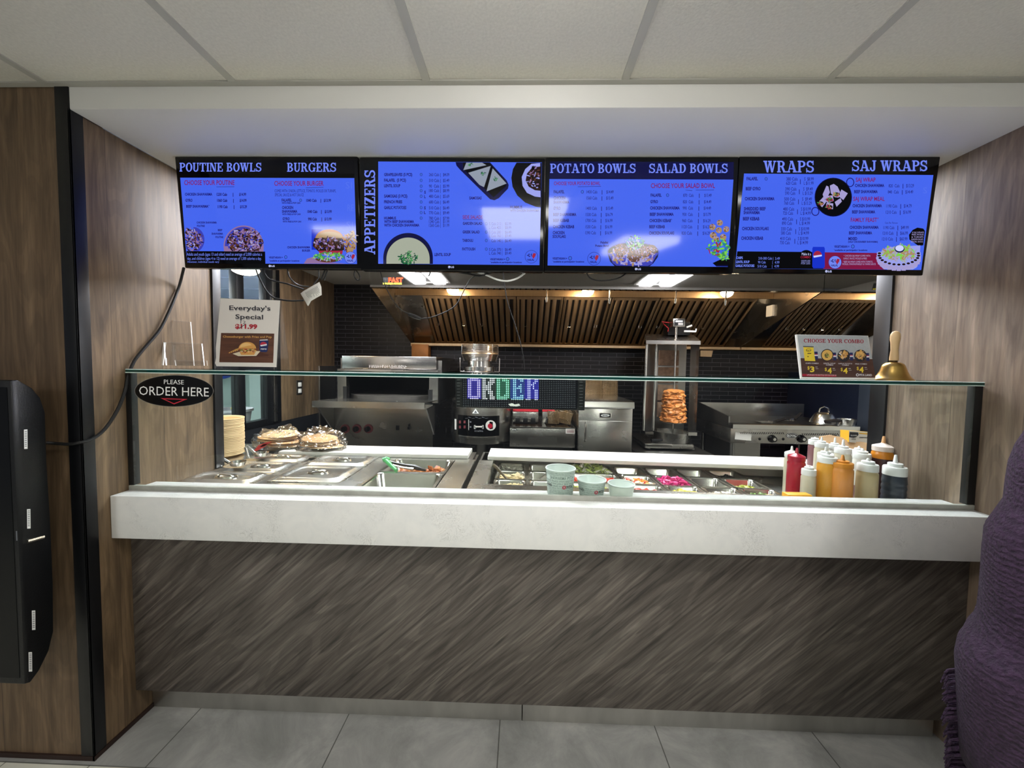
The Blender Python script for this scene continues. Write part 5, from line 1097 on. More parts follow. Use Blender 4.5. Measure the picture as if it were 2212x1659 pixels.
P.poly([(1100, 815), (1250, 780), (1420, 822), (1418, 836), (1140, 858)], 'board', 2); P.poly([(1075, 815), (1160, 790), (1340, 790), (1300, 836), (1130, 838)], 'paper_food', 2.3)
for i in range(12): x = 1030+i*9; P.poly([(x, 806-i*3), (x+74, 770-i*3), (x+78, 780-i*3), (x+6, 814-i*3)], 'fries' if i % 2 else 'bun_shadow', 2.5+i*.05)
P.ell(1216, 768, 84, 66, 'bun', 3.4, 180, 360, 20); P.ell(1206, 755, 60, 44, 'bun_light', 3.6, 180, 330, 14); P.rect(1134, 766, 1300, 780, 'bacon', 3.4); P.food(1216, 784, 82, 16, ['bacon', 'fries', 'leaf', 'bun_light', 'bun_shadow'], 40, 16, 3.6, 4); P.poly([(1140, 796), (1296, 796), (1280, 826), (1156, 826)], 'bun', 3.5)
P.poly([(1330, 684), (1412, 680), (1418, 694), (1408, 790), (1396, 800), (1346, 798), (1332, 786)], 'can_navy', 3.4); P.poly([(1336, 682), (1408, 678), (1412, 686), (1332, 690)], 'can_white', 3.6); P.ell(1370, 728, 32, 26, 'can_white', 3.8, n=18); P.ell(1370, 728, 32, 26, 'can_red', 4.0, 170, 345, 12); P.ell(1370, 729, 31, 25, 'can_navy', 4.1, 15, 140, 10); P.text(1344, 776, 1398, 12, 'PEPSI', 'can_white', 4, .03)
P.obj('poster', t)
# combo sign
mat('combo_grey', 'a7adb0', 0.4, var=0.06, vscale=90); mat('combo_wood', '4e3630', 0.4, var=0.2, vscale=12, stretch=(1, 1, 8)); mat('combo_red', '9c2436', 0.4); mat('combo_yellow', 'e2c83c', 0.4); mat('combo_dark', '2c2a30', 0.4); mat('combo_soup', 'd9ae5c', 0.4)
t = thing('combo_sign', 'small tilted sign reading CHOOSE YOUR COMBO on the glass shelf', 'sign', tuple(atz(1811, 818, SH)))
TL, TR, BR, BL = at(1718.9, 722.4, 1.505), at(1875.5, 725, 1.505), at(1892, 817.5, 1.465), at(1729.9, 817, 1.465)
BL.z = BR.z = SH+.001
n = (TR-TL).cross(BL-TL).normalized(); n = n if n.y < 0 else -n
m = MB(); m.hexa([TL, TR, BR, BL]+[p-n*.006 for p in (TL, TR, BR, BL)], 0, .001); obj('panel', m, 'white_plastic', t)
m = MB(); m.prism([(TL+TR)/2+Vector((-.03, 0, -.005))-n*.006, (TL+TR)/2+Vector((.03, 0, -.005))-n*.006, (BL+BR)/2+Vector((.03, .07, 0)), (BL+BR)/2+Vector((-.03, .07, 0))], n*-.003); obj('easel_back', m, 'white_plastic', t)
p0 = TL.copy(); n0 = n.copy()
pm2 = lambda u, v, l: (lambda d: ORG+d*((p0-ORG).dot(n0)/d.dot(n0))+n0*(l+.0006))(ray(1700+u/10.05, 710+v/10.05))
P = Pic(pm2, 0.0002)
P.poly([(222, 140), (1748, 156), (1850, 660), (290, 640)], 'combo_grey', 0); P.poly([(290, 640), (1850, 660), (1918, 1066), (326, 1052)], 'combo_wood', 0.2)
P.slab(362, 300, 1660, 82, 'CHOOSE YOUR COMBO', 'combo_red', 2, 20)
P.poly([(344, 376), (580, 384), (572, 408), (350, 402)], 'mid_grey', 1); P.poly([(352, 402), (570, 408), (612, 706), (382, 698)], 'combo_yellow', 1.2); P.ell(466, 466, 58, 36, 'combo_dark', 2, n=20); P.ell(466, 466, 50, 28, 'combo_yellow', 2.2, n=18); P.text(424, 480, 508, 26, "Lay's", 'combo_dark', 3, .03); P.rect(440, 530, 524, 546, 'combo_dark', 2); P.rect(436, 600, 470, 614, 'combo_dark', 2)
for x, y in ((588, 500), (988, 520), (1352, 520), (1704, 530)):
    P.poly([(x, y), (x+72, y), (x+84, y+170), (x+14, y+170)], 'can_navy', 1); P.poly([(x+4, y+64), (x+78, y+64), (x+80, y+96), (x+8, y+96)], 'can_white', 1.4); P.poly([(x+8, y+50), (x+70, y+50), (x+74, y+66), (x+8, y+66)], 'can_red', 1.6)
for x, y, f in ((868, 576, 'combo_soup'), (1226, 590, None), (1588, 588, None)):
    P.ell(x, y, 136, 132, 'combo_dark', 2, n=32)
    if f: P.ell(x, y, 118, 114, f, 2.3, n=32); P.food(x, y+10, 50, 48, ['combo_dark', 'leaf'], 30, 24, 2.6, 3)
P.food(1222, 560, 96, 80, ['bun_light', 'fries', 'bun', 'can_white'], 50, 40, 2.6, 5, None, 1.6); P.food(1590, 570, 100, 84, ['fries', 'bun_light', 'bun'], 60, 26, 2.6, 6, None, 4.0)
for x0, y, x1, s in ((400, 764, 684, 'CHIPS COMBO'), (790, 766, 1046, 'LENTIL SOUP'), (1110, 770, 1410, 'GARLIC POTATO'), (1478, 778, 1730, 'FRIES COMBO'), (842, 800, 1000, 'COMBO'), (1190, 804, 1340, 'COMBO')): P.text(x0, y, x1, 26, s, 'can_white', 2, .01, 3)
for x, y, s in ((440, 940, '3'), (816, 970, '4'), (1160, 972, '4'), (1508, 950, '4')): P.text(x, y-54, x+46, 72, '$', 'combo_yellow', 2, .01); P.text(x+56, y, x+152, 122, s, 'combo_yellow', 2, .03); P.rect(x+170, y-112, x+220, y-100, 'sign_shadow', 2); P.rect(x+176, y-74, x+236, y-64, 'sign_shadow', 2)
P.poly([(326, 982), (1066, 1000), (1072, 1046), (330, 1032)], 'combo_red', 1); P.text(430, 1016, 1066, 26, 'UPGRADE TO BOTTLE OF POP FOR $1', 'can_white', 2, .0, 10)
P.ell(1524, 1004, 32, 32, 'can_white', 2, n=20); P.ell(1526, 1004, 16, 20, 'combo_wood', 2.5, n=12); P.text(1564, 1026, 1840, 44, 'PITA LAND', 'can_white', 2, .03, 4)
P.obj('printed_face', t)
# hand bell
b0 = atz(1929, 817, SH); t = thing('hand_bell', 'brass hand bell with pale wooden handle at the right end of the glass shelf', 'bell', tuple(b0))
Yb = 1.46; s = Yb/FPX; c = (at(1929, 810, Yb).x, Yb, SH); w = s*.80; WLOC[t.name] = Vector(c); t.location = c
h = lambda y: (818.5-y)*s
m = MB(); m.lathe([(42*w, 0), (41.5*w, 1.2*s), (36*w, h(813)), (31*w, h(807)), (27*w, h(799)), (23.5*w, h(790)), (20.5*w, h(785)), (15*w, h(781.5)), (8*w, h(780.2)), (0, h(780))], c, 40); m.lathe([(42*w, 0), (40*w, .0005), (29*w, h(806)), (21*w, h(789)), (0, h(784))], c, 40); obj('bell_cup', m, 'brass', t)
m = MB(); m.cyl((c[0], c[1], SH+h(781)), (c[0], c[1], SH+h(776)), 7.5*w, 16); obj('collar', m, mat('dark_brass', '4a3a22', .4, .8), t)
m = MB(); m.lathe([(0, h(777)), (9.4*w, h(777)), (9.2*w, h(770)), (7.6*w, h(755)), (9*w, h(738)), (10.4*w, h(733)), (10*w, h(731)), (10.6*w, h(729)), (9.6*w, h(722)), (6.6*w, h(717)), (2.4*w, h(715.5)), (0, h(715))], c, 24); obj('handle', m, 'pale_wood', t)
m = MB(); m.sph((c[0], c[1], SH+.011), .009); m.tube([(c[0], c[1], SH+.015), (c[0], c[1], SH+h(786))], .0015, 6); obj('clapper', m, 'dark_brass', t)

# ------------------------------------------------------------------ exhaust hoods
mat('baffle_dark', '17110c', 0.5, 0.3)
def hood(label, x0, x1, nf, nm_off, lamps, nozz):
    t = thing('exhaust_hood', label, 'exhaust hood', ((x0+x1)/2, 3.6, 1.6), 'stainless kitchen exhaust hoods')
    Yf = 3.0
    m = MB(); m.box(x0, Yf, 2.013, x1, Yf+.012, 2.2745); m.box(x0, Yf, 2.005, x1, Yf+.05, 2.0129); m.box(x0, Yf+.045, 2.013, x1, Yf+.05, 2.03); m.box(x0, Yf-.003, 2.005, x1, Yf-.0005, 2.02); obj('front_panel', m, 'steel_mirror', t)
    for xx in (x0, x1-.004):
        m = MB(); m.prism([(xx, Yf+.013, 2.006), (xx, Yf+.013, 2.274), (xx, 4.195, 2.274), (xx, 4.195, 1.632), (xx, 4.10, 1.632)], (.004, 0, 0)); obj('end_panel', m, 'steel_eq', t)
    m = MB(); m.box(x0+.005, Yf+.051, 2.10, x1-.005, 3.62, 2.108); obj('inner_ceiling', m, 'steel_warm', t)
    m = MB(); m.box(x0+.005, 3.575, 2.05, x1-.005, 3.59, 2.0999); obj('filter_frame', m, 'steel_warm', t)
    m = MB(); m.box(x0+.005, 4.08, 1.60, x1-.005, 4.195, 1.606); m.box(x0+.005, 4.08, 1.60, x1-.005, 4.086, 1.632); m.box(x0+.005, 4.185, 1.606, x1-.005, 4.195, 1.66); obj('grease_gutter', m, 'steel_warm', t)
    xa, xb = x0+.25, x1-.13; w = (xb-xa)/nf
    pt, pb = Vector((0, 3.592, 2.05)), Vector((0, 4.165, 1.635)); d = pb-pt; nrm = Vector((0, -d.z, d.y)).normalized(); nrm = -nrm if nrm.y > 0 else nrm
    for a, b in ((x0+.005, xa), (xb, x1-.005)):
        m = MB(); m.prism([Vector((a, 0, 0))+pt, Vector((b, 0, 0))+pt, Vector((b, 0, 0))+pb, Vector((a, 0, 0))+pb], -nrm*.006); obj('filler_panel', m, 'steel_eq', t)
    for i in range(nf):
        a = xa+i*w; m = MB()
        m.prism([Vector((a+.004, 0, 0))+pt-nrm*.02, Vector((a+w-.004, 0, 0))+pt-nrm*.02, Vector((a+w-.004, 0, 0))+pb-nrm*.02, Vector((a+.004, 0, 0))+pb-nrm*.02], -nrm*.005, 1)
        nb = 6
        for (u0, u1) in [(0.004, .03), (w-.03, w-.004)]+[(.044+k*(w-.088)/nb, .044+k*(w-.088)/nb+(w-.088)/nb*.66) for k in range(nb)]:
            A, B = Vector((a+u0, 0, 0)), Vector((a+u1, 0, 0)); k_ = .015
            m.prism([A+pt, (A+B)/2+pt+nrm*.006, B+pt, B+pt-nrm*k_, A+pt-nrm*k_], d)
        for q in (0.0, .955): A, B = Vector((a+.004, 0, 0)), Vector((a+w-.004, 0, 0)); m.prism([A+pt+d*q+nrm*.004, B+pt+d*q+nrm*.004, B+pt+d*(q+.045)+nrm*.004, A+pt+d*(q+.045)+nrm*.004], -nrm*.01)
        f = obj('baffle_filter', m, ['steel_warm', 'baffle_dark'], t)
        for s in (.09, w-.09):
            cc = Vector((a+s, 0, 0))+pt+d*.52+nrm*.012; m = MB()
            m.tube([cc+Vector((-.014, 0, 0)), cc+nrm*.012+Vector((-.012, 0, 0))+d*.03, cc+nrm*.012+Vector((.012, 0, 0))+d*.03, cc+Vector((.014, 0, 0))], .0025, 6); obj('handle', m, 'steel_bright', f)
    for (u, v) in lamps:
        p = at(u, v, 3.42); m = MB(); m.cyl((p.x, p.y, 2.10), (p.x, p.y, 2.075), .055, 20); l = obj('lamp_base', m, 'steel_eq', t)
        m = MB(); m.sph((p.x, p.y, 2.075), .052, .052, .045, 20, 8, 0, -90, 0); obj('bulb', m, 'hood_bulb', l)
    for u, v in nozz:
        p = at(u, v, 3.30); m = MB(); m.tube([(p.x, p.y, 2.10), (p.x, p.y, 2.04), p+Vector((0, .01, .01))], .006, 8); m.cyl(p+Vector((0, .01, .012)), p+Vector((0, .012, -.03)), .012, 12, 0, .008); obj('nozzle', m, 'steel_bright', t)
    return t
hd = hood('long stainless exhaust hood over the cooking line, in the centre', -1.21, 2.298, 7, 0, [(978, 630), (1270, 632), (1570, 636)], [(1181, 645), (1317, 648), (1460, 648), (1568, 652)])
h2 = hood('second stainless exhaust hood at the far right, partly behind the black wall post', 2.302, 3.38, 2, 0, [(1960, 640)], [])
mat('logo_red', 'b82c14', .8, spec=.1); mat('logo_yellow', 'c9b834', .8, spec=.1); mat('plate_black', '060606', .8, spec=.1)
P = Pic(lambda u, v, l: at(u, v, 2.9985-l), .0006)
P.poly([(828, 598.5), (872, 599.5), (873, 604), (869, 615), (826, 614)], 'plate_black', 0)
P.text(839, 610.5, 870.5, 11, 'FAST', 'logo_red', 2, .05); 
P.text(827.5, 614.2, 868, 3.4, 'KITCHEN HOODS', 'logo_yellow', 2, .04)
for i in range(3):
    for j in range(3): P.rect(829+i*3.3, 600.5+j*3.2, 830.4+i*3.3, 601.6+j*3.2, 'mid_grey', 2)
P.obj('maker_plate', hd, 'black plate with red lettering FAST KITCHEN HOODS')
P = Pic(lambda u, v, l: at(u, v, 2.9985-l), .0006); P.poly([(1888, 612), (1908, 612), (1908, 628), (1884, 627)], 'black_plastic', 0); P.text(1885.5, 626, 1904, 3.2, 'KITCHEN', 'logo_yellow', 1, .04); P.text(1895, 621, 1906, 7, 'FA', 'logo_red', 1, .04); P.obj('maker_plate', h2)
p = at(1690, 672, 3.6); m = MB(); m.box(2.275, p.y-.045, p.z-.05, 2.2935, p.y+.045, p.z+.05); obj('switch_box', m, 'white_plastic', hd)
m = MB(); q = [at(889, 743, 4.06), at(925, 744, 4.06), at(925, 771, 4.06), at(889, 770, 4.06)]; m.hexa(q+[p+Vector((0, .12, 0)) for p in q], 0, .002)
tag(obj('gas_box', m, mat('copper_brown', '8a5a2c', .5, .3, var=.2, vscale=12), origin=tuple(q[2])), 'small brown box mounted under the left end of the hood', 'box')
m = MB(); q = [at(1513, 757, 4.05), at(1540, 757, 4.05), at(1537, 771, 4.05), at(1513, 770, 4.05)]; m.hexa(q+[p+Vector((0, .1, 0)) for p in q]); tag(obj('grease_cup', m, 'steel_warm', origin=tuple(q[2])), 'small metal grease box hanging under the hood beside the meat grill', 'box')

# ------------------------------------------------------------------ pita oven
mat('oven_dark', '0b0a0a', .5); mat('stone', '3a3632', .6, var=.3, vscale=8); mat('knob_red', '6a3034', .45)
Yo = 3.2
t = thing('pita_oven', 'stainless pita oven with round stone deck, front shelf and three red ringed knobs', 'oven', (-1.15, 3.6, 0))
xl, xr = at(729, 830, Yo).x, at(946, 830, Yo).x
zT = at(740, 768, Yo).z
m = MB(); q = [at(721, 876, Yo), at(935, 876, Yo), at(935, 955, Yo), at(721, 948, Yo)]
m.box(q[0].x, Yo, .42, q[1].x, 4.1, 1.06); obj('lower_body', m, 'steel_eq', t)
m = MB(); m.box(q[0].x+.01, Yo+.03, .06, q[1].x-.01, 4.05, .42); obj('base_cabinet', m, 'oven_dark', t)
m = MB(); m.box(xl+.03, Yo+.02, at(838, 797, Yo).z-.0, xr-.02, 4.1, zT, .004); m.box(xl-.0, Yo+.06, at(838, 800, Yo).z-.01, xl+.028, 4.05, zT-.02); m.box(xr-.018, Yo+.06, at(838, 800, Yo).z-.01, xr+.02, 4.05, zT-.03); obj('hood_box', m, 'steel_eq_h', t)
zj1 = at(838, 798, Yo).z
m = MB(); m.box(xl, Yo, 1.075, at(748, 830, Yo).x, Yo+.06, zj1); m.box(at(927, 830, Yo).x, Yo, 1.075, xr, Yo+.06, zj1); m.box(at(748, 830, Yo).x, Yo, at(838, 812, Yo).z, at(927, 830, Yo).x, Yo+.05, zj1); obj('door_frame', m, 'steel_eq', t)
m = MB(); m.box(xl+.005, Yo+.061, 1.075, xl+.02, 4.05, zj1); m.box(xr-.02, Yo+.061, 1.075, xr-.005, 4.05, zj1); m.box(xl+.02, 4.03, 1.075, xr-.02, 4.05, zj1); m.box(xl, Yo+.05, 1.0605, xr, 4.05, 1.074); m.box(at(741, 850, Yo-.01).x, Yo-.012, 1.075, at(750, 850, Yo).x, Yo-.001, at(838, 836, Yo).z); m.box(at(925, 850, Yo-.01).x, Yo-.012, 1.075, at(934, 850, Yo).x, Yo-.001, at(838, 840, Yo).z); obj('oven_chamber', m, 'oven_dark', t)
m = MB(); m.cyl((-1.155, 3.56, 1.095), (-1.155, 3.56, 1.13), .43, 48); obj('stone_deck', m, 'stone', t)
m = MB(); m.cyl((-1.155, 3.56, 1.0745), (-1.155, 3.56, 1.0945), .435, 48); obj('deck_ring', m, 'oven_dark', t)
zs = 1.0595
a, b = at(674, 866, 2.93), at(917, 872, 2.93)
m = MB(); m.box(a.x, 2.93, a.z-.05, b.x, 2.945, a.z); m.prism([(a.x, 2.945, a.z-.004), (b.x, 2.945, a.z-.004), (xr, Yo, a.z-.004), (xl, Yo, a.z-.004)], (0, 0, .004)); obj('front_shelf', m, 'steel_eq', t)
for x0_, dx in ((q[0].x-.012, 0), (q[1].x+.0005, 0)):
    m = MB(); m.prism([(x0_, 2.95, a.z-.05), (x0_, Yo+.02, a.z-.05), (x0_, Yo+.02, .80)], (.011, 0, 0)); obj('shelf_bracket', m, 'steel_dark', t)
for u in (746, 771, 796):
    p = at(u, 926, Yo); m = MB(); m.lathe([(.036, 0), (.040, .003), (.036, .012), (.026, .013), (.0, .013)], p, 24, 0, Euler((PI/2, 0, 0)).to_matrix()); k_ = obj('knob_ring', m, 'knob_red', t)
    m = MB(); m.lathe([(.024, .012), (.022, .035), (0, .036)], p, 20, 0, Euler((PI/2, 0, 0)).to_matrix()); m.box(p.x-.004, p.y-.044, p.z-.022, p.x+.004, p.y-.03, p.z+.022); obj('knob', m, 'oven_dark', k_)
p = at(859, 924, Yo); m = MB(); m.box(p.x-.014, Yo-.006, p.z-.02, p.x+.014, Yo, p.z+.02, .002); obj('switch', m, 'black_plastic', t)
p = at(884, 923, Yo); m = MB(); m.box(p.x-.01, Yo-.02, p.z-.018, p.x+.01, Yo, p.z+.008, .002); m.cyl((p.x, Yo-.01, p.z+.008), (p.x, Yo-.01, p.z+.03), .006, 10); obj('igniter', m, 'black_plastic', t)
P = Pic(lambda u, v, l: at(660+u/6.913, 740+v/6.913, Yo+.0195-l), .0005); mat('emboss', 'dcdad6', .3, .6); P.text(945, 376, 1510, 44, 'OLD STYLE BURNERS', 'emboss', 1, .02, 4) if False else None
R_ = random.Random(8); x = 950
while x < 1500:
    w_ = R_.uniform(14, 30); k_ = R_.choice((0, 1, 2)); y0 = 334+(x-950)*.01
    if k_ == 0: P.ring(x+w_/2, y0+20, w_*.5, 22, 5, 'emboss', 1, n=12)
    elif k_ == 1: P.rect(x, y0, x+5, y0+44, 'emboss', 1); P.rect(x, y0+18, x+w_, y0+24, 'emboss', 1)
    else: P.poly([(x, y0), (x+6, y0), (x+w_, y0+44), (x+w_-6, y0+44)], 'emboss', 1)
    x += w_+6
P.obj('embossed_mark', t, 'row of small embossed marks on the steel')

# ------------------------------------------------------------------ dough press
Yp = 3.15
t = thing('dough_press', 'round steel dough press with black control panel and wire cage on top', 'dough press', (-.36, 3.4, 0))
pc = Vector((at(1034, 920, Yp).x, Yp+.28, 0)); Rp = .272
zz0, zz1 = at(1034, 961, Yp).z, at(1034, 868, Yp).z
def arcbox(m, r, a0, a1, z0, z1, th=.01, n=18, mi=0):
    o = [(pc.x+r*math.sin(math.radians(a0+(a1-a0)*i/n)), pc.y-r*math.cos(math.radians(a0+(a1-a0)*i/n))) for i in range(n+1)]
    q = [(pc.x+(r-th)*math.sin(math.radians(a0+(a1-a0)*i/n)), pc.y-(r-th)*math.cos(math.radians(a0+(a1-a0)*i/n))) for i in range(n+1)]
    m.prism([(x, y, z0) for x, y in o+q[::-1]], (0, 0, z1-z0), mi)
m = MB(); m.lathe([(0, zz0), (Rp, zz0), (Rp, zz1), (Rp-.02, zz1+.012), (0, zz1+.012)], pc, 48); obj('body', m, 'steel_eq', t)
m = MB(); m.lathe([(0, .0), (.20, .0), (.20, .04), (.06, .05), (.06, zz0), (0, zz0)], pc, 32); obj('pedestal', m, 'steel_dark', t)
m = MB(); arcbox(m, Rp+.004, -43, 38, at(1034, 943, Yp).z, at(1034, 899, Yp).z, .003); pn = obj('control_panel', m, 'black_gloss', t)
def cylmap(u, v, l):
    d = ray(960+u/6.635, 730+v/6.635); o = ORG-pc; a_ = d.x*d.x+d.y*d.y; b_ = 2*(o.x*d.x+o.y*d.y); rr = Rp+.005+l; c_ = o.x*o.x+o.y*o.y-rr*rr
    k = (-b_-math.sqrt(max(0, b_*b_-4*a_*c_)))/(2*a_); return ORG+d*k
P = Pic(cylmap, .0005)
P.poly([(396, 1082), (446, 1014), (494, 1084)], 'white_plastic', 1); P.poly([(424, 1074), (446, 1040), (470, 1074)], 'mid_grey', 2)
P.poly([(146, 1162), (352, 1168), (352, 1322), (146, 1312)], 'box_white', 1)
for y in (1184, 1256): P.rect(208, y, 304, y+40, 'knob_red', 2); P.ell(374, y+20, 13, 13, 'mid_grey', 2, n=12); P.ell(332, y+6, 9, 10, 'black_plastic', 2, n=8); P.ell(332, y+34, 9, 10, 'black_plastic', 2, n=8)
P.ell(663, 1254, 74, 74, 'box_white', 1, n=30); P.ell(655, 1262, 34, 36, 'sauce_red', 2, n=20)
P.poly([(424, 1250), (562, 1250), (562, 1304), (424, 1304)], 'box_white', 1); P.poly([(430, 1256), (556, 1256), (556, 1298), (430, 1298)], 'black_plastic', 1.5); P.text(440, 1284, 544, 24, 'MIMA', 'white_plastic', 2, .05) if False else P.poly([(440, 1262), (546, 1262), (546, 1282), (440, 1282)], 'box_white', 2)
P.text(432, 1344, 556, 26, 'italia', 'mid_grey', 2, .02)
for i in range(7): P.poly([(300+i*48, 1150-(i % 2)*20), (340+i*48, 1146), (338+i*48, 1150), (298+i*48, 1156-(i % 2)*16)], 'mid_grey', 2)
P.obj('panel_print', pn)
m = MB(); arcbox(m, Rp+.006, -43, 38, at(1034, 949, Yp).z, at(1034, 945, Yp).z, .006); obj('trim_band', m, 'steel_bright', t)
m = MB(); m.cyl(pc+Vector((0, .1, zz1+.012)), pc+Vector((0, .1, 1.40)), .09, 24); obj('column', m, 'steel_dark', t)
zc = lambda y: at(1038, y, Yp+.15).z
cc = Vector((at(1037, 770, Yp+.28).x, pc.y, 0)); s_ = (Yp+.2)/FPX
m = MB(); m.lathe([(0, zc(803)), (34*s_, zc(803)), (36*s_, zc(801)), (36*s_, zc(793)), (27*s_, zc(792)), (26*s_, zc(772)), (0, zc(772))], cc, 40); obj('press_head', m, 'steel_bright', t)
m = MB(); m.lathe([(24*s_, zc(771)), (30*s_, zc(762)), (41*s_, zc(765)), (40*s_, zc(760)), (30*s_, zc(757)), (0, zc(757))], cc, 40); obj('dome_plate', m, 'steel_warm', t)
m = MB(); m.lathe([(17*s_, zc(759)), (17*s_, zc(742)), (0, zc(742))], cc, 32); obj('inner_cylinder', m, 'steel_bright', t)
m = MB()
for i in range(9): y = 744+i*2.1; r = (39.5+.2*i)*s_; m.tube([(cc.x+r*math.cos(2*PI*k/40), cc.y+r*math.sin(2*PI*k/40), zc(y)) for k in range(40)], .0025, 6, closed=True)
for i in range(9): y = 765+i*1.7; r = (41-.7*i)*s_; m.tube([(cc.x+r*math.cos(2*PI*k/40), cc.y+r*math.sin(2*PI*k/40), zc(y)) for k in range(40)], .0022, 6, closed=True)
for k in range(6): a_ = k*PI/3+.3; m.tube([(cc.x+40*s_*math.cos(a_), cc.y+40*s_*math.sin(a_), zc(743)), (cc.x+41*s_*math.cos(a_), cc.y+41*s_*math.sin(a_), zc(762)), (cc.x+35.5*s_*math.cos(a_), cc.y+35.5*s_*math.sin(a_), zc(780))], .0026, 6)
for sx in (-1, 1): m.tube([(cc.x+sx*43*s_, cc.y-.02, zc(773)), (cc.x+sx*43.5*s_, cc.y-.02, zc(775)), (cc.x+sx*43*s_, cc.y-.02, zc(803))], .004, 6)
m.tube([(cc.x-43*s_, cc.y-.02, zc(803)), (cc.x, cc.y-.02, zc(804)), (cc.x+43*s_, cc.y-.02, zc(803))], .004, 6)
obj('wire_cage', m, 'steel_bright', t)

# ------------------------------------------------------------------ fryers
Yq = 3.12
t = thing('fryer', 'low stainless fryer with two red trimmed basket rests, below the LED sign', 'fryer', (.17, 3.5, 0))
a, b = at(1101, 966, Yq), at(1243, 924, Yq); xa, xb, zb_, zt_ = a.x, b.x, at(1170, 966, Yq).z, at(1170, 923.5, Yq).z
m = MB(); m.box(xa, Yq, zb_, xb, 3.95, zt_-.01, .003); obj('body', m, 'steel_eq', t)
m = MB(); m.box(xa+.03, Yq+.05, .05, xb-.03, 3.9, zb_-.001); obj('base', m, 'oven_dark', t)
m = MB(); m.box(xa, Yq, zt_-.0095, xa+.02, 3.95, zt_+.004); m.box(xb-.02, Yq, zt_-.0095, xb, 3.95, zt_+.004); m.box(xa+.02, Yq, zt_-.0095, xb-.02, Yq+.03, zt_+.004); m.box(xa+.27, Yq+.031, zt_-.0095, xa+.30, 3.7, zt_+.004); obj('tank_rim', m, 'steel_bright', t)
m = MB(); m.box(xa+.02, Yq+.031, zt_-.0093, xa+.269, 3.68, zt_-.006); m.box(xa+.301, Yq+.031, zt_-.0093, xb-.021, 3.68, zt_-.006); obj('oil', m, mat('oil', '20140a', .1), t)
for (u0, u1) in ((1107, 1163), (1171, 1198)):
    Yr = 3.36; p, q = at(u0, 922, Yr), at(u1, 890, Yr); m = MB(); m.box(p.x, Yr, zt_+.005, q.x, Yr+.06, q.z, .003); m.box(p.x+.04, Yr-.012, (p.z+q.z)/2, q.x-.04, Yr, (p.z+q.z)/2+.012); k_ = obj('basket_rest', m, 'steel_eq', t)
    m = MB(); m.box(p.x, Yr-.003, q.z+.0005, q.x, Yr+.063, at(u0, 884.5, Yr).z, .003); obj('red_trim', m, 'red', k_)
    m = MB()
    for f_ in (.2, .5, .8):
        if u1 < 1199 and u1 > 1190 and f_ != .5: continue
        x = p.x+(q.x-p.x)*f_; m.box(x-.02, Yr-.05, zt_+.005, x+.02, Yr-.013, zt_+.05, .003)
    obj('handle_clip', m, 'black_plastic', k_)
P = Pic(lambda u, v, l: at(u, v, Yq-.0006-l), .0005); P.ell(1111, 928, 6.2, 2.6, 'black_plastic', 1, n=20); P.text(1106.5, 929.2, 1115.5, 2.4, 'ROYAL', 'white_plastic', 2, .03)
P.poly([(1222, 926), (1241.5, 926.5), (1241.5, 937), (1222, 936.5)], 'box_white', 1)
for i in range(3): P.rect(1224, 928.2+i*2.6, 1240, 929.4+i*2.6, 'knob_red', 2)
P.poly([(1140, 944), (1203, 945), (1203, 961), (1140, 960.5)], 'steel_dark', 1); P.obj('front_marks', t)
def basket(label, pts, Y0, Y1, nx, nz):
    """pts: front corners in px TL TR BR BL"""
    q0 = [at(u, v, Y0) for u, v in pts]; off = Vector((0, Y1-Y0, .01)); m = MB(); q1 = [p+off for p in q0]
    def grid(A, B, C_, D, n1, n2):
        for i in range(n1+1): f = i/n1; m.tube([A+(B-A)*f, D+(C_-D)*f], .0022, 4)
        for j in range(n2+1): f = j/n2; m.tube([A+(D-A)*f, B+(C_-B)*f], .0022, 4)
    grid(*q0, nx, nz); grid(*q1, nx, nz); grid(q0[0], q1[0], q1[3], q0[3], 4, nz); grid(q0[1], q1[1], q1[2], q0[2], 4, nz)
    tt = thing('fryer_basket', label, 'fryer basket', tuple((q0[2]+q0[3])/2), 'wire fryer baskets')
    obj('mesh', m, 'steel_warm', tt)
    m = MB(); m.tube([q0[0], q0[1], q1[1], q1[0]], .005, 6, closed=True); obj('rim', m, 'steel_bright', tt)
    return tt
basket('wire fryer basket standing upright on the low fryer, left one', [(1184, 889), (1208, 889), (1207, 915), (1184, 914)], 3.30, 3.55, 9, 9)
basket('wire fryer basket tilted on the low fryer, right one', [(1208, 888), (1238, 892), (1231, 917), (1208, 912)], 3.26, 3.52, 9, 9)
Yq = 3.08
t = thing('fryer', 'tall stainless fryer cabinet with door and oval badge, right of the LED sign', 'fryer', (.66, 3.5, 0))
xa, xb = at(1249, 925, Yq).x, at(1365.5, 925, Yq).x; z2 = at(1300, 881, Yq).z
m = MB(); m.box(xa, Yq, .1, xb, 3.9, z2, .002); obj('body', m, 'steel_eq', t)
p, q = at(1249, 866, Yq-.03), at(1370, 869, Yq-.03); m = MB(); m.prism([(p.x, Yq-.035, z2), (p.x, Yq-.045, z2+.01), (p.x, Yq-.035, q.z), (p.x, Yq+.02, q.z+.008), (p.x, 3.9, q.z+.008), (p.x, 3.9, z2+.0005), (p.x, Yq, z2+.0005)], (q.x-p.x, 0, 0)); obj('top_rail', m, 'steel_bright', t)
m = MB(); m.box(p.x+.01, 3.84, q.z+.009, q.x-.02, 3.9, q.z+.12); obj('back_riser', m, 'steel_eq', t)
zd = at(1300, 909, Yq).z; m = MB(); m.box(xa+.004, Yq-.014, .12, xb-.004, Yq-.0005, zd, .003); dd = obj('door', m, 'steel_eq', t)
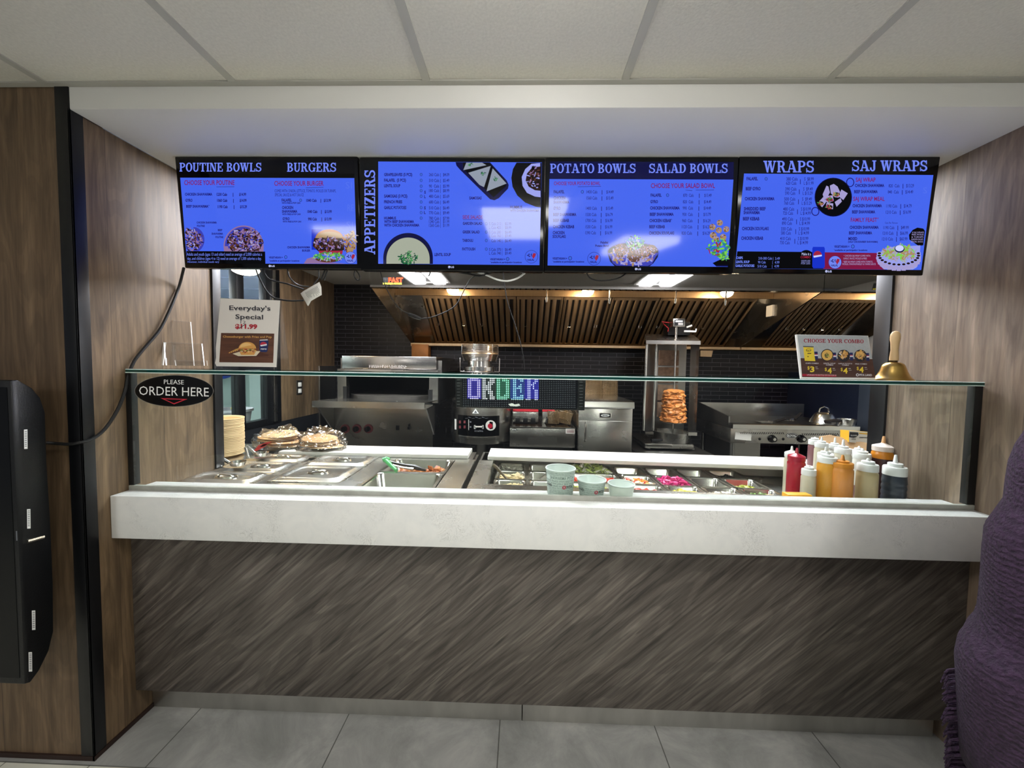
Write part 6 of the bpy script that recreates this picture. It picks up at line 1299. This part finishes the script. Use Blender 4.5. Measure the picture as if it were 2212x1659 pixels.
pp = at(1263, 932, Yq); m = MB(); m.tube([(pp.x, Yq-.015, pp.z+.075), (pp.x, Yq-.04, pp.z+.065), (pp.x, Yq-.045, pp.z), (pp.x, Yq-.04, pp.z-.065), (pp.x, Yq-.015, pp.z-.075)], .009, 8); obj('handle', m, 'steel_bright', dd)
for x, y in ((xa+.04, Yq+.04), (xb-.04, Yq+.04), (xa+.04, 3.85), (xb-.04, 3.85)):
    m = MB(); m.cyl((x, y, 0), (x, y, .1), .02, 10); obj('leg', m, 'steel_dark', t)
P = Pic(lambda u, v, l: at(u, v, Yq-.0006-l), .0005); P.poly([(1294.5, 891.5), (1321.5, 892), (1321, 903.5), (1294.5, 903)], 'steel_bright', 0); P.poly([(1296, 893), (1319, 893.5), (1319, 902), (1296, 901.5)], 'black_plastic', 1); P.ell(1307.5, 897.3, 9.5, 3, 'white_plastic', 2, n=20); P.text(1302, 898.8, 1313, 2.6, 'ROYAL', 'black_plastic', 3, .04); P.obj('badge', t)
basket('wire fryer basket hanging behind the tall fryer, left of the pair', [(1264, 820), (1300, 820), (1300, 861), (1264, 861)], 3.74, 3.84, 12, 12)
basket('wire fryer basket hanging behind the tall fryer, right of the pair', [(1301, 820), (1334, 820), (1334, 861), (1301, 861)], 3.70, 3.82, 12, 12)

# ------------------------------------------------------------------ vertical meat grill
t = thing('meat_grill', 'vertical shawarma grill with steel hood, burners and side wings', 'grill', (1.29, 3.4, .7))
Yg = 3.22
m = MB()
q = [at(1395.8, 735, Yg), at(1513.4, 736, Yg), at(1513, 743.5, Yg), at(1396, 743, Yg)]; bk = [at(1393.5, 721.5, 3.62), at(1506, 723, 3.62)]
m.prism([q[3], q[0], bk[0], bk[0]+Vector((0, .02, -.03))], (q[1].x-q[0].x, 0, .0)); obj('hood_cap', m, 'steel_eq', t)
def post(u0, v0, u1, v1, Y, r): m = MB(); m.tube([at(u0, v0, Y), at(u1, v1, Y)], r, 8); obj('post', m, 'steel_bright', t)
post(1397, 744, 1389.5, 930, Yg+.02, .011); post(1418, 744, 1410.5, 930, Yg+.12, .009)
m = MB(); m.prism([at(1492, 744, 3.45), at(1511, 744, Yg+.02), at(1503.5, 931, Yg+.02), at(1486, 931, 3.45)], (.004, .004, 0)); obj('side_wing', m, 'steel_eq', t)
m = MB(); m.prism([at(1398, 744, Yg+.03), at(1418, 744, 3.50), at(1411, 931, 3.50), at(1391, 931, Yg+.03)], (.004, .004, 0)); obj('side_wing', m, 'steel_dark', t)
m = MB(); A, B = at(1420, 744, 3.66), at(1478, 930, 3.66); m.box(A.x, 3.67, B.z-.02, B.x, 3.80, A.z, .003); obj('burner_housing', m, 'steel_dark', t)
mat('ceramic', '6b5646', .8, var=.3, vscale=30)
for v0, v1 in ((756, 790), (793, 828), (831, 866), (869, 902)):
    A, B = at(1425-(v0-756)*.03, v0, 3.64), at(1467-(v0-756)*.03, v1, 3.64); m = MB(); m.box(A.x, 3.645, B.z, B.x, 3.669, A.z, .006); obj('burner', m, 'ceramic', t)
sx, sy = at(1455, 880, 3.40).x, 3.40
zs0, zs1 = at(1455, 935, 3.4).z, at(1462, 706, 3.4).z
m = MB(); m.cyl((sx, sy, zs0), (sx, sy, zs1), .0095, 12); obj('spit', m, 'steel_bright', t)
zp = at(1455, 910.5, 3.4).z; m = MB(); m.cyl((sx, sy, zp-.006), (sx, sy, zp), .112, 32); obj('plate', m, 'steel_dark', t)
m = MB(); A, B = at(1454.5, 687.5, 3.36), at(1480, 706, 3.36); m.box(A.x, 3.36, B.z, B.x, 3.46, A.z, .004); mo = obj('motor_box', m, 'steel_eq', t)
P = Pic(lambda u, v, l: at(u, v, 3.3592-l), .0005); P.poly([(1457, 690), (1477, 690), (1477, 703), (1457, 703)], 'black_plastic', 1); P.rect(1459, 692, 1475, 696, 'white_plastic', 2); P.rect(1465, 697.5, 1475.5, 702, 'box_white', 2); P.obj('motor_label', mo)
m = MB(); A, B = at(1443, 700, 3.47), at(1490, 722, 3.47); m.box(A.x, 3.465, B.z-.01, B.x, 3.58, A.z+.02, .003); obj('motor_mount', m, 'black_plastic', t)
m = MB(); m.tube([at(1483, 707, 3.4), at(1495, 703, 3.38)], .008, 8); m.tube([at(1478, 715.5, 3.38), at(1503, 716, 3.38), at(1503.5, 710, 3.38)], .008, 8); obj('lever', m, 'white_plastic', t)
m = MB(); m.tube([at(1446, 697, 3.44), at(1430, 695, 3.45), at(1436, 702, 3.45), at(1444, 709, 3.45), at(1443, 716, 3.47)], .004, 6); obj('red_cable', m, 'red', t)
zb0 = at(1450, 975, 3.3).z; m = MB(); A, B = at(1398, 955, Yg), at(1505, 955, Yg)
m.box(A.x, Yg+.05, zb0+.03, B.x, 3.80, at(1450, 958, 3.3).z, .004); m.lathe([(0, at(1455, 955, 3.35).z), (.155, at(1455, 955, 3.35).z), (.16, at(1455, 934, 3.35).z), (.15, at(1455, 934, 3.35).z), (.14, at(1455, 950, 3.35).z), (0, at(1455, 951, 3.35).z)], (sx, 3.42, 0), 36); obj('drip_base', m, 'steel_eq', t)
for u in (1403, 1500):
    p = at(u, 970, Yg+.06); m = MB(); m.cyl((p.x, p.y+.02, .70), (p.x, p.y+.02, zb0+.03), .014, 10); obj('foot', m, 'steel_dark', t)
m = MB(); m.box(at(1394, 936, Yg).x, Yg, at(1394, 938, Yg).z, at(1412, 936, Yg).x, Yg+.03, at(1394, 933, Yg).z); m.box(at(1487, 936, Yg).x, Yg, at(1487, 941, Yg).z, at(1506, 936, Yg).x, Yg+.03, at(1487, 934, Yg).z); obj('wing_latch', m, 'steel_bright', t)
m = MB(); m.tube([at(1407, 951, Yg), at(1430, 950, Yg+.02)], .012, 8); obj('carving_handle', m, 'black_plastic', t)
# meat
mat('meat', 'bd763a', .45, bump=.9, bscale=60, var=.55, vscale=26)
M_ = bmesh.new(); nseg, nh = 72, 70; ring = []; zt0 = at(1455, 841, 3.4).z
for j in range(nh+1):
    f = j/nh; z = zp+.001+(zt0-zp)*f; base = .105*(1-.24*f) if f < .9 else .105*.78*math.sqrt(max(0, 1-((f-.9)/.1)**2))*.9+.012
    row = []
    for k in range(nseg):
        a_ = 2*PI*k/nseg; v = Vector((math.cos(a_)*2.2, math.sin(a_)*2.2, f*9)); n1 = mnoise.noise(v); n2 = mnoise.noise(Vector((math.cos(a_)*4, math.sin(a_)*4, f*30+n1*2)))
        lay = math.sin(f*54+n1*5+math.cos(a_*2)*.8)
        n3 = mnoise.noise(Vector((math.cos(a_)*7, math.sin(a_)*7, f*20))); r = base*(1+.13*n1+.15*n2+.045*lay+.10*abs(n3)); row.append(M_.verts.new((sx+r*math.cos(a_), sy+r*math.sin(a_), z+.006*n2)))
    ring.append(row)
for j in range(nh):
    for k in range(nseg): f_ = M_.faces.new([ring[j][k], ring[j][(k+1) % nseg], ring[j+1][(k+1) % nseg], ring[j+1][k]]); f_.smooth = True
M_.faces.new(ring[0][::-1]); M_.faces.new(ring[-1])
m = MB(); m.add(M_); tag(obj('meat_cone', m, 'meat', origin=(sx, sy, zp)), 'layered stack of orange brown shawarma meat on the vertical spit', 'meat')
m = MB(); m.box(.97, 3.15, .655, 1.60, 4.0, .69, .003); m.box(.99, 3.17, 0, 1.03, 3.21, .655); m.box(1.54, 3.17, 0, 1.58, 3.21, .655); m.box(.99, 3.92, 0, 1.03, 3.96, .655); m.box(1.54, 3.92, 0, 1.58, 3.96, .655); tag(obj('equipment_stand', m, 'steel_dark', origin=(1.2, 3.6, 0)), 'low steel stand under the vertical meat grill', 'stand')

# ------------------------------------------------------------------ griddle
Yr = 3.10
t = thing('griddle', 'wide stainless gas griddle with two knobs and black oval badge', 'griddle', (2.15, 3.4, .6))
xg0, xg1 = at(1581, 940, Yr).x, at(1855, 935, Yr).x; zg = at(1700, 917, Yr).z; zg2 = at(1700, 928, Yr).z; zg3 = at(1700, 960, Yr).z
m = MB(); m.box(xg0, Yr+.02, zg3, xg1, 3.75, zg2, .002); obj('body', m, 'steel_eq', t)
m = MB(); m.prism([(xg0, Yr-.01, zg2+.002), (xg0, Yr-.012, zg-.006), (xg0, Yr, zg), (xg0, Yr+.05, zg), (xg0, Yr+.05, zg2+.002)], (xg1-xg0, 0, 0)); obj('front_rail', m, 'steel_bright', t)
m = MB(); m.box(xg0+.02, Yr+.051, zg2+.0005, xg1-.02, 3.70, zg-.004); obj('cooking_plate', m, mat('griddle_plate', '6d665e', .3, 1.0, var=.3, vscale=6), t)
zsb = at(1600, 870, 3.72).z
m = MB(); m.box(xg0, 3.701, zg2+.0005, xg1, 3.72, zsb); obj('back_splash', m, 'steel_eq', t)
for xx in (xg0,):
    m = MB(); m.prism([(xx, Yr+.06, zg2+.003), (xx, Yr+.06, zg+.05), (xx, 3.70, zsb), (xx, 3.70, zg2+.003)], (.012, 0, 0)); obj('side_splash', m, 'steel_dark', t)
m = MB(); m.box(xg0+.03, Yr+.08, .62, xg0+.28, 3.6, zg3-.001); obj('drip_tray', m, 'steel_dark', t)
for u in (1667, 1730, 1800):
    p = at(u, 947.5, Yr+.02); m = MB(); m.lathe([(.032, 0), (.032, .006), (.026, .01), (.023, .034), (0, .035)], p, 22, 0, Euler((PI/2, 0, 0)).to_matrix()); kk = obj('knob', m, 'black_gloss', t)
    m = MB(); m.cyl(p+Vector((0, -.0352, 0)), p+Vector((0, -.038, 0)), .012, 12); obj('knob_cap', m, 'steel_bright', kk)
P = Pic(lambda u, v, l: at(u, v, Yr+.0194-l), .0005)
P.ell(1710.5, 941, 12.5, 6, 'black_plastic', 1, n=26); P.ring(1710.5, 941, 11.5, 5.2, .6, 'white_plastic', 2, n=26); P.text(1701, 943.4, 1720, 4.8, 'ROYAL', 'white_plastic', 2, .03)
P.poly([(1588.5, 933), (1623, 937), (1622.5, 952), (1587, 949)], 'box_white', 1)
for i in range(24): P.poly([(1598+i*4, 933.5), (1599.6+i*4, 933.5), (1602+i*4, 938), (1600.4+i*4, 938)], 'black_plastic', 1)
for i in range(20): P.poly([(1732+i*4, 936), (1733.6+i*4, 936), (1736+i*4, 940.5), (1734.4+i*4, 940.5)], 'black_plastic', 1)
for u in (1641, 1692): P.ell(u, 948.5, 3, 3, 'black_plastic', 1, n=12)
P.obj('front_marks', t)
m = MB(); m.box(xg0+.0, Yr+.03, .60, xg1, 3.75, .619, .002)
for x in (xg0+.03, xg1-.03):
    for y in (Yr+.07, 3.7): m.box(x-.02, y-.02, 0, x+.02, y+.02, .60)
tag(obj('equipment_stand', m, 'steel_dark', origin=(2.1, 3.4, 0)), 'steel stand carrying the wide gas griddle', 'stand')
for x in (xg0+.05, xg1-.05):
    for y in (Yr+.08, 3.68):
        m = MB(); m.cyl((x, y, .6195), (x, y, zg3), .018, 10); obj('foot', m, 'steel_dark', t)
for lab, a, b, c_, Y in (('steel turner with dark handle on the griddle, left one', (1695, 905), (1672, 911.5), (1655, 917), 3.25), ('steel turner with dark handle on the griddle, right one, against the splash', (1730, 893), (1716, 906), (1703, 914), 3.40)):
    tt = thing('spatula', lab, 'spatula', tuple(at(*c_, Y)), 'griddle turners')
    m = MB(); m.tube([at(*a, Y+.03), at(*b, Y)], .012, 8); obj('handle', m, 'black_nylon', tt)
    p = at(*c_, Y); m = MB(); m.tube([at(*b, Y), (p.x, p.y-.02, zg+.006)], .005, 6); m.box(p.x-.09, p.y-.08, zg+.001, p.x+.0, p.y+.01, zg+.004); obj('blade', m, 'steel_bright', tt)
tt = thing('dome_cover', 'round steel basting dome with loop handle on the right of the griddle', 'lid', (at(1779, 915, 3.3).x, 3.3, zg))
c = Vector((at(1779, 905, 3.3).x, 3.3, zg-.0035)); m = MB(); m.lathe([(.100, 0), (.096, .012), (.066, .068), (.05, .084), (.028, .09), (0, .091)], c, 36); obj('dome', m, 'steel_bright', tt)
m = MB(); m.tube([c+Vector((-.042, 0, .086)), c+Vector((-.034, 0, .118)), c+Vector((0, 0, .134)), c+Vector((.034, 0, .118)), c+Vector((.042, 0, .086))], .006, 8); obj('handle', m, 'steel_bright', tt)
c = Vector((at(1829, 912, 3.16).x, 3.16, zg+.0005))
tt = thing('frying_pan', 'small steel pan with black handle right of the basting dome', 'pan', tuple(c))
m = MB(); m.lathe([(0, .002), (.05, .002), (.062, .045), (.065, .045), (.054, .0), (0, 0)], c, 32); obj('pan_body', m, 'steel_eq', tt)
m = MB(); m.tube([at(1782, 911, 3.14), at(1800, 909, 3.14), at(1814, 909, 3.15)], [.014, .016, .012], 8); obj('handle', m, 'black_nylon', tt)
# tall cabinet at the right end
t = thing('refrigerator', 'dark steel refrigerator at the right end of the cooking line behind the wall post', 'refrigerator', (3.1, 3.6, 0))
m = MB(); m.box(2.82, 3.245, .06, 3.385, 4.1, 1.38, .003); obj('body', m, mat('fridge_steel', '20283a', .3, .7), t)
m = MB(); m.box(2.815, 2.98, .10, 3.385, 3.2445, 1.38, .006); d = obj('door', m, mat('fridge_door', '4a5260', .35, .7), t)
m = MB(); m.tube([(2.86, 2.9795, .75), (2.86, 2.94, .77), (2.86, 2.94, 1.1), (2.86, 2.9795, 1.12)], .01, 8); obj('handle', m, 'steel_bright', d)
m = MB(); m.box(2.84, 3.03, 0, 3.36, 4.05, .06); obj('plinth', m, 'oven_dark', t)

# ------------------------------------------------------------------ store room things and dome lamp
mat('bucket', 'b5b3b6', .5); mat('yellow_cloth', 'c9c02c', .7); mat('blue_cloth', '2a4fc0', .7)
Bc = (at(498, 900, 3.15).x, 3.15); zt_ = at(500, 883, 3.15).z
t = thing('bucket', 'pale grey plastic bucket behind the left window', 'bucket', (Bc[0], Bc[1], .78))
m = MB(); m.lathe([(0, .784), (.12, .784), (.155, zt_), (.165, zt_), (.165, zt_-.02), (.15, zt_-.022), (.125, .78), (0, .78)], (Bc[0], Bc[1], 0), 36); obj('shell', m, 'bucket', t)
m = MB(); m.tube([at(503, 883, 3.10), at(512, 877.5, 3.08), at(521, 880, 3.08), at(523, 900, 3.07), at(522, 915, 3.07)], .016, 8); tag(obj('cloth', m, 'yellow_cloth', origin=(Bc[0]+.1, Bc[1], .9)), 'yellow cloth hanging over the bucket rim', 'cloth')
m = MB(); m.box(-2.75, 2.9, .74, -2.22, 3.5, .779, .003)
for x in (-2.72, -2.25):
    for y in (2.93, 3.47): m.box(x-.02, y-.02, 0, x+.02, y+.02, .74)
tag(obj('side_table', m, 'white_plastic', origin=(-2.5, 3.2, 0)), 'white table under the grey bucket in the store room', 'table')
p = at(511, 811, 5.0); m = MB(); m.sph((-4.06, p.y+.0, p.z), .04, .20, .055, 20, 12); o = obj('blue_towel', m, 'blue_cloth', origin=(-4.06, p.y, p.z)); tag(o, 'small blue bundle on the pale wall seen through the left window', 'towel')
p = at(530, 580, 2.55); t = thing('dome_lamp', 'round glowing dome lamp hanging below the first menu screen on the left', 'lamp', (p.x, p.y, 2.0))
z_ = at(530, 582, 2.55).z; m = MB(); m.cyl((p.x, p.y, z_+.05), (p.x, p.y, 2.275), .05, 20); obj('stem', m, 'steel_dark', t)
m = MB(); m.cyl((p.x, p.y, z_), (p.x, p.y, z_+.05), .09, 32, 0, .075); obj('lamp_base', m, 'steel', t)
m = MB(); m.sph((p.x, p.y, z_-.0005), .082, .082, .036, 28, 8, 0, -90, 0); obj('glass_dome', m, 'dome_bulb', t)

# ------------------------------------------------------------------ cables and tag
def cable(label, pts, r, mt='black_rubber', group='cables below the menu screens', smooth=3, name='cable'):
    P_ = [Vector(p) for p in pts]; out = []
    for i in range(len(P_)-1):                                # Catmull-Rom
        p0, p1, p2, p3 = P_[max(i-1, 0)], P_[i], P_[i+1], P_[min(i+2, len(P_)-1)]
        for k in range(smooth):
            s = k/smooth; out.append(.5*((2*p1)+(p2-p0)*s+(2*p0-5*p1+4*p2-p3)*s*s+(3*p1-p0-3*p2+p3)*s**3))
    out.append(P_[-1]); m = MB(); m.tube(out, r, 8)
    return tag(obj(name, m, mt, origin=tuple(P_[-1])), label, 'cable', group)
X_ = -1.464
cable('thick black cable down the left wood wall from first screen to wall display', [at(397, 579, 1.56)]+[atx(u, v, X_) for u, v in ((388, 615), (375, 650), (358, 688), (342, 717), (312, 752), (290, 780), (276, 815), (270, 845), (254, 885), (228, 925), (200, 948), (172, 956))]+[at(150, 959.5, 1.205), at(122, 958, 1.203), at(100, 956, 1.19)], .0052)
Yc_ = 1.57
for lab, pts, r, mt in (
 ('black cable hooked from beside the dome lamp low to the paper tag', ((553, 583), (560, 600), (574, 626), (588, 641), (605, 647), (630, 650), (656, 649)), .0034, 'black_rubber'),
 ('black cable from under the first screen straight to the paper tag', ((567, 582), (578, 600), (592, 607), (620, 613), (640, 620), (656, 625)), .0032, 'black_rubber'),
 ('grey cable loop under the right half of the first screen', ((621, 582), (625, 598), (638, 612), (652, 618), (668, 619)), .0028, 'dark_grey'),
 ('thin cable from the first screen down to the top of the paper tag', ((688, 582), (689, 598), (684, 606), (677, 615)), .0022, 'dark_grey'),
 ('black cable stub right of the paper tag, left of two', ((703, 581), (698, 594), (694, 605)), .0032, 'black_rubber'),
 ('black cable stub right of the paper tag, right of two', ((708, 581), (704, 594), (700, 606)), .0032, 'black_rubber'),
 ('small black cable loop between the first and second screens', ((767, 583), (765, 594), (769, 603), (775, 605), (778, 600), (774, 590), (768, 583)), .0026, 'black_rubber'),
 ('thin black cable from the second screen down to the inline switch', ((821, 584), (830, 612), (846, 644), (864, 667), (883, 678)), .0021, 'black_rubber'),
 ('thin black cable from the inline switch up to the middle of the second screen', ((909, 688), (930, 686), (960, 675), (985, 659), (1002, 628), (1016, 603), (1032, 594)), .0021, 'black_rubber'),
 ('short black cable end under the second screen badge', ((931, 585), (926, 597)), .0030, 'black_rubber'),
 ('thick black cable drooping under the right half of the second screen', ((975, 585), (1010, 591), (1036, 596), (1062, 588)), .0042, 'black_rubber'),
 ('white cable drooping under the gap between second and third screens', ((1024, 586), (1050, 594), (1074, 604), (1096, 607), (1118, 601), (1136, 588)), .0036, 'white_plastic'),
 ('thin black cable falling from the second screen to the LED sign', ((1086, 587), (1091, 622), (1097, 655), (1112, 700), (1124, 740), (1131, 775), (1133, 799)), .0018, 'black_rubber'),
 ('black cable loop hanging under the third screen', ((1267, 588), (1274, 600), (1292, 606), (1318, 605), (1340, 599), (1354, 589)), .0030, 'black_rubber')):
    cable(lab, [at(u, v, Yc_) for u, v in pts], r, mt)
m = MB(); m.tube([at(882.5, 679, Yc_), at(896, 684, Yc_), at(909, 688.5, Yc_)], [.007, .0085, .006], 8); tag(obj('inline_switch', m, 'black_plastic', origin=tuple(at(896, 684, Yc_))), 'black inline cord switch hanging in front of the hood', 'switch')
P = Pic(lambda u, v, l: at(u, v, 1.562-l), .0004); P.poly([(649, 634), (655, 629), (690, 609), (694, 620), (695, 637), (684, 643), (672, 650), (666, 661), (664, 660), (660, 652)], 'white_paper', 0)
R_ = random.Random(3)
for i in range(16): a = i/16; L_ = R_.uniform(.5, 1); P.poly([(659+a*27, 632-a*15), (659.5+a*27, 631.8-a*15), (659.5+a*27+9*L_, 631.8-a*15+17*L_), (659+a*27+9*L_, 632-a*15+17*L_)], 'mid_grey', 1)
o = P.obj('paper_tag', None, origin=tuple(at(670, 635, 1.562))); tag(o, 'white printed paper tag dangling on a cable below the first screen', 'tag'); md = o.modifiers.new('thick', 'SOLIDIFY'); md.thickness = .0006; md.offset = 1

# ------------------------------------------------------------------ wall display at the far left
t = thing('wall_display', 'black portrait display with rounded back on the left front wall', 'display', (-1.8, 1.17, .7))
pr = [(53, 1478), (24, 822), (39, 820.5), (69, 838), (87, 859), (98, 891), (101, 992), (109, 1119), (115, 1257), (116, 1363), (106, 1405), (85, 1448), (66, 1474)]
q = [atx(u, v, -1.522) for u, v in pr]; q = [Vector((p.x, min(p.y, 1.2205), p.z)) for p in q]
m = MB(); m.prism(q, (-.56, 0, 0), 0, .003); obj('casing', m, mat('display_black', '0c0d0f', .38, bump=.1, bscale=200), t)
f0, f1 = q[1], q[0]
m = MB(); m.prism([(-1.535, f0.y-.0012, f0.z-.02), (-2.07, f0.y-.0012, f0.z-.02), (-2.07, f1.y-.0012, f1.z+.02), (-1.535, f1.y-.0012, f1.z+.02)], (0, .0008, 0)); obj('screen', m, mat('screen_off', '0c0d0e', .3, spec=.25), t)
P = Pic(lambda u, v, l: atx(u, v, -1.5212+l), .0005)
for u, v in ((55, 949), (61.5, 1121), (72, 1340), (65, 1430)):
    P.poly([(u-3.4, v-21), (u+4.2, v-21.5), (u+4.6, v+20.5), (u-2.8, v+21)], 'white_plastic', 0)
    for k in range(9): P.rect(u-1.5, v-18+k*4, u+3, v-16.6+k*4, 'mid_grey', 1)
P.poly([(34, 1147), (37, 1147), (38, 1168), (35, 1168)], 'mid_grey', 0)
P.obj('side_labels', t, 'small white printed labels')
m = MB(); a = atx(57, 1170, -1.5205); b = atx(93, 1160, -1.5205); m.tube([a, b], .007, 8); obj('latch', m, 'steel_bright', t, label='chrome latch')

# ------------------------------------------------------------------ person at the right edge
mat('skin', 'b98868', .5); mat('hair', '241814', .6, bump=.5, bscale=60, stretch=(6, 6, 1)); mat('trousers', '1c1c22', .8); mat('shoe', '141414', .6)
g = NT('purple_knit'); tc = g.n('ShaderNodeTexCoord').outputs['Object']
mp_ = g.n('ShaderNodeMapping', {0: tc, 'Rotation': (0, math.radians(32), 0)}).outputs[0]
wv = g.n('ShaderNodeTexWave', {'Vector': mp_, 'Scale': 26.0, 'Distortion': 5.0, 'Detail': 3.0, 'Detail Scale': 3.0}, bands_direction='Z').outputs['Fac']
nz = g.n('ShaderNodeTexNoise', {'Vector': tc, 'Scale': 95.0, 'Detail': 5.0}).outputs['Fac']
k = g.mix(wv, '24142a', '352039'); k = g.mix(0.5, k, g.ramp(nz, [(.3, '170c1c'), (.7, '47304c')])); g.out(k); g.b.inputs['Roughness'].default_value = .95
g.bump(g.math('ADD', wv, nz), .7, .006)
CXp, CYp = 1.43, .85
def skin_mesh(name, nodes, edges, mt, parent, sub=2, root=0):
    me = bpy.data.meshes.new(name); me.from_pydata([Vector(n[0])-WLOC[parent.name] for n in nodes], edges, []); o = bpy.data.objects.new(name, me); C.objects.link(o); o.parent = parent
    o.modifiers.new('skin', 'SKIN'); sv = me.skin_vertices[0].data
    for i, n in enumerate(nodes): sv[i].radius = (n[1], n[2] if len(n) > 2 else n[1]); sv[i].use_root = (i == root)
    s = o.modifiers.new('sub', 'SUBSURF'); s.levels = s.render_levels = sub; me.materials.append(MATS[mt])
    for md in o.modifiers:
        if md.type == 'SKIN': md.use_smooth_shade = True
    WLOC[o.name] = WLOC[parent.name].copy(); return o
t = thing('person', 'person in a dark purple fringed knit shawl standing at the right edge', 'person', (CXp, CYp, 0))
x, y = CXp, CYp
nodes = [((x, y, .90), .14, .11), ((x, y, 1.08), .125, .10), ((x, y, 1.28), .15, .10), ((x, y+.01, 1.39), .055, .055), ((x, y+.02, 1.46), .055, .055), ((x, y+.035, 1.54), .078, .095), ((x, y+.03, 1.62), .07, .085),
 ((x-.16, y, 1.33), .055, .055), ((x-.21, y-.01, 1.07), .042, .042), ((x-.19, y+.10, .88), .032, .032), ((x-.17, y+.17, .80), .038, .022), ((x+.16, y, 1.33), .055, .055), ((x+.21, y-.01, 1.07), .042, .042), ((x+.19, y+.10, .88), .032, .032), ((x+.17, y+.17, .80), .038, .022),
 ((x-.09, y, .82), .09, .09), ((x-.10, y+.01, .46), .06, .06), ((x-.10, y-.01, .09), .04, .04), ((x+.09, y, .82), .09, .09), ((x+.10, y+.01, .46), .06, .06), ((x+.10, y-.01, .09), .04, .04)]
edges = [(0, 1), (1, 2), (2, 3), (3, 4), (4, 5), (5, 6), (2, 7), (7, 8), (8, 9), (9, 10), (2, 11), (11, 12), (12, 13), (13, 14), (0, 15), (15, 16), (16, 17), (0, 18), (18, 19), (19, 20)]
skin_mesh('body', nodes, edges, 'skin', t)
for s in (-1, 1):
    hx = x+s*.17
    for i, (dx, L, dz) in enumerate(((-.026, .060, .0), (-.009, .068, .0), (.009, .065, .0), (.026, .052, .0))):
        pass
tr = [((x, y, .94), .15, .125), ((x-.09, y, .80), .10, .10), ((x-.10, y+.01, .46), .072, .072), ((x-.10, y-.01, .08), .058, .058), ((x+.09, y, .80), .10, .10), ((x+.10, y+.01, .46), .072, .072), ((x+.10, y-.01, .08), .058, .058)]
skin_mesh('trousers', tr, [(0, 1), (1, 2), (2, 3), (0, 4), (4, 5), (5, 6)], 'trousers', t)
for s in (-1, 1):
    m = MB(); rings = []
    for f, w, h_ in ((-.09, .03, .05), (-.07, .042, .085), (0, .046, .085), (.08, .05, .06), (.15, .045, .045), (.18, .02, .03)):
        rings.append([(x+s*.10+w*math.cos(2*PI*k/16), y+f, max(0.001, h_*.5+h_*.55*math.sin(2*PI*k/16))) for k in range(16)])
    m.loft(rings, 0, True, True); obj('shoe', m, 'shoe', t)
hc = Vector((x, y+.03, 1.57))
m = MB()
T_ = bmesh.new(); bmesh.ops.create_uvsphere(T_, u_segments=28, v_segments=18, radius=1)
for v in T_.verts:
    p = v.co.copy(); front = max(0, p.y-.2); v.co = hc+Vector((p.x*.098, p.y*.108-.012-front*.03, p.z*.125+.02 if p.z > -.2 or p.y > .1 else p.z*.19+.02)); 
    if p.y > .35 and p.z < .45: v.co.y -= .07*(p.y-.35)/.65+.03
for f in T_.faces: f.smooth = True
m.add(T_); obj('hair', m, 'hair', t)
m = MB(); m.loft([[(x+r*math.cos(2*PI*k/10), y+.115+dy, 1.54+dz+r*.6*math.sin(2*PI*k/10)) for k in range(10)] for r, dy, dz in ((.012, 0, .02), (.011, .012, .004), (.014, .02, -.012), (.004, .016, -.02))], 0, True, True); obj('nose', m, 'skin', t)
for s in (-1, 1):
    m = MB(); m.sph((x+s*.032, y+.112, 1.565), .012, .008, .007, 12, 8); obj('eye', m, 'white_plastic', t)
    m = MB(); m.sph((x+s*.083, y+.02, 1.55), .01, .018, .028, 12, 8); obj('ear', m, 'skin', t)
m = MB(); m.sph((x, y+.118, 1.502), .024, .008, .006, 14, 8); obj('mouth', m, mat('lips', '8a4a44', .5), t)
# shawl: rings follow the outline seen in the photograph
sil = [(2330, 800, .10), (2300, 850, .13), (2255, 895, .17), (2213, 938, .19), (2190, 975, .20), (2175, 1015, .205), (2168, 1060, .21), (2163, 1105, .21), (2140, 1140, .215), (2121, 1172, .22), (2116, 1230, .225), (2114, 1300, .23), (2111, 1345, .235), (2106, 1382, .24), (2094, 1408, .245), (2076, 1425, .25), (2062, 1445, .255), (2055, 1480, .26), (2057, 1560, .265), (2060, 1660, .27), (2062, 1720, .27)]
rings = []; nk = 72
for i, (u, v, ry) in enumerate(sil):
    p = at(u, v, CYp); kx = p.x/CYp; ry *= .8; rx = math.sqrt(max(.0016, (CXp-p.x)**2-(kx*ry)**2)); row = []
    for k_ in range(nk):
        a_ = 2*PI*k_/nk; fold = (1+.03*math.sin(a_*7+i*.35)*min(1, i/10)) if abs(math.cos(a_)+1) > .25 else 1
        rr = rx if math.cos(a_) < 0 else min(rx, .36)
        row.append((CXp+rr*math.cos(a_)*fold, CYp+ry*math.sin(a_)*fold, p.z))
    rings.append(row)
m = MB(); m.loft(rings[::-1]); o = obj('shawl', m, 'purple_knit', t, smooth=60); md = o.modifiers.new('thick', 'SOLIDIFY'); md.thickness = .006
R_ = random.Random(4); m = MB()
for i in range(64):
    v = 1446+i*4.2; u = 2058+R_.uniform(-3, 2)+(v-1446)*.02; ry = .21; kx = at(u, v, CYp).x/CYp; rx = math.sqrt((CXp-kx*CYp)**2-(kx*ry)**2); den = math.sqrt(rx*rx+(kx*ry)**2)
    a_ = at(u, v, CYp+kx*ry*ry/den+R_.uniform(-.012, .012)); L = R_.uniform(.012, .028)
    m.tube([a_+Vector((.034, -.004, .004)), a_+Vector((.008, 0, 0)), a_+Vector((-L*.4, .002, -.004)), a_+Vector((-L*.8, .003, -L*R_.uniform(.5, 1.4)))], [.004, .0036, .003, .0014], 6)
o = obj('fringe', m, 'purple_knit', t); o['kind'] = 'stuff'
